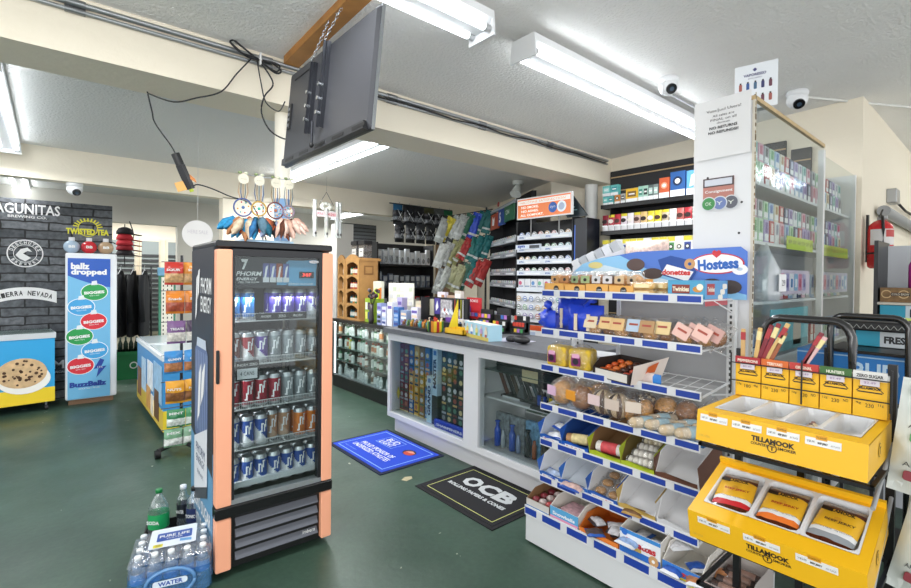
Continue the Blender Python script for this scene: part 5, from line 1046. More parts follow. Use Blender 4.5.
for i, (z, tl) in enumerate(zip(LV, TILT)):
    q = MB(); zz = z-.006; n = 16 if i != 2 else 15
    for k in range(n+1): u = .01+(RW-.02)*k/n; q.cyl((u, 0, zz), (u, .318, zz+tl*.318), .0022, WH, 4)
    for dd in (.0, .16, .318): q.cyl((0, dd, zz-.004+tl*dd), (RW, dd, zz-.004+tl*dd), .003, WH, 5)
    for u in (0, RW): q.cyl((u, 0, zz+.002), (u, .32, zz+tl*.32+.002), .005, WH, 5).cyl((u, .1, zz), (u, .32, zz-.06+tl*.32), .004, WH, 5)
    if tl > .2: q.add([(0, 0, zz+.001), (RW, 0, zz+.001), (RW, .318, zz+tl*.318+.001), (0, .318, zz+tl*.318+.001)], [(0, 1, 2, 3)], M('#c9cbce', .5))
    q.build('wire_shelf', t); q = MB(); rail(q, z+.002, -.012); q.build('price_rail', t)
q = MB(); rail(q, .19, -.117, -.02, RW, .055); q.build('price_rail', t)
# --- header sign
t = thing('header_sign', 'large blue sign board with oval red and white bakery logo atop the rack', 'sign', (2.52, RKY, 0), RX)
q = MB(); x0, x1 = -.07, .965; pts = []
top = [(x0, 1.48), (-.02, 1.56), (.05, 1.61), (.16, 1.64), (.4, 1.672), (x1-.03, 1.680), (x1, 1.655), (x1, 1.425), (x0, 1.425)]
q.prism(top[::-1], 0, .006, M('#4f78cc', .4))
q.art([(x0, 1.48), (-.02, 1.56), (.05, 1.61), (.16, 1.64), (.3, 1.655), (.5, 1.56), (.75, 1.5), (x1, 1.45), (x1, 1.425), (x0, 1.425)][::-1], -.0015, M('#8cc4ec', .4))
q.art([(x0, 1.46), (.05, 1.54), (.2, 1.60), (.45, 1.545), (.7, 1.49), (.7, 1.425), (x0, 1.425)][::-1], -.002, M('#cfe6f6', .4))
q.disc(.83, 1.60, .125, -.0035, M('#c8303c', .4), 28, .052).disc(.83, 1.60, .118, -.0045, M('#f4f4f6', .4), 28, .046)
q.text('Hostess', .835, 1.597, .19, -.0055, M('#2a62b4', .4), .055, bold=.05, rot=.06)
q.art([(.81, 1.645), (.83, 1.628), (.85, 1.645), (.85, 1.66), (.84, 1.667), (.83, 1.66), (.82, 1.667), (.81, 1.66)], -.006, M('#d0343c', .4))
q.disc(.40, 1.60, .055, -.0035, M('#5a4a48', .6), 18, .035).disc(.50, 1.55, .06, -.0035, M('#4a3d3c', .6), 18, .03).disc(.81, 1.49, .055, -.0035, M('#3c3433', .6), 18, .036).disc(.89, 1.485, .055, -.004, M('#453b39', .6), 18, .034)
q.disc(.935, 1.57, .035, -.004, M('#f0f0f2', .4), 18, .026).disc(.935, 1.572, .013, -.0045, M('#b8c8dc'), 12, .008)
q.disc(.14, 1.60, .05, -.0035, M('#d8cf8a', .5), 18, .02)
q.art([(.53, 1.625), (.56, 1.54), (.70, 1.50), (.735, 1.56), (.70, 1.62), (.60, 1.645)], -.004, M('#1f4a98', .35)).art([(.55, 1.55), (.69, 1.51), (.72, 1.56), (.58, 1.60)], -.005, M('#eef0f4', .4)).text('donettes', .63, 1.557, .15, -.006, M('#d03a3a', .4), .03, bold=.05, rot=-.02)
q.disc(.70, 1.60, .028, -.0055, M('#c89a68'), 14).disc(.70, 1.6, .009, -.006, M('#1f4a98'), 10)
q.build('sign_board', t)
# --- white carton of papers on top-left of the sign
t = thing('paper_carton', 'white open carton of grey paper packets behind the rack sign', 'box', (2.62, 1.90, 1.021), RX+.15)
MB().box(0, .02, 0, .02, 0, .49, WH).box(.3, .32, 0, .02, 0, .49, WH).box(-.02, .34, -.02, .2, .0, .01, WH).box(-.02, .34, -.02, .2, .495, .505, WH).build('stand', t)
MB().add([(0, 0, .51), (.34, 0, .51), (.34, 0, .68), (.0, 0, .57), (0, .16, .51), (.34, .16, .51), (.34, .16, .70), (.0, .16, .61)], [(0, 1, 2, 3), (5, 4, 7, 6), (4, 0, 3, 7), (1, 5, 6, 2), (0, 4, 5, 1)], M('#dfe0e2', .5)).disc(.15, .56, .012, -.002, '#a85a4a').build('carton', t)
for k in range(6): MB().box(0, .05, 0, .11, 0, .07, M('#b4b8bc' if k % 2 else '#dcdee0', .5)).build('packet', t); o = [x for x in t.children if x.name.startswith('packet')][-1]; o.location = (.01+k*.052, .02, .545+k*.022); o.rotation_euler = (0, -.5, .1)
t = thing('pastry_bag', 'clear bag of pale pink pastries lying on top behind the sign', 'bag', (2.60, 1.38, 1.60), RX)
MB().pouch(.26, .14, .12, M('#e4c8bc', .35, noise=.3, scale=60), nx=8, nz=6, jit=.012, seed=5).build('bag_body', t)
MB().box(-.02, .02, .0, .02, -.6, .01, WH).build('support', t) if 0 else None
# ---- goods
BRN_ = M('#96602e', .6, noise=.5, scale=70); DKB = M('#442a1c', .6, noise=.6, scale=80); TANM = M('#c8924e', .6, noise=.5, scale=80); GOLD = M('#d8a84a', .6, noise=.2, scale=40)
def wrap_ell(q, c, rx, ry, rz, m=WRAP): q.ball(c, rx, ry, rz, m, 12, 8)
def muffin_bag(q, inner=BRN_, lab='#8aa06a', w_=.10, h=.105, sd=0):
    q.ball((0, .045, h*.42), w_*.42, .036, h*.4, inner, 10, 7)
    q.pouch(w_, h, .085, WRAP, nx=6, nz=6, jit=.006, seed=sd, y=.045)
    q.rbox(-w_*.3, w_*.3, -.002, .0, h*.3, h*.72, M(lab, .4), .004).ball((0, -.003, h*.5), w_*.12, .002, h*.1, '#2c2a28', 8, 4)
def tent(q, w_, d, h, c, lab=None, fr=.45): # open tray box with low front and high back
    m_ = M(c, .5); th = .003
    q.box(0, w_, 0, d, 0, th, m_).box(0, w_, 0, th, 0, h*fr, m_).box(0, w_, d-th, d, 0, h, m_)
    for x in (0, w_-th): q.prism([(0, 0), (1, 0)], 0, 0, m_) if 0 else q.add([(x, 0, 0), (x, d, 0), (x, d, h), (x, d*.25, h*.95), (x, 0, h*fr), (x+th, 0, 0), (x+th, d, 0), (x+th, d, h), (x+th, d*.25, h*.95), (x+th, 0, h*fr)], [(0, 1, 2, 3, 4), (9, 8, 7, 6, 5)]+[(i, 5+i, 5+(i+1) % 5, (i+1) % 5) for i in range(5)], m_)
def pos(u, d, lvl, dz=0.): return Rk @ Vector((u, d, LV[lvl]+TILT[lvl]*d+dz))
# level 0
t = thing('muffin_tray', 'amber cardboard trays holding wrapped muffins on the top rack shelf', 'tray', pos(.0, .005, 0), RX)
q = MB(); am = M('#e0a858', .55)
for k in range(4):
    u = .005+k*.14; q.box(u, u+.137, 0, .004, 0, .055 if k % 2 else .06, am).box(u, u+.137, .0, .2, 0, .003, am).box(u, u+.003, 0, .2, 0, .06, am).box(u, u+.137, .196, .2, 0, .09, am); q.disc(u+.085, .03, .018, -.001, '#2c2420', 14).text('CAFE', u+.085, .03, .026, -.002, W, .008)
q.build('cartons', t)
mf = [('tan', TANM, '#b8905c'), ('brown', BRN_, '#a8784a'), ('poppy green labelled', BRN_, '#8aa078'), ('apple green labelled', BRN_, '#96ac7c'), ('white labelled', BRN_, '#c8ccd0'), ('pearl labelled', DKB, '#d0d2d6'), ('honey', TANM, '#c8b08a'), ('oat', TANM, '#b8a080')]
for k, (nm, im, lb) in enumerate(mf):
    put(('muf', k), lambda q: muffin_bag(q, im, lb, .088, .095, k), 'wrapped_muffin', '%s wrapped muffin, %s from left in the amber tray' % (nm, ORD[k]), 'muffin', pos(.045+k*.069, .05, 0, .035), RX+random.uniform(-.2, .2), 'wrapped muffins in the amber tray')
for k in range(6):
    z = (k % 2)*.035+.0
    put('bar', lambda q: q.rbox(-.06, .06, 0, .05, 0, .032, GOLD, .014).rbox(-.068, .068, -.004, .054, -.0, .036, WRAP, .016).box(-.04, .04, -.0045, -.004, .008, .026, M('#efe0b0', .4)), 'wrapped_pastry_bar', 'golden wrapped pastry bar in %s pile, %s layer, right of muffin tray' % (['left', 'middle', 'right'][k//2], ['lower', 'upper'][k % 2]), 'pastry', pos(.60+(k//2)*.042, .02+(k//2)*.05, 0, .004+z), RX, 'wrapped pastry bars on the top shelf')
t = thing('sponge_cake_box', 'blue and red snack cake carton at right end of the top shelf', 'box', pos(.735, .01, 0, .001), RX)
q = MB().box(0, .165, 0, .25, 0, .085, M('#4a9cc4', .4)).box(.02, .1, -.001, 0, .025, .065, M('#8a3a30')).text('Twinkies', .06, .045, .075, -.002, M('#f0e4c8'), .022, bold=.04).disc(.135, .045, .022, -.001, M('#c88a3c'), 12, .014).disc(.145, .055, .015, -.002, M('#f2ecd8'), 10)
q.T = Matrix.Rotation(pi/2, 4, 'Z') @ Matrix.Translation((0, 0, 0)); q.T = Matrix.Translation((.166, 0, 0)) @ Matrix.Rotation(pi/2, 4, 'Z')
q.box(0, .25, -.001, 0, -.03, .085, M('#5a9ad0', .4)).box(0, .25, -.002, -.001, -.03, .0, M('#b0404a', .4)).box(.02, .1, -.002, 0, .02, .07, M('#b03a3c')).text('Twinkies', .06, .045, .075, -.003, M('#f0e4d8'), .022, bold=.04)
for k in range(3): q.rbox(.14+k*.025, .19+k*.025, -.003, -.001, -.005+k*.025, .02+k*.025, M('#f2ece0'), .01)
q.build('carton', t)
# level 1
for k, (u, d, a, w_, h) in enumerate(((-.02, .06, -.5, .18, .12), (.10, .12, .1, .19, .19), (.22, .08, .3, .2, .16))):
    t = thing('bread_bag', ['bright blue twisted bag of rolls hanging off the left end of second shelf', 'bright blue bread bag standing second on the second shelf', 'bright blue and white striped bread bag, third on the second shelf'][k], 'bag', pos(u+.02, d, 1, .004), RX+a)
    q = MB(); q.pouch(w_, h, .10, M('#2444c8', .3), nx=8, nz=8, jit=.014, seed=k, bands=None)
    q.build('bag_body', t)
    if k: q = MB(); [q.box(x, x+.018, -.058, -.05, .02, h*.7, M('#d8c8b0', .5)) for x in (-.05, .02)]; q.build('clear_window', t)
    q = MB(); q.tube([(0, 0, h-.01), (.02, -.01, h+.02), (.05, -.03, h+.035)], [.02, .01, .026], M('#2444c8', .3), 7); q.build('twisted_neck', t)
ps = [(.30, '#e0d0b0', 'cream labelled'), (.38, '#e4c48a', 'tan labelled'), (.46, '#d8b47c', 'golden'), (.54, '#b8cce0', 'pale blue labelled'), (.62, '#b08a5c', 'brown'), (.69, '#e2c890', 'buttery'), (.77, '#e0b8ac', 'pink labelled'), (.82, '#d8aea4', 'rose labelled'), (.86, '#e4bcb0', 'blush labelled'), (.90, '#caa098', 'dusky pink')]
for k, (u, c, nm) in enumerate(ps):
    big = u > .75
    def f(q):
        q.T = Matrix.Rotation(radians(-20 if not big else -10), 4, 'X') @ Matrix.Rotation(radians(0 if not big else 25), 4, 'Y') @ Matrix.Scale(1.3, 4)
        q.ball((0, .035, .04), .034, .028, .034, BRN_ if k % 2 else TANM, 10, 6)
        q.pouch(.085, .10, .075, WRAP, nx=6, nz=6, jit=.007, seed=k, y=.035); q.rbox(-.03, .03, -.008, -.005, .025, .075, M(c, .45), .004).box(-.018, .018, -.009, -.008, .05, .058, '#a84a3a')
    put(('ps', k), f, 'wrapped_pastry', '%s wrapped pastry, %s from left on the second shelf' % (nm, ORD[k]), 'pastry', pos(u, .02 if k % 2 == 0 else .04, 1, .012), RX, 'wrapped pastries on the second shelf')
for k in range(3): 
    put(('swirl', k), lambda q: (q.ball((0, 0, .045), .05, .045, .045, DKB if k else BRN_, 12, 8), q.ball((0, 0, .045), .058, .052, .05, WRAP, 12, 8)), 'wrapped_bun', '%s wrapped bun in the back row of the second shelf' % ['dark brown left', 'chocolate middle', 'caramel right'][k], 'bun', pos(.34+k*.1, .2, 1, .0), RX)
for k in range(9):
    put(('bk', k % 3), lambda q: (q.ball((0, 0, .05), .045, .04, .05, [DKB, BRN_, TANM][k % 3], 10, 7), q.ball((0, 0, .055), .055, .048, .062, WRAP, 12, 8), q.rbox(-.02, .02, -.052, -.046, .04, .08, M(['#e0d8c8', '#d8b070', '#c8a0a0'][k % 3], .4), .004)), 'wrapped_loaf', 'wrapped %s loaf slice, %s from left behind second shelf pastries' % (['dark', 'brown', 'tan'][k % 3], ORD[k]), 'pastry', pos(.30+k*.068, .13, 1, .002), RX+.3*(k % 3-1), 'loaf slices behind the pastries')
# level 2
for k in range(2):
    t = thing('sponge_cake_bag', ['clear bag of yellow sponge cake, left on the third shelf', 'clear bag of yellow sponge cake, second on the third shelf'][k], 'bag', pos(.07+k*.16, .03, 2, .004), RX+.15*k, 'yellow cake bags on the third shelf')
    MB().rbox(-.065, .065, .0, .10, 0, .12, M('#e0bc34', .6, noise=.15, scale=50), .02).build('cake', t)
    MB().ball((0, .05, .066), .085, .075, .082, WRAP, 12, 8).build('wrap', t)
    MB().rbox(-.03, .025, -.030, -.026, .03, .085, M('#7a1c5c', .4), .004).rbox(-.025, .02, -.031, -.030, .075, .098, M('#e0a8c8', .4), .004).disc(-.003, .055, .018, -.0315, '#221a2a', 10).build('label', t)
t = thing('candy_box', 'open orange and white carton of orange wrapped candies on the third shelf', 'box', pos(.335, .01, 2, .002), RX-.25)
q = MB(); tent(q, .26, .2, .10, '#2c2420', fr=.5); q.add([(.262, 0, .0), (.262, .2, .0), (.30, .22, .13), (.30, -.02, .10)], [(0, 1, 2, 3)], M('#e8dcd4', .5)).add([(.264, .08, .02), (.264, .14, .02), (.3, .15, .11), (.298, .08, .09)], [(0, 1, 2, 3)], M('#d8682c', .5)); q.box(.02, .24, -.001, 0, .005, .045, M('#d8d4cc')); q.build('carton', t)
B2 = Matrix.Translation(pos(.335, .01, 2, .002)) @ Matrix.Rotation(RX-.25, 4, 'Z')
rn = random.Random(9)
for k in range(16):
    c, nm = [('#d8602c', 'orange'), ('#e07838', 'pale orange'), ('#4a2c24', 'dark'), ('#c8503a', 'red orange')][k % 4]
    put(('cdy', k % 4), lambda q: q.ball((0, 0, .014), .026, .02, .014, M(c, .3, noise=.4, scale=60), 8, 5), 'wrapped_candy', '%s wrapped candy, %s across %s row of the open orange carton' % (nm, ORD[k % 4], ['front', 'second', 'third', 'back'][k//4]), 'candy', B2 @ Vector((.04+(k % 4)*.055, .035+(k//4)*.042, .022+.011*(k//4))), rn.uniform(0, 6), 'wrapped candies in the open carton')
t = thing('cake_packet', 'flat blue and white snack packet lying alone on third shelf wires', 'packet', pos(.62, .03, 2, .006), RX-.2)
q = MB(); q.T = Matrix.Rotation(radians(-80), 4, 'X') @ Matrix.Translation((0, 0, -.05)); q.T = Matrix(((0, 0, 1, -.06), (0, 1, 0, 0), (-1, 0, 0, .02), (0, 0, 0, 1)))
q.pouch(.07, .15, .03, M('#2c7ac8', .3), jit=.004, bands=[(.2, M('#2c7ac8', .3)), (.75, M('#d8c8c4', .35)), (1, M('#2c7ac8', .3))]); q.build('packet_body', t)
# level 3
ZEB = [M('#3c2418', .6), M('#d9c09a', .6), M('#5a3820', .6)]
def lump(q, im, lab, w_=.12, h=.12, sd=0, two=False):
    if two: q.ball((-.022, .05, .04), .03, .045, .04, im, 9, 6).ball((.03, .05, .045), .03, .045, .042, im, 9, 6)
    elif im is DKB or sd in (4,): q.ball((0, .05, .05), .05, .045, .048, lambda k: ZEB[(k*7+k//14) % 3 if k % 2 else 1], 14, 12)
    else: q.ball((0, .05, .05), .05, .045, .048, im, 10, 7)
    q.ball((0, .05, .055), w_*.5, .058, h*.5, WRAP, 12, 8); q.T = Matrix.Rotation(radians(-25), 4, 'X') if 0 else q.T
    q.rbox(-.028, .028, -.012, -.008, .045, .085, M(lab, .45), .003)
l3 = [(.06, .03, TANM, '#d8b4d0', 'lilac labelled bun bag'), (.15, .14, DKB, '#a88a6a', 'dark loaf bag'), (.20, .02, BRN_, '#e0962c', 'orange labelled cookie bag'), (.24, .13, BRN_, '#e0a03c', 'orange labelled roll bag'), (.34, .03, TANM, '#e0c8c8', 'pale pink labelled swirl bag'), (.42, .12, DKB, '#dcd0d0', 'white labelled swirl bag'), (.45, .02, DKB, '#c8b8ac', 'striped brown swirl bag'), (.55, .05, TANM, '#d8cabc', 'crumbly pale cookie bag')]
for k, (u, d, im, lb, nm) in enumerate(l3):
    BIG = 1.38; t = thing('pastry_bag', '%s on the fourth rack shelf, %s' % (nm, ['far left', 'second back', 'front left of middle', 'back beside it', 'middle front', 'middle back', 'middle right front', 'before the dark cookies'][k]), 'bag', pos(u, d, 3, .006), RX+random.uniform(-.3, .3), 'clear bags on the fourth shelf')
    q = MB(); q.T = Matrix.Scale(BIG, 4); lump(q, im, lb, .125, .115, k, k % 2 == 1); q.build('bag_body', t)
for k in range(8):
    u = .03+k*.115 if k < 4 else .12+k*.105
    t = thing('pastry_bag', 'crinkled brown bun bag, %s from left in the back row of fourth shelf' % ORD[k], 'bag', pos(u, .20, 3, .004), RX+.4*(k % 3-1), 'back row bags on the fourth shelf')
    q = MB(); q.T = Matrix.Scale(1.3, 4); q.ball((0, .0, .05), .045, .04, .046, [BRN_, lambda j: ZEB[(j//12+j) % 3], TANM][k % 3], 12, 12).ball((0, 0, .052), .052, .046, .054, WRAP, 10, 7); q.tube([(0, 0, .095), (.01, -.01, .115), (.025, -.015, .12)], [.02, .008, .018], WRAP, 6); q.build('bag_body', t)
t = thing('cookie_pack', 'round pack of dark striped cookies lying at back of fourth shelf', 'cookies', pos(.64, .2, 3, .02), RX)
q = MB(); q.ball((0, 0, .03), .075, .06, .035, M('#3a2820', .6), 14, 6)
for k in range(6): q.tube([(-.06+k*.024, -.045, .045), (-.055+k*.024, 0, .068), (-.05+k*.024, .045, .048)], .004, '#d8c8b0', 4)
q.build('cookies', t)
for k in range(7):
    u, d, dz = [(.63, .03, 0), (.70, .05, 0), (.67, .12, .0), (.78, .03, 0), (.85, .04, 0), (.80, .12, 0), (.88, .14, 0)][k]
    t = thing('wrapped_roll', 'cream roll with pale blue paper band, %s from left on the fourth shelf' % ORD[k], 'pastry', pos(u, d, 3, .012), RX+.9, 'blue banded rolls on the fourth shelf')
    MB().cyl((-.06, 0, .03), (.06, 0, .03), .026, M('#dccbb0', .6, noise=.2, scale=60), 12).ball((-.06, 0, .03), .03, .026, .026, M('#d4bd98', .6), 10, 6).ball((.06, 0, .03), .03, .026, .026, M('#6a4a3a', .6), 10, 6).build('roll', t)
    MB().cyl((-.024, 0, .031), (.024, 0, .031), .030, M('#a4c8d8', .45), 14).build('paper_band', t)
    MB().ball((0, 0, .03), .10, .036, .034, WRAP, 12, 8).build('wrap', t)
t = thing('blue_carton_tray', 'low blue display tray holding the blue banded rolls', 'tray', pos(.62, .0, 3, .001), RX)
MB().box(0, .29, 0, .004, 0, .022, M('#3a78b4', .45)).box(.286, .29, 0, .2, 0, .03, M('#3a78b4', .45)).build('tray_body', t)
# level 4 & 5 : display cartons
def dcarton(nm, lb, lvl, u, w_, c, inner, txt=None, tcol='#c83a3a', h=.12, fr=.35, d=.28, band='#e8eaee'):
    t = thing(nm, lb, 'box', pos(u, .0, lvl, .004), RX); t.rotation_euler = (TILT[lvl]*.0, 0, RX)
    tilt = math.atan(TILT[lvl]); R = Matrix.Rotation(tilt, 4, 'X')
    q = MB(); q.T = R; tent(q, w_, d, h, inner, fr=fr); q.box(-.001, w_+.001, -.002, 0, 0, h*fr, M(c, .45)).box(-.002, -.0005, .0, d, 0, h*.93, M(c, .45)).box(w_+.0005, w_+.002, .02, d, 0, h*.93, M(c, .45))
    q.prism([(0, h*fr), (w_*.25, h*fr*1.25), (w_*.75, h*fr*.7), (w_, h*fr)], -.002, -.0005, M(c, .45))
    if txt: q.box(w_*.12, w_*.88, -.0028, -.002, h*fr*.15, h*fr*.75, M(band, .45)).text(txt, w_*.5, h*fr*.45, w_*.66, -.0036, M(tcol, .4), h*fr*.34, bold=.04)
    q.build('carton', t); return Matrix.Translation(t.location) @ Matrix.Rotation(RX, 4, 'Z') @ R
def inbox(Mx, key, f, name, label, cat, u, d, z, a=0, group=None):
    o = put(key, f, name, label, cat, Mx @ Vector((u, d, z)), 0, group); o.rotation_euler = (Mx.to_3x3() @ Matrix.Rotation(a, 3, 'Z')).to_euler(); return o
def roll(q, c, c2, L=.13, r=.026): q.cyl((-L/2, 0, r), (L/2, 0, r), r, M(c, .5, noise=.15, scale=50), 12).cyl((-L*.3, 0, r+.001), (L*.3, 0, r+.001), r+.0008, M(c2, .45, noise=.25, scale=40), 12)
def flatpk(q, c, c2, w_=.1, h=.07, t_=.03):
    q.T = Matrix(((1, 0, 0, 0), (0, 0, 1, -h/2), (0, 1, 0, 0), (0, 0, 0, 1))); q.T = Matrix.Translation((0, -h/2, t_/2)) @ Matrix.Rotation(-pi/2, 4, 'X') @ Matrix.Diagonal((1, 1, -1, 1))
    q.pouch(w_, h, t_, M(c, .35), nx=6, nz=6, jit=.004, bands=[(.2, M(c, .35)), (.75, M(c2, .4, noise=.3, scale=40)), (1, M(c, .35))])
B = dcarton('donut_carton', 'blue and white donut carton, leftmost on the fifth rack shelf', 4, .0, .15, '#2a62bc', '#c8d0dc', 'Donettes')
inbox(B, 'dpk', lambda q: flatpk(q, '#2c58b8', '#e8eaee'), 'donut_bag', 'blue white donut bag lying in the leftmost carton of fifth shelf', 'bag', .07, .10, .02, .2)
inbox(B, 'dpk', None, 'donut_bag', 'second blue white donut bag behind in the leftmost fifth shelf carton', 'bag', .08, .19, .02, -.3)
B = dcarton('roll_carton', 'bright blue carton with a long tan roll, second on the fifth shelf', 4, .155, .17, '#1f5ec4', '#24488c', 'Roll Cake')
inbox(B, 'troll', lambda q: roll(q, '#b08458', '#d8c890', .15, .028), 'cake_roll', 'long tan wrapped cake roll in the bright blue carton', 'cake', .085, .06, .012, .25)
B = dcarton('kraft_carton', 'yellow green edged brown carton with red white roll on the fifth shelf', 4, .335, .18, '#b4c430', '#8a6a48', None)
inbox(B, 'rroll', lambda q: roll(q, '#e0dcd8', '#c84a50', .14, .03), 'cake_roll', 'white cake roll with red print in the brown green edged carton', 'cake', .09, .06, .012, .12)
B = dcarton('kraft_carton', 'yellow green edged carton full of white powdered donut rolls', 4, .52, .17, '#b4c430', '#6a5a2c', None)
for k in range(4):
    def f(q):
        for i in range(5): q.lathe([(.014, -.011), (.024, -.006), (.026, 0), (.024, .006), (.014, .011)], M('#ece8e0', .6) if k < 3 else M('#c8bc98', .6), 10, (-.05+i*.025, 0, .026), 'x')
        q.cyl((-.066, 0, .026), (.066, 0, .026), .0275, WRAP, 12)
    inbox(B, ('don', k == 3), f, 'donut_roll', 'sleeve of powdered donuts, %s from front in the green edged carton' % ORD[k], 'donuts', .085, .04+k*.055, .006+.004*k, .1, 'sleeves of powdered donuts')
B = dcarton('empty_carton', 'empty white carton with brown patterned sides at right of fifth shelf', 4, .70, .19, '#6a4434', '#e4e4e6', None, band='#fff')
B = dcarton('donut_carton', 'blue and white donut carton, leftmost on the sixth rack shelf', 5, .0, .15, '#2f66be', '#e2e4e8', 'Donettes')
inbox(B, 'dpk3', lambda q: flatpk(q, '#2250b0', '#b8c8e4'), 'donut_bag', 'deep blue snack bag in the leftmost carton of the sixth shelf', 'bag', .075, .1, .012, -.1)
B = dcarton('donut_carton', 'light blue donut carton with empty back, second on the sixth shelf', 5, .155, .17, '#2f72cc', '#d4dae2', 'Donettes')
inbox(B, 'dpk4', lambda q: flatpk(q, '#2450a4', '#c8a8a0', .13, .06), 'donut_bag', 'blue striped snack bag in second carton of the sixth shelf', 'bag', .08, .045, .02, 0)
B = dcarton('honey_bun_carton', 'blue sided white carton of honey buns, third on the sixth shelf', 5, .33, .17, '#2c62bc', '#dfe1e5', 'Honey Bun')
for k in range(6):
    inbox(B, ('hb', k % 2), lambda q: q.ball((0, 0, .018), .032, .028, .016, M('#b8843c', .5, noise=.3, scale=50), 9, 5).rbox(-.04, .04, -.03, .03, .012, .034, WRAP, .01), 'honey_bun', 'wrapped honey bun, %s column, %s row of the blue sided carton' % (['left', 'right'][k % 2], ['front', 'middle', 'back'][k//2]), 'pastry', .045+(k % 2)*.078, .05+(k//2)*.07, .006, .2, 'honey buns in the sixth shelf carton')
B = dcarton('empty_carton', 'empty white carton with few gold packs, fourth on the sixth shelf', 5, .51, .19, '#c8a85a', '#e6e6e8', None)
inbox(B, 'gold', lambda q: flatpk(q, '#a8823c', '#6a4a2c', .1, .06, .025), 'pastry_pack', 'gold and brown pastry pack in fourth carton of sixth shelf', 'pack', .07, .06, .006, .1)
B = dcarton('empty_carton', 'empty white carton with black notches, fifth on the sixth shelf', 5, .71, .18, '#d8d8da', '#e6e6e8', None)
# base level
def bpos(u, d, dz=0): return Rk @ Vector((u, d, .2+dz))
def basebox(nm, lb, u, w_, c, c2, txt, tc2, fr=.7, h=.13, y0=-.105, d=.28, inner='#e0dcd4'):
    t = thing(nm, lb, 'box', bpos(u, y0, .001), RX); q = MB(); tent(q, w_, d, h, inner, fr=fr)
    q.box(-.001, w_+.001, -.002, 0, 0, h*fr, M(c, .45)).box(0, w_, -.003, -.002, 0, h*fr*.35, M(c2, .45))
    if txt: q.text(txt, w_*.5, h*fr*.6, w_*.8, -.004, M(tc2, .4), h*fr*.25, bold=.04)
    q.build('carton', t); return Matrix.Translation(t.location) @ Matrix.Rotation(RX, 4, 'Z')
B = basebox('candy_carton', 'brown rimmed white carton of red wrapped sweets at base left end', -.015, .16, '#c8c4c0', '#3a7ab8', None, W, .55, .10, inner='#8a6a4a')
for k in range(9): inbox(B, ('rc', k % 3), lambda q: q.ball((0, 0, .02), .028, .026, .018, M(['#7a2a34', '#b8a8a4', '#a83a3c'][k % 3], .3, noise=.4, scale=60), 8, 5), 'wrapped_sweet', '%s wrapped sweet, %s of three in %s row at the base left end' % (['maroon', 'silver', 'red'][k % 3], ORD[k % 3], ['front', 'middle', 'back'][k//3]), 'sweet', .03+(k % 3)*.048, .05+(k//3)*.07, .02, k, 'wrapped sweets in base carton')
B = basebox('pink_snack_box', 'blue and pink snack carton second along the rack base', .155, .18, '#5aa4d4', '#d890b0', 'Snowballs', '#e8eef4', .62, .12)
inbox(B, 'pinkrow', lambda q: q.rbox(-.07, .07, 0, .12, 0, .05, M('#c8a0a8', .4, noise=.3, scale=40), .015).disc(.03, .02, .02, -.002, '#f0f0f0', 12), 'snack_pack', 'pink and grey snack pack in the blue and pink carton', 'pack', .09, .05, .006)
B = basebox('orange_tray', 'low orange display tray of dark cookie packets along the rack base', .345, .22, '#d8782c', '#d8782c', None, W, .38, .09, inner='#c86a24')
for k in range(8): inbox(B, ('ck', k % 4), lambda q: (flatpk(q, ['#2c5ab0', '#3a3436', '#2a2a34', '#3a6ac0'][k % 4], ['#4a3c3a', '#c8c8cc', '#6a5a5a', '#d8d8dc'][k % 4], .09, .08, .03)), 'cookie_packet', '%s cookie packet, %s column %s row of the orange tray' % (['blue', 'dark', 'black', 'light blue'][k % 4], ORD[k % 4], ['front', 'back'][k//4]), 'packet', .03+(k % 4)*.053, .06+(k//4)*.1, .02+.014*(k % 2), .8+k, 'cookie packets in the orange tray')
B = basebox('donettes_box', 'large white and blue donut carton with red lettering on the rack base', .575, .20, '#e4e6ea', '#2c6ac0', 'donettes', '#c8303c', .85, .15)
o = B @ Vector((0, 0, 0))
tt = [x for x in bpy.data.objects if x.name.startswith('donettes_box')][-1]
MB().disc(.025, .115, .016, -.005, M('#2c6ac0'), 14).box(0, .2, -.0025, -.002, .11, .128, M('#3a86cc')).disc(.17, .035, .024, -.005, M('#c89a68'), 14).disc(.17, .035, .008, -.006, M('#f0f0f0'), 10).box(.05, .11, -.0045, -.0035, .045, .06, M('#c8a85a')).build('front_print', tt)
for k in range(3): inbox(B, ('wp', k), lambda q: flatpk(q, '#dcdee2', ['#8aa4cc', '#b8bcc4', '#d8d8dc'][k], .1, .09, .03), 'donut_packet', 'white donut packet, %s from left in the red lettered carton' % ORD[k], 'packet', .05+k*.05, .08+.04*k, .06+.01*k, .5*k, 'donut packets in red lettered carton')
B = basebox('mini_donut_box', 'blue carton with yellow stripe second from right on the rack base', .785, .17, '#3a7ac8', '#d8cc3a', 'MINI', '#c83a3c', .5, .13)
for k in range(4): inbox(B, ('md', k % 2), lambda q: flatpk(q, '#dfe2e8', ['#2c5ab4', '#b87a4a'][k % 2], .085, .08, .035), 'donut_packet', '%s printed donut packet, %s in the yellow striped carton' % (['blue', 'tan'][k % 2], ['front left', 'front right', 'back left', 'back right'][k]), 'packet', .05+(k % 2)*.07, .07+(k//2)*.09, .02, .4*k, 'packets in the yellow striped carton')
B = basebox('cookie_carton', 'clear sided carton of chocolate sandwich cookies at base right end', .965, .17, '#9a8a86', '#4a3430', None, W, .55, .10, inner='#b8b0ac')
for k in range(4): inbox(B, ('oc', k % 2), lambda q: roll(q, '#3a2620', '#8a6a5c', .14, .024), 'cookie_sleeve', 'sleeve of chocolate cookies, %s from front at base right end' % ORD[k], 'cookies', .085, .04+k*.055, .008, .05, 'cookie sleeves at base right end')
MB().box(.0, .2, 0, .40, 0, .2, M('#d0d2d4', .5)).build('base_extension', rack); [x for x in rack.children if x.name.startswith('base_extension')][-1].location = (.905, -.1, 0)
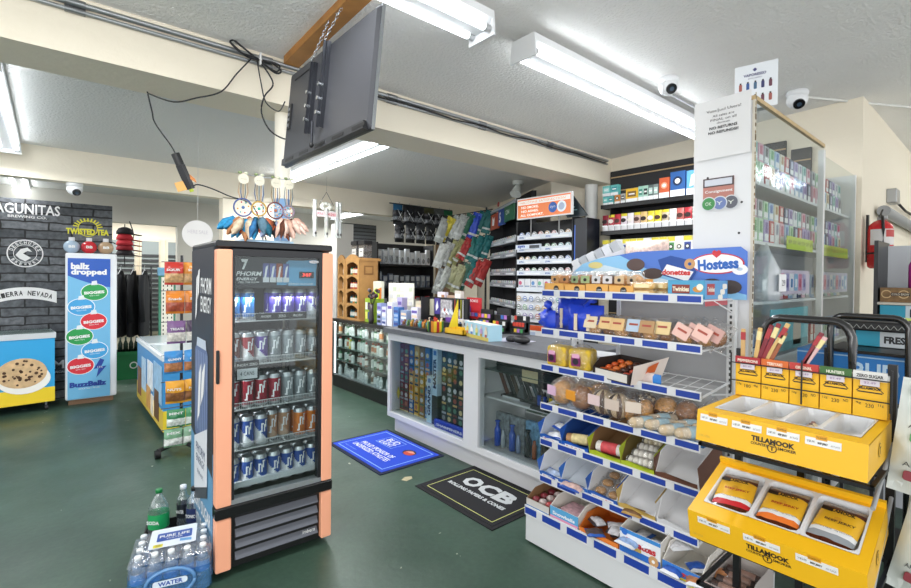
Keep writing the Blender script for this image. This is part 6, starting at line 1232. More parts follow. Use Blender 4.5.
# ================= ACRYLIC CABINET =================
t = cab = thing('acrylic_display_cabinet', 'tall white display cabinet with clear acrylic front and worn wooden edge', 'display cabinet', (2.57, .84, 0))
WHP = M('#dcdddf', .5)
q = MB().box(0, .012, 0, .27, 0, 2.40, WHP)
for z, yy in ((2.02, .08), (2.04, .2), (1.75, .05), (1.66, .21), (1.9, .04), (1.5, .12)): q.T = Matrix.Rotation(-pi/2, 4, 'Z'); q.disc(-yy, z, .006, -.001, '#2c2c2e', 8)
q.build('end_panel', t)
MB().box(0.012, 2.2, .25, .27, 0, 2.38, M('#c9cacc', .5)).build('back_panel', t)
q = MB(); rn = random.Random(3)
q.box(-.002, .012, -.014, -.001, 1.1, 2.405, M('#cfc8ba', .8)).box(-.004, 1.26, -.014, .004, 2.385, 2.405, M('#c2a87c', .6, noise=.1, scale=30))
for k in range(40): z = 1.1+k*.033; q.box(-.004, rn.uniform(.0, .006), -.016, -.0135, z, z+rn.uniform(.01, .03), M(rn.choice(['#8a7452', '#6a5a44', '#a89878']), .9))
q.build('worn_edge', t)
MB().box(1.25, 1.285, -.012, .02, 0, 2.37, M('#d8d8d6', .5)).build('middle_post', t)
MB().box(2.17, 2.2, -.012, .25, 0, 2.34, M('#d8d8d6', .5)).build('right_post', t)
for z in (2.02, 1.72, 1.41, 1.10, .7, .3): MB().box(.013, 2.17, .02, .25, z-.016, z, M('#d8dadc', .5)).build('shelf', t)
MB().box(.012, 2.17, .02, .25, 0, .2, WHP).build('plinth', t)
AC = clear('#f6f9f9', .04, .06, .16, 0, '#fff', .25, 3)
MB().box(.02, 1.24, -.012, -.008, .22, 2.385, AC).build('acrylic_front', t); MB().box(1.29, 2.165, -.012, -.008, .22, 2.33, AC).build('acrylic_front', t)
t = thing('paper_notice', 'crumpled white paper notice taped at top of the white end panel', 'notice', (2.567, 1.095, 2.13), RX)
q = MB(); n = 8; vs = []
for j in range(n+1):
    for i in range(n+1): vs.append((-.012+.265*i/n, -.004-random.uniform(0, .006), .30*j/n+.006*(i/n)))
q.add(vs, [(j*(n+1)+i, j*(n+1)+i+1, (j+1)*(n+1)+i+1, (j+1)*(n+1)+i) for j in range(n) for i in range(n)], M('#dadada', .8), True)
ink = M('#3a3a3c', .8)
q.text('Vuse/Juul Users!', .13, .24, .16, -.0125, ink, .018).text('All sales are', .13, .215, .10, -.0125, ink, .012).text('FINAL on all', .13, .195, .12, -.0125, ink, .012).text('devices', .13, .178, .06, -.0125, ink, .01).text('NO RETURNS', .13, .155, .13, -.0125, ink, .014, bold=.03).text('NO REFUNDS!!', .13, .132, .14, -.0125, ink, .014, bold=.03)
q.build('sheet', t)
t = thing('id_sticker', 'red and grey sticker with three round badges on the white end panel', 'sticker', (2.566, 1.06, 1.87), RX)
q = MB(); q.box(.0, .145, -.001, .003, .045, .165, M('#b4786c', .5)).box(0, .145, -.002, -.001, .12, .165, M('#4a3c3e')).box(.008, .137, -.003, -.002, .126, .158, M('#c8ccd6')).text('Consignment', .075, .095, .13, -.003, W, .018, bold=.02)
for k, c in enumerate(('#3f8a4c', '#6a7cae', '#5a5c66')): q.disc(.03+k*.052, .035, .036, -.003-.002*(2-k), M('#d0d4d8'), 20).disc(.03+k*.052, .035, .031, -.004-.002*(2-k), M(c, .5), 20).text(['OK', 'Y', 'Y'][k], .03+k*.052, .035, .03, -.005-.002*(2-k), M('#dfe6dc'), .018)
q.build('sticker_face', t)
t = thing('device_flyer', 'white flyer of five colourful devices standing on the cabinet top', 'flyer', (2.75, .985, 2.405), RX+.2)
q = MB().box(0, .19, 0, .004, 0, .23, M('#dfe3e8', .5)).prism([(.09, .19), (.1, .2), (.09, .21), (.08, .2)], -.001, 0, M('#4a4a78')).text('VAPORESSO', .09, .175, .1, -.002, M('#4a4a78'), .014, bold=.03).text('xros series', .09, .158, .06, -.002, M('#6a6a88'), .008)
for k in range(5):
    for j in range(2): q.rbox(.02+k*.033, .034+k*.033, -.002, 0, .10-j*.07, .135-j*.07, M(['#a05a52', '#3a5a98', '#4a6a8a', '#3a3a6a', '#6a3a4a'][(k+j) % 5]), .004).box(.023+k*.033, .031+k*.033, -.002, 0, .135-j*.07, .142-j*.07, '#222')
q.build('printed_card', t); MB().box(.05, .14, .004, .06, 0, .01, M('#c8ccd0')).build('foot', t)
# contents
def vbox(q, w_, h, c, c2, sd):
    q.box(-w_/2, w_/2, 0, .05, 0, h, M(c, .4)).box(-w_*.4, w_*.4, -.0015, 0, h*.12, h*.4, M('#eceef0', .4)).rbox(-w_*.22, w_*.22, -.002, 0, h*.45, h*.9, M(c2, .3), .006)
vc = [('lilac', '#b0a4d0', '#6a4a9a'), ('white', '#e2e4e8', '#8a90a8'), ('pale teal', '#a8ccc8', '#3a8a88'), ('pink', '#dcb0c0', '#b84a70'), ('grey', '#a8acb4', '#3a3e48'), ('mint', '#b4d4b8', '#4a9a5a'), ('light blue', '#a8c4e0', '#3a6ab0'), ('cream', '#e0dac8', '#a8804a'), ('red', '#b84a50', '#e8d8d4'), ('navy', '#3a4468', '#b8c0d8')]
rn = random.Random(12); rowsV = [(2.021, 'top', .13), (1.721, 'second', .13), (1.411, 'third', .15), (1.101, 'fourth', .15)]
for ri, (z, nm2, h) in enumerate(rowsV):
    for k in range(24):
        nm, c, c2 = vc[(k//2*3+ri*2+rn.randint(0, 2)) % 10]; u = .07+k*.089+(.03 if k > 13 else 0)
        if u > 2.12: continue
        put(('vb', nm, h), lambda q: vbox(q, .07, h, c, c2, k), 'vape_box', '%s device box, %s from left on the %s shelf behind acrylic' % (nm, ORD[k], nm2), 'box', (2.57+u, .90, z), 0, 'device boxes behind the acrylic')
        if ri < 2: put(('vb', vc[(k+ri) % 10][0], .1), lambda q: vbox(q, .07, .1, vc[(k+ri) % 10][1], vc[(k+ri) % 10][2], k), 'vape_box', '%s device box stacked on the %s box of the %s acrylic shelf' % (vc[(k+ri) % 10][0], ORD[k], nm2), 'box', (2.57+u, .905, z+h+.001), 0, 'stacked device boxes behind the acrylic')
put('gbox', lambda q: q.box(-.05, .05, 0, .05, 0, .18, M('#a8d8b0', .4)).box(-.03, .03, -.001, 0, .03, .15, M('#c8e8cc')), 'tall_box', 'tall pale green box in upper left of the acrylic cabinet', 'box', (2.85, .86, 2.022), 0) if 0 else None
for k, (u, z, w_, h, c, nm) in enumerate(((.62, 1.70, .52, .075, '#c4d84a', 'wide lime green'), (1.30, 1.69, .80, .075, '#c8dc54', 'second lime green'), (.42, 1.44, .66, .14, '#d8c8dc', 'pink and blue printed'), (1.32, 1.44, .78, .14, '#c8c4dc', 'violet and blue printed'))):
    def f(q):
        q.box(0, w_, 0, .003, 0, h, M(c, .5)); n = int(w_/.085)
        for i in range(n):
            if k < 2: q.text('$%d.99' % (8+i*3 % 17), .05+i*.085, h*.55, .055, -.002, '#30341c', .025)
            else: q.rbox(.012+i*.083, .075+i*.083, -.002, 0, .02, h-.02, M(['#8ab8dc', '#d888a8', '#a8a0d0', '#e8e8ee'][i % 4], .4), .01).rbox(.025+i*.083, .06+i*.083, -.003, -.002, .04, h-.05, M(['#e8eef4', '#b83a60', '#5a4a98', '#3a7ab8'][i % 4], .4), .006)
    t2 = thing('price_strip', '%s price strip inside the %s half of the acrylic cabinet' % (nm, 'left' if k % 2 == 0 else 'right'), 'sign', (2.57+u, .855, z)); q = MB(); f(q); q.build('strip', t2)
t = thing('clear_funnel_bag', 'white clear bottle shaped bag standing at left inside the acrylic cabinet', 'bag', (2.86, .87, 1.412))
MB().lathe([(.07, 0), (.08, .04), (.075, .16), (.03, .26), (.015, .30)], clear('#e8eef2', .2, .1, .6, .5, '#d8dfe4'), 14).build('bag_body', t)
MB().rbox(-.05, .05, -.09, -.083, .05, .14, M('#e8e8ea'), .006).text('29', 0, .095, .05, -.092, '#303040', .03).build('label', t)
t = thing('blue_poster', 'teal poster of a domed building inside lower acrylic cabinet', 'poster', (2.95, .86, 1.12))
MB().box(0, .7, 0, .004, 0, .24, M('#6ab4c0', .5)).prism([(.4, .02), (.55, .02), (.55, .14), (.475, .2), (.4, .14)], -.001, 0, M('#c8b8a8')).box(0, .7, -.001, 0, 0, .05, M('#4a8a94')).build('print', t)
# ================= MEAT SNACK RACK =================
TX, TY = 1.75, .735
YL = M('#eab41c', .4); TUB = M('#d9dadc', .35)
t = thing('jerky_rack', 'black steel rack with looped handle carrying two yellow snack trays', 'rack', (2.1, TY, 0), RX)
BKM2 = M('#131315', .35)
for x, d in ((.0, .06), (.465, .06)): MB().box(x-.012, x+.012, d-.012, d+.012, 0, 1.24, BKM2).build('post', t)
MB().box(.20, .224, .06, .084, .0, 1.07, BKM2).build('post', t)
n = 10; lp = [(.085, .05, 1.0), (.085, .05, 1.30)]+[(.085+.055*(1-cos(a*pi/2/5)), .05, 1.30+.075*sin(a*pi/2/5)) for a in range(1, 6)]+[(.36-.055*(1-sin((5-a)*pi/2/5)) if 0 else .36-.055*(1-sin(a*pi/2/5)), .05, 1.30+.075*cos(a*pi/2/5)) for a in range(0, 6)]+[(.36, .05, 1.0)]
MB().tube(lp, .0145, M('#141416', .25, coat=.5), 12).build('handle', t)
q = MB()
for z in (.10, .42, .585, .93): q.box(-.01, .475, -.30, -.285, z-.012, z, BKM2).box(-.01, .475, .045, .06, z-.012, z, BKM2).box(-.012, .0, -.30, .06, z-.012, z, BKM2).box(.465, .477, -.30, .06, z-.012, z, BKM2)
for k in range(12): q.cyl((.01+k*.04, -.29, .092), (.01+k*.04, .05, .092), .003, BKM2, 5)
q.cyl((.47, -.28, .60), (.47, .04, .80), .006, '#9a9c9e').cyl((.47, -.28, .86), (.47, .04, .98), .006, '#9a9c9e'); q.build('shelf_frame', t)
q = MB()
for z in (1.12, 1.19): q.box(-.01, .475, -.018, -.015, z, z+.004, BKM2)
for x in (-.01, .226, .47): q.box(x, x+.005, -.018, -.014, 1.07, 1.23, BKM2)
q.build('wire_guard', t)
def snacktray(lb, z, tilt, n, D, w0, w1, tubd):
    t = thing('snack_tray', lb, 'tray', (TX, TY, z), RX); R = Matrix.Rotation(tilt, 4, 'X'); q = MB(); q.T = R; W_ = w1-w0; Hh = .105
    q.add([(w0, 0, 0), (w1, 0, 0), (w1, 0.012, Hh), (w0, .012, Hh), (w0, D, 0), (w1, D, 0), (w1, D, Hh), (w0, D, Hh)], [(0, 1, 2, 3), (1, 5, 6, 2), (4, 0, 3, 7), (5, 4, 7, 6), (0, 4, 5, 1)], YL)
    y0, y1 = .075, D-.03; x0, x1 = w0+.03, w1-.028
    q.box(w0, w1, .012, y0, Hh-.003, Hh, YL).box(w0, w1, y1, D, Hh-.003, Hh, YL).box(w0, x0, y0, y1, Hh-.003, Hh, YL).box(x1, w1, y0, y1, Hh-.003, Hh, YL).box(w0, w1, D-.012, D, Hh, Hh+.022, YL)
    q.build('carton', t)
    q = MB(); q.T = R; cw = (x1-x0)/n
    for k in range(n):
        a, b = x0+cw*k, x0+cw*(k+1); r = .012; m_ = .006; dz = tubd
        o = rrect(a, b, y0, y1, .004, 2); i = rrect(a+m_, b-m_, y0+m_, y1-m_, .02, 2); c_ = rrect(a+m_+.008, b-m_-.008, y0+m_+.008, y1-m_-.008, .018, 2); N = len(o)
        q2 = MB(); q2.T = R; vs = [(p[0], p[1], Hh+.0015) for p in o]+[(p[0], p[1], Hh+.0015) for p in i]+[(p[0], p[1], Hh-dz) for p in c_]
        q2.add(vs, [(j, (j+1) % N, N+(j+1) % N, N+j) for j in range(N)]+[(N+j, N+(j+1) % N, 2*N+(j+1) % N, 2*N+j) for j in range(N)]+[tuple(range(2*N, 3*N))], TUB); q2.build('plastic_tub', t)
    q = MB(); q.T = R; bk = M('#2c2418', .5); cx_ = (w0+w1)/2-.0
    q.text('TILLAMOOK', cx_, .052, .115, -.0, bk, .018, bold=.05) if 0 else None
    q.T = R @ Matrix.Translation((0, -.0012, 0)) @ Matrix.Rotation(math.atan(-.012/Hh), 4, 'X')
    q.text('TILLAMOOK', cx_, .052, .12, -.0, bk, .017, bold=.05).text('COUNTRY', cx_-.036, .036, .05, 0, bk, .009, bold=.03).text('SMOKER', cx_+.04, .036, .05, 0, bk, .009, bold=.03)
    q.lathe([(.011, 0), (.0135, 0), (.0135, .001), (.011, .001)], bk, 20, (cx_, 0, .032), 'y', False, False).text('T', cx_, .032, .013, -.0005, bk, .014, bold=.03).text('OK USA', w0+.03, .02, .035, -.0005, M('#c8a84a'), .008)
    wt = M('#e4e4e2', .5)
    for k in range(n):
        u = x0+cw*k+.004 if n == 3 else w0+.012+k*cw*1.0; ww = cw*.72 if n == 3 else cw*.86
        q.box(u, u+ww, -.001, 0, .071, .094, wt).box(u+ww*.3, u+ww*.62, -.0014, -.001, .09, .104, M('#d99a1c', .5)).text('TILLAMOOK', u+ww*.46, .097, ww*.28, -.0018, bk, .005)
        q.text('2/$5.00', u+ww*.16, .082, ww*.22, -.0016, bk, .007).text('BEEF JERKY', u+ww*.5, .08, ww*.28, -.0016, bk, .008, bold=.04).text('ANY FLAVOR', u+ww*.84, .08, ww*.24, -.0016, M('#7a7a78'), .006)
    q.build('front_print', t)
    q = MB(); q.T = R @ Matrix.Translation((w1+.0012, 0, 0)) @ Matrix.Rotation(pi/2, 4, 'Z'); q.disc(D*.45, .055, .022, 0, M('#8a6a14'), 14).disc(D*.45, .055, .019, -.0005, YL, 14).text('T', D*.45, .055, .018, -.001, bk, .022, bold=.05); q.build('side_print', t)
    return Matrix.Translation((TX, TY, z)) @ Matrix.Rotation(RX, 4, 'Z') @ R, x0, cw, y0, y1
U_ = snacktray('upper yellow tray with four mostly empty white tubs on the black rack', .953, 0, 4, .385, 0, .468, .05)
L_ = snacktray('lower tilted yellow tray of three white tubs with jerky bags', .602, radians(19), 3, .325, -.015, .475, .03)
def orient(o, Mx, a): o.rotation_euler = (Mx.to_3x3() @ Matrix.Rotation(a, 3, 'Z')).to_euler()
for k, (c, nm) in enumerate((('#b8242c', 'red striped'), ('#d8702c', 'orange striped'), ('#8a9096', 'silver striped'))):
    t = thing('jerky_bag', 'yellow jerky bag with %s base, %s tub of the lower tray' % (nm, ['left', 'middle', 'right'][k]), 'bag', L_[0] @ Vector((L_[1]+L_[2]*(k+.5), .150, .085)), 0, 'jerky bags in lower tray'); orient(t, L_[0], .12-.1*k)
    q = MB(); F_ = Matrix(((1, 0, 0, 0), (0, 0, 1, -.062), (0, -1, 0, .012), (0, 0, 0, 1))); q.T = F_
    q.T = F_ @ Matrix.Scale(1.12, 4) @ Matrix.Translation((0, 0, -.004)); q.pouch(.105, .168, .03, YL, nx=8, nz=10, jit=.002, seed=k, bands=[(.08, clear('#8a4a3a', .15, .1, .5, .6, '#5a2a20')), (.14, M('#5a241c', .5)), (.22, M(c, .35)), (.30, M('#d8dadc', .35)), (.80, M('#e2b02a', .35)), (.93, M('#4a1e18', .5, noise=.4, scale=60)), (1, clear('#a89a90', .15, .1, .5, .4, '#b8b0aa'))])
    q.text('TILLAMOOK', 0, .112, .072, -.026, M('#241a14'), .014, bold=.05).text('BEEF JERKY', .01, .072, .07, -.024, M('#9a2a1c') if k < 2 else M('#4a3020'), .012, bold=.04).disc(0, .09, .009, -.0175, M('#d09a2c'), 12).text('GLUTEN FREE  10g PROTEIN', 0, .042, .09, -.0185, M('#4a4a4a'), .006).box(-.045, -.02, -.0165, -.016, .115, .13, '#1c1410')
    q.build('bag_body', t)
for tb, ks in ((1, 1), (2, 5), (3, 3)):
    for k in range(ks):
        c = ['#6a2420', '#8a4a2c', '#b8926a', '#4a1e1c', '#7a342a'][k]
        o = put(('stk', k), lambda q: (q.rbox(-.065, .065, -.006, .006, 0, .010, M(c, .3), .005), q.rbox(-.03, .03, -.0065, .0065, .0, .0105, M('#d8c8a8', .4), .005)), 'meat_stick', '%s wrapped meat stick, %s in the %s white tub of upper tray' % (['maroon', 'brown', 'tan', 'dark red', 'russet'][k], ORD[k], ORD[tb]), 'snack stick', U_[0] @ Vector((U_[1]+U_[2]*(tb+.45)+.008*(k-2), .14+.022*k*(1 if tb == 2 else .7), .0575+.0025*k)), 0, 'sticks in the upper tray'); o.rotation_euler = (0, 0, RX+(-.9 if tb == 3 else 1.45)+.12*k); o.scale = (.75 if tb != 2 else .9, 1, 1)
for k, (top, s, tc2) in enumerate((('#a82a30', 'PEPPERONI', '#f0e0d0'), ('#d0662a', 'TERIYAKI', '#f4e4d0'), ('#b83a34', 'ORIGINAL', '#f4e4d0'), ('#3f6a34', "HUNTER'S", '#e8ecd8'), ('#d8d8d6', 'ZERO SUGAR', '#2a2a2a'))):
    u = .004+k*.092; t = thing('stick_carton', 'yellow meat stick carton lettered %s, %s from left behind upper tray' % (s, ORD[k]), 'box', (2.10, TY-u, 1.062), RX, None)
    q = MB().box(0, .088, .0, .07, 0, .125, YL).box(0, .088, -.006, .004, .125, .155, M(top, .45)).box(0, .088, .004, .066, .125, .14, M('#c8b49a' if k != 4 else '#e8e8e6', .6))
    bk = M('#2c2418', .5); q.text(s, .044, .14, .07 if len(s) > 8 else .05, -.0075, M(tc2), .011, bold=.03)
    q.box(.02, .07, -.0012, 0, .118, .124, bk).box(.012, .076, -.0014, 0, .083, .087, bk).text('TILLAMOOK', .044, .098, .062, -.0015, bk, .009, bold=.05).art([(.008, .088), (.025, .106), (.063, .106), (.08, .088), (.078, .086), (.062, .1035), (.026, .1035), (.01, .086)], -.0013, bk)
    q.text(['12g', '12g', '12g', '12g', '9g'][k], .015, .045, .014, -.0015, bk, .010).text(['180', '230', '230', '230', '230'][k], .044, .04, .022, -.0015, bk, .013).text(['8g', 'NO', 'NO', 'NO', '11g'][k], .073, .045, .014, -.0015, bk, .010)
    q.build('carton', t); MB().box(.02, .07, -.010, -.008, .108, .128, M('#d4ccd4', .4)).text('$2.49', .045, .118, .03, -.0112, M('#8a6a9a'), .008).build('price_tag', t)
for k, (u, dx, h, c) in enumerate(((.02, .0, .12, '#c8a26a'), (.065, .12, .13, '#d0ac6c'), (.075, .3, .15, '#7a2430'), (.09, .34, .16, '#8a2c34'), (.10, .45, .17, '#cfae70'), (.115, .4, .13, '#9a5a3a'), (.22, .42, .14, '#7a2834'), (.225, .5, .13, '#d8b0b0'))):
    o = put(('st', k), lambda q: (q.rbox(-.008, .008, -.003, .003, 0, h, M(c, .35), .003), q.rbox(-.0085, .0085, -.0035, .0035, h*.62, h*.9, M('#e4d49a' if k % 2 else '#a8343a', .4), .003)), 'meat_stick', '%s standing meat stick, %s from left above the yellow cartons' % (['tan', 'cream', 'maroon', 'dark red', 'golden', 'brown', 'wine', 'pink'][k], ORD[k]), 'snack stick', (2.128, TY-u, 1.204), RX, 'sticks standing behind the cartons', ry=0); o.rotation_euler = (0, 0, RX); o.rotation_euler = (Matrix.Rotation(RX, 3, 'Z') @ Matrix.Rotation(dx, 3, 'Y')).to_euler()
# ================= SECOND RACK BEHIND =================
t = thing('beer_rack', 'black tube framed rack behind the jerky rack stacked with boxes', 'rack', (2.8, .60, 0), RX)
lp = [(.03, .0, 0), (.03, .0, 1.30)]+[(.03+.05*(1-cos(a*pi/10)), 0, 1.30+.06*sin(a*pi/10)) for a in range(1, 6)]+[(.30-.05*(1-sin(a*pi/10)), 0, 1.30+.06*cos(a*pi/10)) for a in range(0, 6)]+[(.30, 0, 0)]
MB().tube(lp, .0145, M('#141416', .25, coat=.5), 12).build('handle', t)
q = MB()
for z in (.3, .65, .975, 1.20): q.box(.0, .34, .04, .40, z-.012, z, BKM2)
q.build('shelf', t); q = MB()
for x in (.0, .33): q.box(x, x+.015, .03, .05, 0, 1.2, BKM2).box(x, x+.015, .39, .41, 0, 1.2, BKM2)
q.build('post', t)
t = thing('beer_carton', 'bright blue beer carton with big pale lettering on the rear rack', 'box', (2.88, .64, .976), RX)
MB().box(-.08, .56, 0, .26, 0, .205, M('#2a7ac4', .4)).box(-.08, .56, -.001, 0, .188, .194, M('#a8cce8')).text('BUD LIGHT', .35, .125, .42, -.002, M('#bcd8ee', .4), .085, bold=.03).build('carton', t)
for k, (z, c, s, nm) in enumerate(((1.205, '#2a9ab8', 'FRESCA', 'teal carton lettered FRESCA on rear rack under black tray'), )):
    t = thing('soda_carton', nm, 'box', (3.05, .55, z), RX); MB().box(.0, .28, 0, .2, 0, .075, M('#2a2c2e', .4)).box(.03, .12, -.001, 0, 0, .075, M(c, .4)).box(.12, .28, -.001, 0, 0, .075, M('#c8d0d4', .4)).text('FRESCA', .20, .035, .13, -.002, M('#24282c'), .035, bold=.05).build('carton', t)
t = thing('black_tray', 'black cardboard tray with white doodles on the rear rack top', 'tray', (3.0, .585, 1.281), RX)
q = MB().rbox(-.01, .27, 0, .22, 0, .045, M('#1c1d1f', .4), .015)
for k in range(9): q.tube([(.01+k*.027, -.002, .012), (.022+k*.027, -.002, .03), (.034+k*.027, -.002, .012)], .0016, '#b8bcb8', 4)
q.build('tray_body', t)
t = thing('price_label', 'yellow green shelf label lettered peach above the rear rack', 'sign', (3.6, .575, 1.275), RX)
MB().box(.02, .22, 0, .003, 0, .045, M('#dce87a', .5)).text('10 PEACH AND', .12, .022, .18, -.001, M('#3a4420'), .02, bold=.03).build('label_card', t)
t = thing('drinks_shelf', 'dark framed shelf of cartons against the right wall under duct', 'shelving', (4.0, .60, 0), RX)
MB().box(.0, .02, 0, .4, 0, 1.78, M('#2a2a2c', .4)).build('post', t); MB().box(.02, .6, .35, .38, 0, 1.76, M('#c2c6cc', .5)).build('back_panel', t)
for z in (.5, .9, 1.245, 1.39): MB().box(.02, .6, 0, .35, z-.015, z, M('#c8c2b4', .5)).build('shelf', t)
t = thing('coffee_carton', 'brown coffee carton with ringed cups on right wall shelf', 'box', (4.02, .57, 1.391), RX)
q = MB().box(0, .34, 0, .2, 0, .09, M('#7a5a34', .5, noise=.3, scale=40))
for k in range(4): q.lathe([(.02, 0), (.026, 0), (.026, .001), (.02, .001)], M('#c8a878'), 14, (.03+k*.08, -.001, .05), 'y', False, False)
q.box(.05, .14, -.003, 0, .04, .06, M('#3a2a1c')).text('COLD BREW', .095, .05, .08, -.004, M('#e8dcc8'), .012).build('carton', t)
t = thing('soda_carton', 'teal and white carton on middle of the right wall shelf', 'box', (4.02, .57, 1.246), RX)
MB().box(0, .35, 0, .2, 0, .125, M('#2a9ab8', .4)).box(.12, .35, -.001, 0, .03, .125, M('#c8d4dc', .4)).text('FRESCA', .24, .08, .2, -.002, M('#24282c'), .05, bold=.05).box(0, .35, -.002, 0, 0, .02, M('#8a2a34')).build('carton', t)
t = thing('pink_bottle', 'magenta bottle on top shelf at the right photo edge', 'bottle', (4.1, .415, 1.482))
MB().lathe([(.035, 0), (.035, .14), (.015, .19), (.015, .22)], M('#b83a90', .35), 12).lathe([(.017, .22), (.017, .25)], '#202022', 10).build('bottle_body', t)
# hanging plastic bags at right edge
t = thing('bag_strip_rack', 'black peg strip of hanging printed plastic bags at the right edge', 'rack', (2.12, .20, 0), RX)
MB().cyl((0, 0.05, 0), (0, .05, 1.22), .012, BKM2).build('post', t)
for k in range(6):
    rn = random.Random(k)
    def f(q):
        q.T = Matrix.Rotation(.10+.05*(k % 3), 4, 'Y')
        q.pouch(.12, .36, .05, M('#c9cfcb', .4), nx=7, nz=12, jit=.010, seed=k, bands=None)
        for z, c, w_ in ((.05, '#8a3a44', .03), (.17, '#5a9a6a', .025), (.31, '#3f8a5c', .05), (.25, '#3a3e44', .02)): q.rbox(-.01-w_/2, -.01+w_/2, -.031, -.027, z, z+.03, M(c, .4), .008)
        for z, s in ((.1, 'A'), (.22, 'R'), (.28, 'S')): q.text('ARIZONA'[:4+k % 3], .0, z, .06, -.03, M('#3a3e44'), .014)
    t2 = thing('plastic_bag', 'pale printed hanging plastic bag, %s at the right photo edge, %s' % (['top front', 'top rear', 'middle front', 'middle rear', 'bottom front', 'bottom rear'][k], 'green marked'), 'bag', (2.03+.07*(k % 2), .205-.02*(k % 2), .86-.31*(k//2)), RX, 'plastic bags on the peg strip'); q = MB(); f(q); q.build('bag_body', t2)
# ================= EXTINGUISHER, DUCT =================
t = thing('fire_extinguisher', 'red fire extinguisher with black hose mounted on the cream wall corner', 'fire extinguisher', (4.90, .70, 1.62))
RD = M('#c8141c', .25, coat=.4)
MB().lathe([(.06, 0), (.075, .012), (.078, .03), (.078, .30), (.07, .335), (.04, .365), (.022, .375)], RD, 24).build('cylinder', t)
q = MB(); n = 14
o = [(.0788*cos(radians(140+k*9)), .0788*sin(radians(140+k*9))) for k in range(15)]
q.add([(a, b, .18) for a, b in o]+[(a, b, .30) for a, b in o], [(k, k+1, 16+k, 15+k) for k in range(14)], M('#d8d4d2', .5), True)
q.add([(a*1.01, b*1.01, .24) for a, b in o[8:]]+[(a*1.01, b*1.01, .295) for a, b in o[8:]], [(k, k+1, 8+k, 7+k) for k in range(6)], M('#b8403c', .5), True)
q.build('label', t)
MB().cyl((0, 0, .37), (0, 0, .40), .022, '#a8aaac').box(-.02, .06, -.012, .012, .40, .412, '#17171a').cyl((-.02, 0, .405), (.07, 0, .46), .007, '#1c1c1e').cyl((.0, -.02, .39), (.0, -.04, .39), .014, '#b8babc').build('valve', t)
MB().tube([(-.02, 0, .40), (-.07, -.02, .39), (-.095, -.03, .30), (-.095, -.03, .16), (-.09, -.03, .10)], .010, '#17171a', 8).cyl((-.09, -.03, .11), (-.088, -.03, .04), .013, '#1c1c1e', 8, .018).build('hose', t)
MB().lathe([(.0795, .11), (.081, .112), (.081, .122), (.0795, .124)], '#1a1a1c', 24, cap=False).box(-.02, .02, .07, .085, .05, .42, '#17171a').build('wall_bracket', t)
t = thing('electrical_box', 'small grey metal electrical box with black cable above the extinguisher', 'electrical box', (5.95, .80, 2.24))
MB().rbox(-.10, .10, -.07, 0, 0, .13, M('#a8aaac', .35, .7), .01).cyl((.1, -.04, .04), (.2, -.04, .03), .018, '#1a1a1c').tube([(.2, -.04, .03), (.7, -.04, .0), (1.4, -.03, .01)], .012, '#1a1a1c').build('box_body', t)
t = thing('wall_duct', 'grey slanting duct running right from the electrical box along wall', 'duct', (4.95, .79, 2.11))
MB().cyl((0.35, -.05, .0), (3.2, -.05, -.02), .045, M('#8f9296', .5), 16).build('duct_pipe', t)
MB().cyl((4.9, .3, 2.945), (4.86, .80, 2.925), .01, M('#d8d8d4'), 8).build('x') if 0 else None
# ================= TV, BOARD, CABLES, CAMERAS =================
t = thing('wood_beam_board', 'raw pine board fixed flat to the ceiling above the television', 'board', (1.09, 1.35, 0))
PINE = M('#a8743a', .6, noise=.18, scale=7)
q = MB(); q.add([(x, y, zc(1.35+y)-dz) for y in (0, 1.585) for x in (0, .095) for dz in (.0, .045)], [(0, 1, 3, 2), (4, 6, 7, 5), (0, 4, 5, 1), (2, 3, 7, 6), (0, 2, 6, 4), (1, 5, 7, 3)], PINE); q.build('plank', t)
# tv: back faces -x ; local: width along x, back face toward -y, up z
t = thing('television', 'flat black television hanging by chains, its back facing the camera', 'television', (.985, 2.70, 2.135), RX)
lean = math.atan(.05/.55); t.rotation_euler = (Matrix.Rotation(RX, 3, 'Z') @ Matrix.Rotation(-lean, 3, 'X')).to_euler()
TW, TH = .955, .53; TVM = M('#45464b', .38, .2, noise=.04, scale=6)
q = MB(); o = rrect(0, TW, 0, TH, .008); i1 = rrect(.012, TW-.012, .03, TH-.012, .01); i2 = rrect(.10, TW-.10, .05, TH-.17, .02); n = len(o)
vs = [(a, .035, b) for a, b in o]+[(a, .026, b) for a, b in o]+[(a, .012, b) for a, b in i1]
q.add(vs, [(k*n+i, k*n+(i+1) % n, (k+1)*n+(i+1) % n, (k+1)*n+i) for k in range(2) for i in range(n)]+[tuple(range(2*n, 3*n))[::-1], tuple(range(n))], TVM)
q.build('back_shell', t)
MB().box(.0, TW, .035, .042, 0, TH, M('#0c0c0e', .2)).box(-.002, TW+.002, .028, .044, -.003, .0, M('#1a1b1d', .3)).box(-.003, 0, .028, .044, -.003, TH+.002, M('#b0b4b8', .25, .8)).box(TW, TW+.003, .028, .044, -.003, TH+.002, M('#b0b4b8', .25, .8)).build('screen_bezel', t)
q = MB().box(.02, TW-.02, .0, .034, -.002, .032, M('#2a2b2f', .4))
for k in range(5): q.box(.08+k*.19, .19+k*.19, -.002, 0, .006, .022, '#0e0e10')
q.build('lower_ridge', t)
q = MB().box(.03, .075, .005, .014, .20, .34, M('#1c1d20', .5))
for k in range(4): q.box(.042, .058, .002, .005, .215+k*.03, .23+k*.03, '#8a8c90')
q.build('port_panel', t)
MB().box(.08, .32, .008, .012, TH-.06, TH-.055, '#1c1d20').build('vent_line', t)
MET = M('#3a3c42', .4, .6); CHR = M('#c8ccd0', .25, .9)
chroot = None
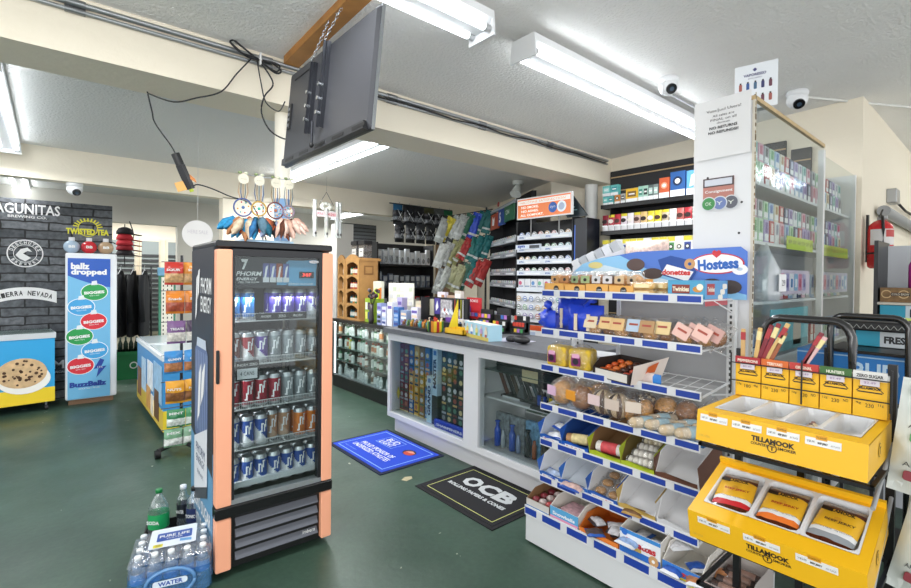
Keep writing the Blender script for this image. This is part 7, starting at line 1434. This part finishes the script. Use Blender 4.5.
for k, (x, zt) in enumerate(((.36, .47), (.50, .53))):
    b = MB().prism([(x-.006, .02+.1), (x+.012, .1), (x+.018, .3), (x+.014, zt), (x-.002, zt), (x-.008, .33), (x-.045, .36), (x-.05, .33), (x-.03, .30), (x-.028, .20)], -.008, .012, MET).box(x-.002, x+.004, -.022, -.008, .1, zt, MET).build('mount_bracket', t)
    for zz in (.17, .24, .31): MB().cyl((x, -.03, zz), (x, -.008, zz), .010, CHR, 10).build('bolt', b)
MB().cyl((.50, -.04, .12), (.49, -.03, .02), .006, MET).ball((.49, -.03, .01), .012, .012, .014, '#1a1a1c').build('pull_cord', t)
for k, (u, z0) in enumerate(((.37, .47), (.508, .53))):
    p = t.matrix_basis @ Vector((u, -.02, z0)); p = Matrix.Translation(t.location) @ (Matrix.Rotation(RX, 4, 'Z') @ Matrix.Rotation(-lean, 4, 'X')) @ Vector((u, -.02, z0))
    top = Vector((1.10, p.y-.0, zc(p.y)-.047)); L = (top-p).length; n = max(4, int(L/.021)); q = MB(); d = (top-p)/n
    for j in range(n):
        c = p+d*(j+.5); ring = []
        for a in range(9):
            an = a*pi/4; off = (Vector((0, .0065*sin(an), 0)) if j % 2 else Vector((.0065*sin(an), 0, 0))); ring.append(c+d.normalized()*.0135*cos(an)+off)
        q.tube(ring, .002, CHR, 5)
    for s in (-1, 1): q.tube([p+d*(n-1), p+d*(n-2)+Vector((0, .012*s, .01)), p+d*(n-2.4)+Vector((.0, .02*s, .022))], .002, CHR, 4)
    o = q.build('hanging_chain'); tag(o, 'bright steel chain holding the television, %s of two' % ['far one', 'near one'][k], 'chain', 'television chains')
CB_ = M('#1a1b1e', .45)
def arc(pts, k=5):
    out = []; P = [Vector(pts[0])]+[Vector(p) for p in pts]+[Vector(pts[-1])]
    for i in range(1, len(P)-2):
        for j in range(k):
            s = j/k; a, b, c, d = P[i-1], P[i], P[i+1], P[i+2]
            out.append(.5*((2*b)+(-a+c)*s+(2*a-5*b+4*c-d)*s*s+(-a+3*b-3*c+d)*s**3))
    out.append(P[-2]); return out
q = MB()
q.tube(arc([(.80, 2.93, 2.865), (.86, 2.925, 2.83), (.93, 2.93, 2.80), (1.02, 2.92, 2.79), (1.07, 2.92, 2.76), (1.03, 2.92, 2.74), (.93, 2.92, 2.795), (.84, 2.92, 2.80), (.78, 2.92, 2.84), (.80, 2.93, 2.865)]), .0055, CB_)
q.tube(arc([(.78, 2.935, 2.85), (.88, 2.93, 2.79), (1.0, 2.925, 2.80), (1.06, 2.92, 2.79), (1.04, 2.925, 2.75), (.95, 2.92, 2.78)]), .005, CB_)
q.tube(arc([(.94, 2.93, 2.79), (1.0, 2.925, 2.72), (1.02, 2.92, 2.66), (.97, 2.92, 2.58), (.955, 2.92, 2.48), (1.0, 2.90, 2.38), (1.06, 2.80, 2.32), (1.04, 2.66, 2.335)]), .0048, CB_)
q.tube(arc([(.93, 2.93, 2.79), (.95, 2.92, 2.66), (.98, 2.92, 2.55), (1.04, 2.88, 2.50), (1.0, 2.67, 2.49)]), .0038, CB_)
q.tube(arc([(.90, 2.93, 2.79), (.82, 2.94, 2.68), (.74, 2.95, 2.56), (.62, 2.97, 2.50), (.52, 3.05, 2.475), (.43, 3.28, 2.565)]), .0042, CB_)
tag(q.build('cable_bundle'), 'looped bundle of black cables tied on the beam beside the television', 'cable')
tag(MB().lathe([(.012, 0), (.014, .004), (.012, .008)], M('#e0e0e0'), 8, (.945, 2.925, 2.79)).box(.94, .948, 2.905, 2.92, 2.76, 2.83, M('#e0e0e0')).build('cable_tie'), 'small white tie around the looped black cables', 'cable tie')
t = thing('power_adapter', 'black power adapter with orange tag dangling on a cord left of the post', 'power adapter', (0, 0, 0))
MB().tube(arc([(.43, 3.30, 2.58), (.452, 3.29, 2.47), (.467, 3.28, 2.40), (.545, 3.26, 2.28), (.57, 3.25, 2.225)]), .0042, CB_).build('upper_cord', t)
MB().cyl((.565, 3.25, 2.235), (.592, 3.25, 2.17), .024, M('#1c1d20', .5), 12).cyl((.592, 3.25, 2.17), (.648, 3.25, 2.035), .026, M('#26272b', .5), 4).cyl((.648, 3.25, 2.04), (.655, 3.25, 2.02), .012, '#c8d83a').build('adapter_body', t)
MB().tube(arc([(.65, 3.25, 2.04), (.68, 3.24, 2.065), (.75, 3.22, 2.05), (.84, 3.18, 2.01), (.95, 3.05, 1.94), (1.0, 2.95, 1.72)]), .0042, CB_).build('lower_cord', t)
MB().add([(.60, 3.225, 2.075), (.555, 3.22, 2.055), (.575, 3.22, 2.005), (.625, 3.225, 2.025)], [(0, 1, 2, 3)], M('#e8b468', .5)).add([(.635, 3.222, 2.12), (.665, 3.222, 2.095), (.675, 3.222, 2.07), (.64, 3.222, 2.09)], [(0, 1, 2, 3)], M('#d88a4a', .5)).build('tag', t)
def dome(lb, loc, s=1., lens=(-.5, -.6, -.55)):
    t = thing('security_camera', lb, 'camera', loc); q = MB(); q.lathe([(.052*s, 0), (.055*s, -.012*s), (.05*s, -.03*s)], M('#e4e6e8', .4), 20); q.build('mount_plate', t)
    MB().ball((0, 0, -.045*s), .052*s, .052*s, .05*s, M('#e6e8ea', .35), 18, 12).build('dome', t)
    d = Vector(lens).normalized(); c = Vector((0, 0, -.045*s)); a = c+d*.042*s; MB().cyl(a, a+d*.012*s, .028*s, M('#17181b', .15), 18).build('lens_face', t)
    MB().cyl(a+d*.012*s, a+d*.014*s, .012*s, M('#3a4a5a', .05), 12).build('lens', t)
dome('white dome camera beside the long ceiling light', (3.28, 1.60, zc(1.6)), 1.25)
dome('white dome camera on the ceiling right of the device flyer', (4.28, 1.10, zc(1.1)), 1.35, (-.6, -.35, -.7))
dome('white dome camera under the header above the stone panel', (.19, 6.28, 2.44), 1.3, (.2, -.6, -.5))
tag(MB().tube([(3.28, 1.6, zc(1.6)-.01), (3.18, 1.58, zc(1.6)-.06), (3.2, 1.6, zc(1.6)-.14)], .004, M('#e4e4e4')).build('camera_wire'), 'thin white wire hanging from the camera by the long light', 'wire')
tag(MB().cyl((4.45, 1.08, zc(1.08)-.006), (5.6, .5, zc(.5)-.006), .009, M('#dcdcd8'), 8).build('ceiling_raceway'), 'thin white cable raceway crossing the ceiling at the right', 'raceway')
tag(MB().cyl((3.4, 1.70, zc(1.7)-.012), (4.79, 1.70, zc(1.7)-.012), .012, M('#a8abad', .35, .7), 8).build('ceiling_conduit'), 'short metal conduit on the ceiling beyond the long light', 'conduit')
tag(MB().tube(arc([(.95, 9.06, 2.34), (1.0, 9.0, 2.1), (.9, 8.98, 1.95), (.72, 8.96, 2.0), (.6, 8.95, 2.2)]), .008, CB_).build('dangling_wire'), 'black wire dangling from the far header behind the coats', 'wire')
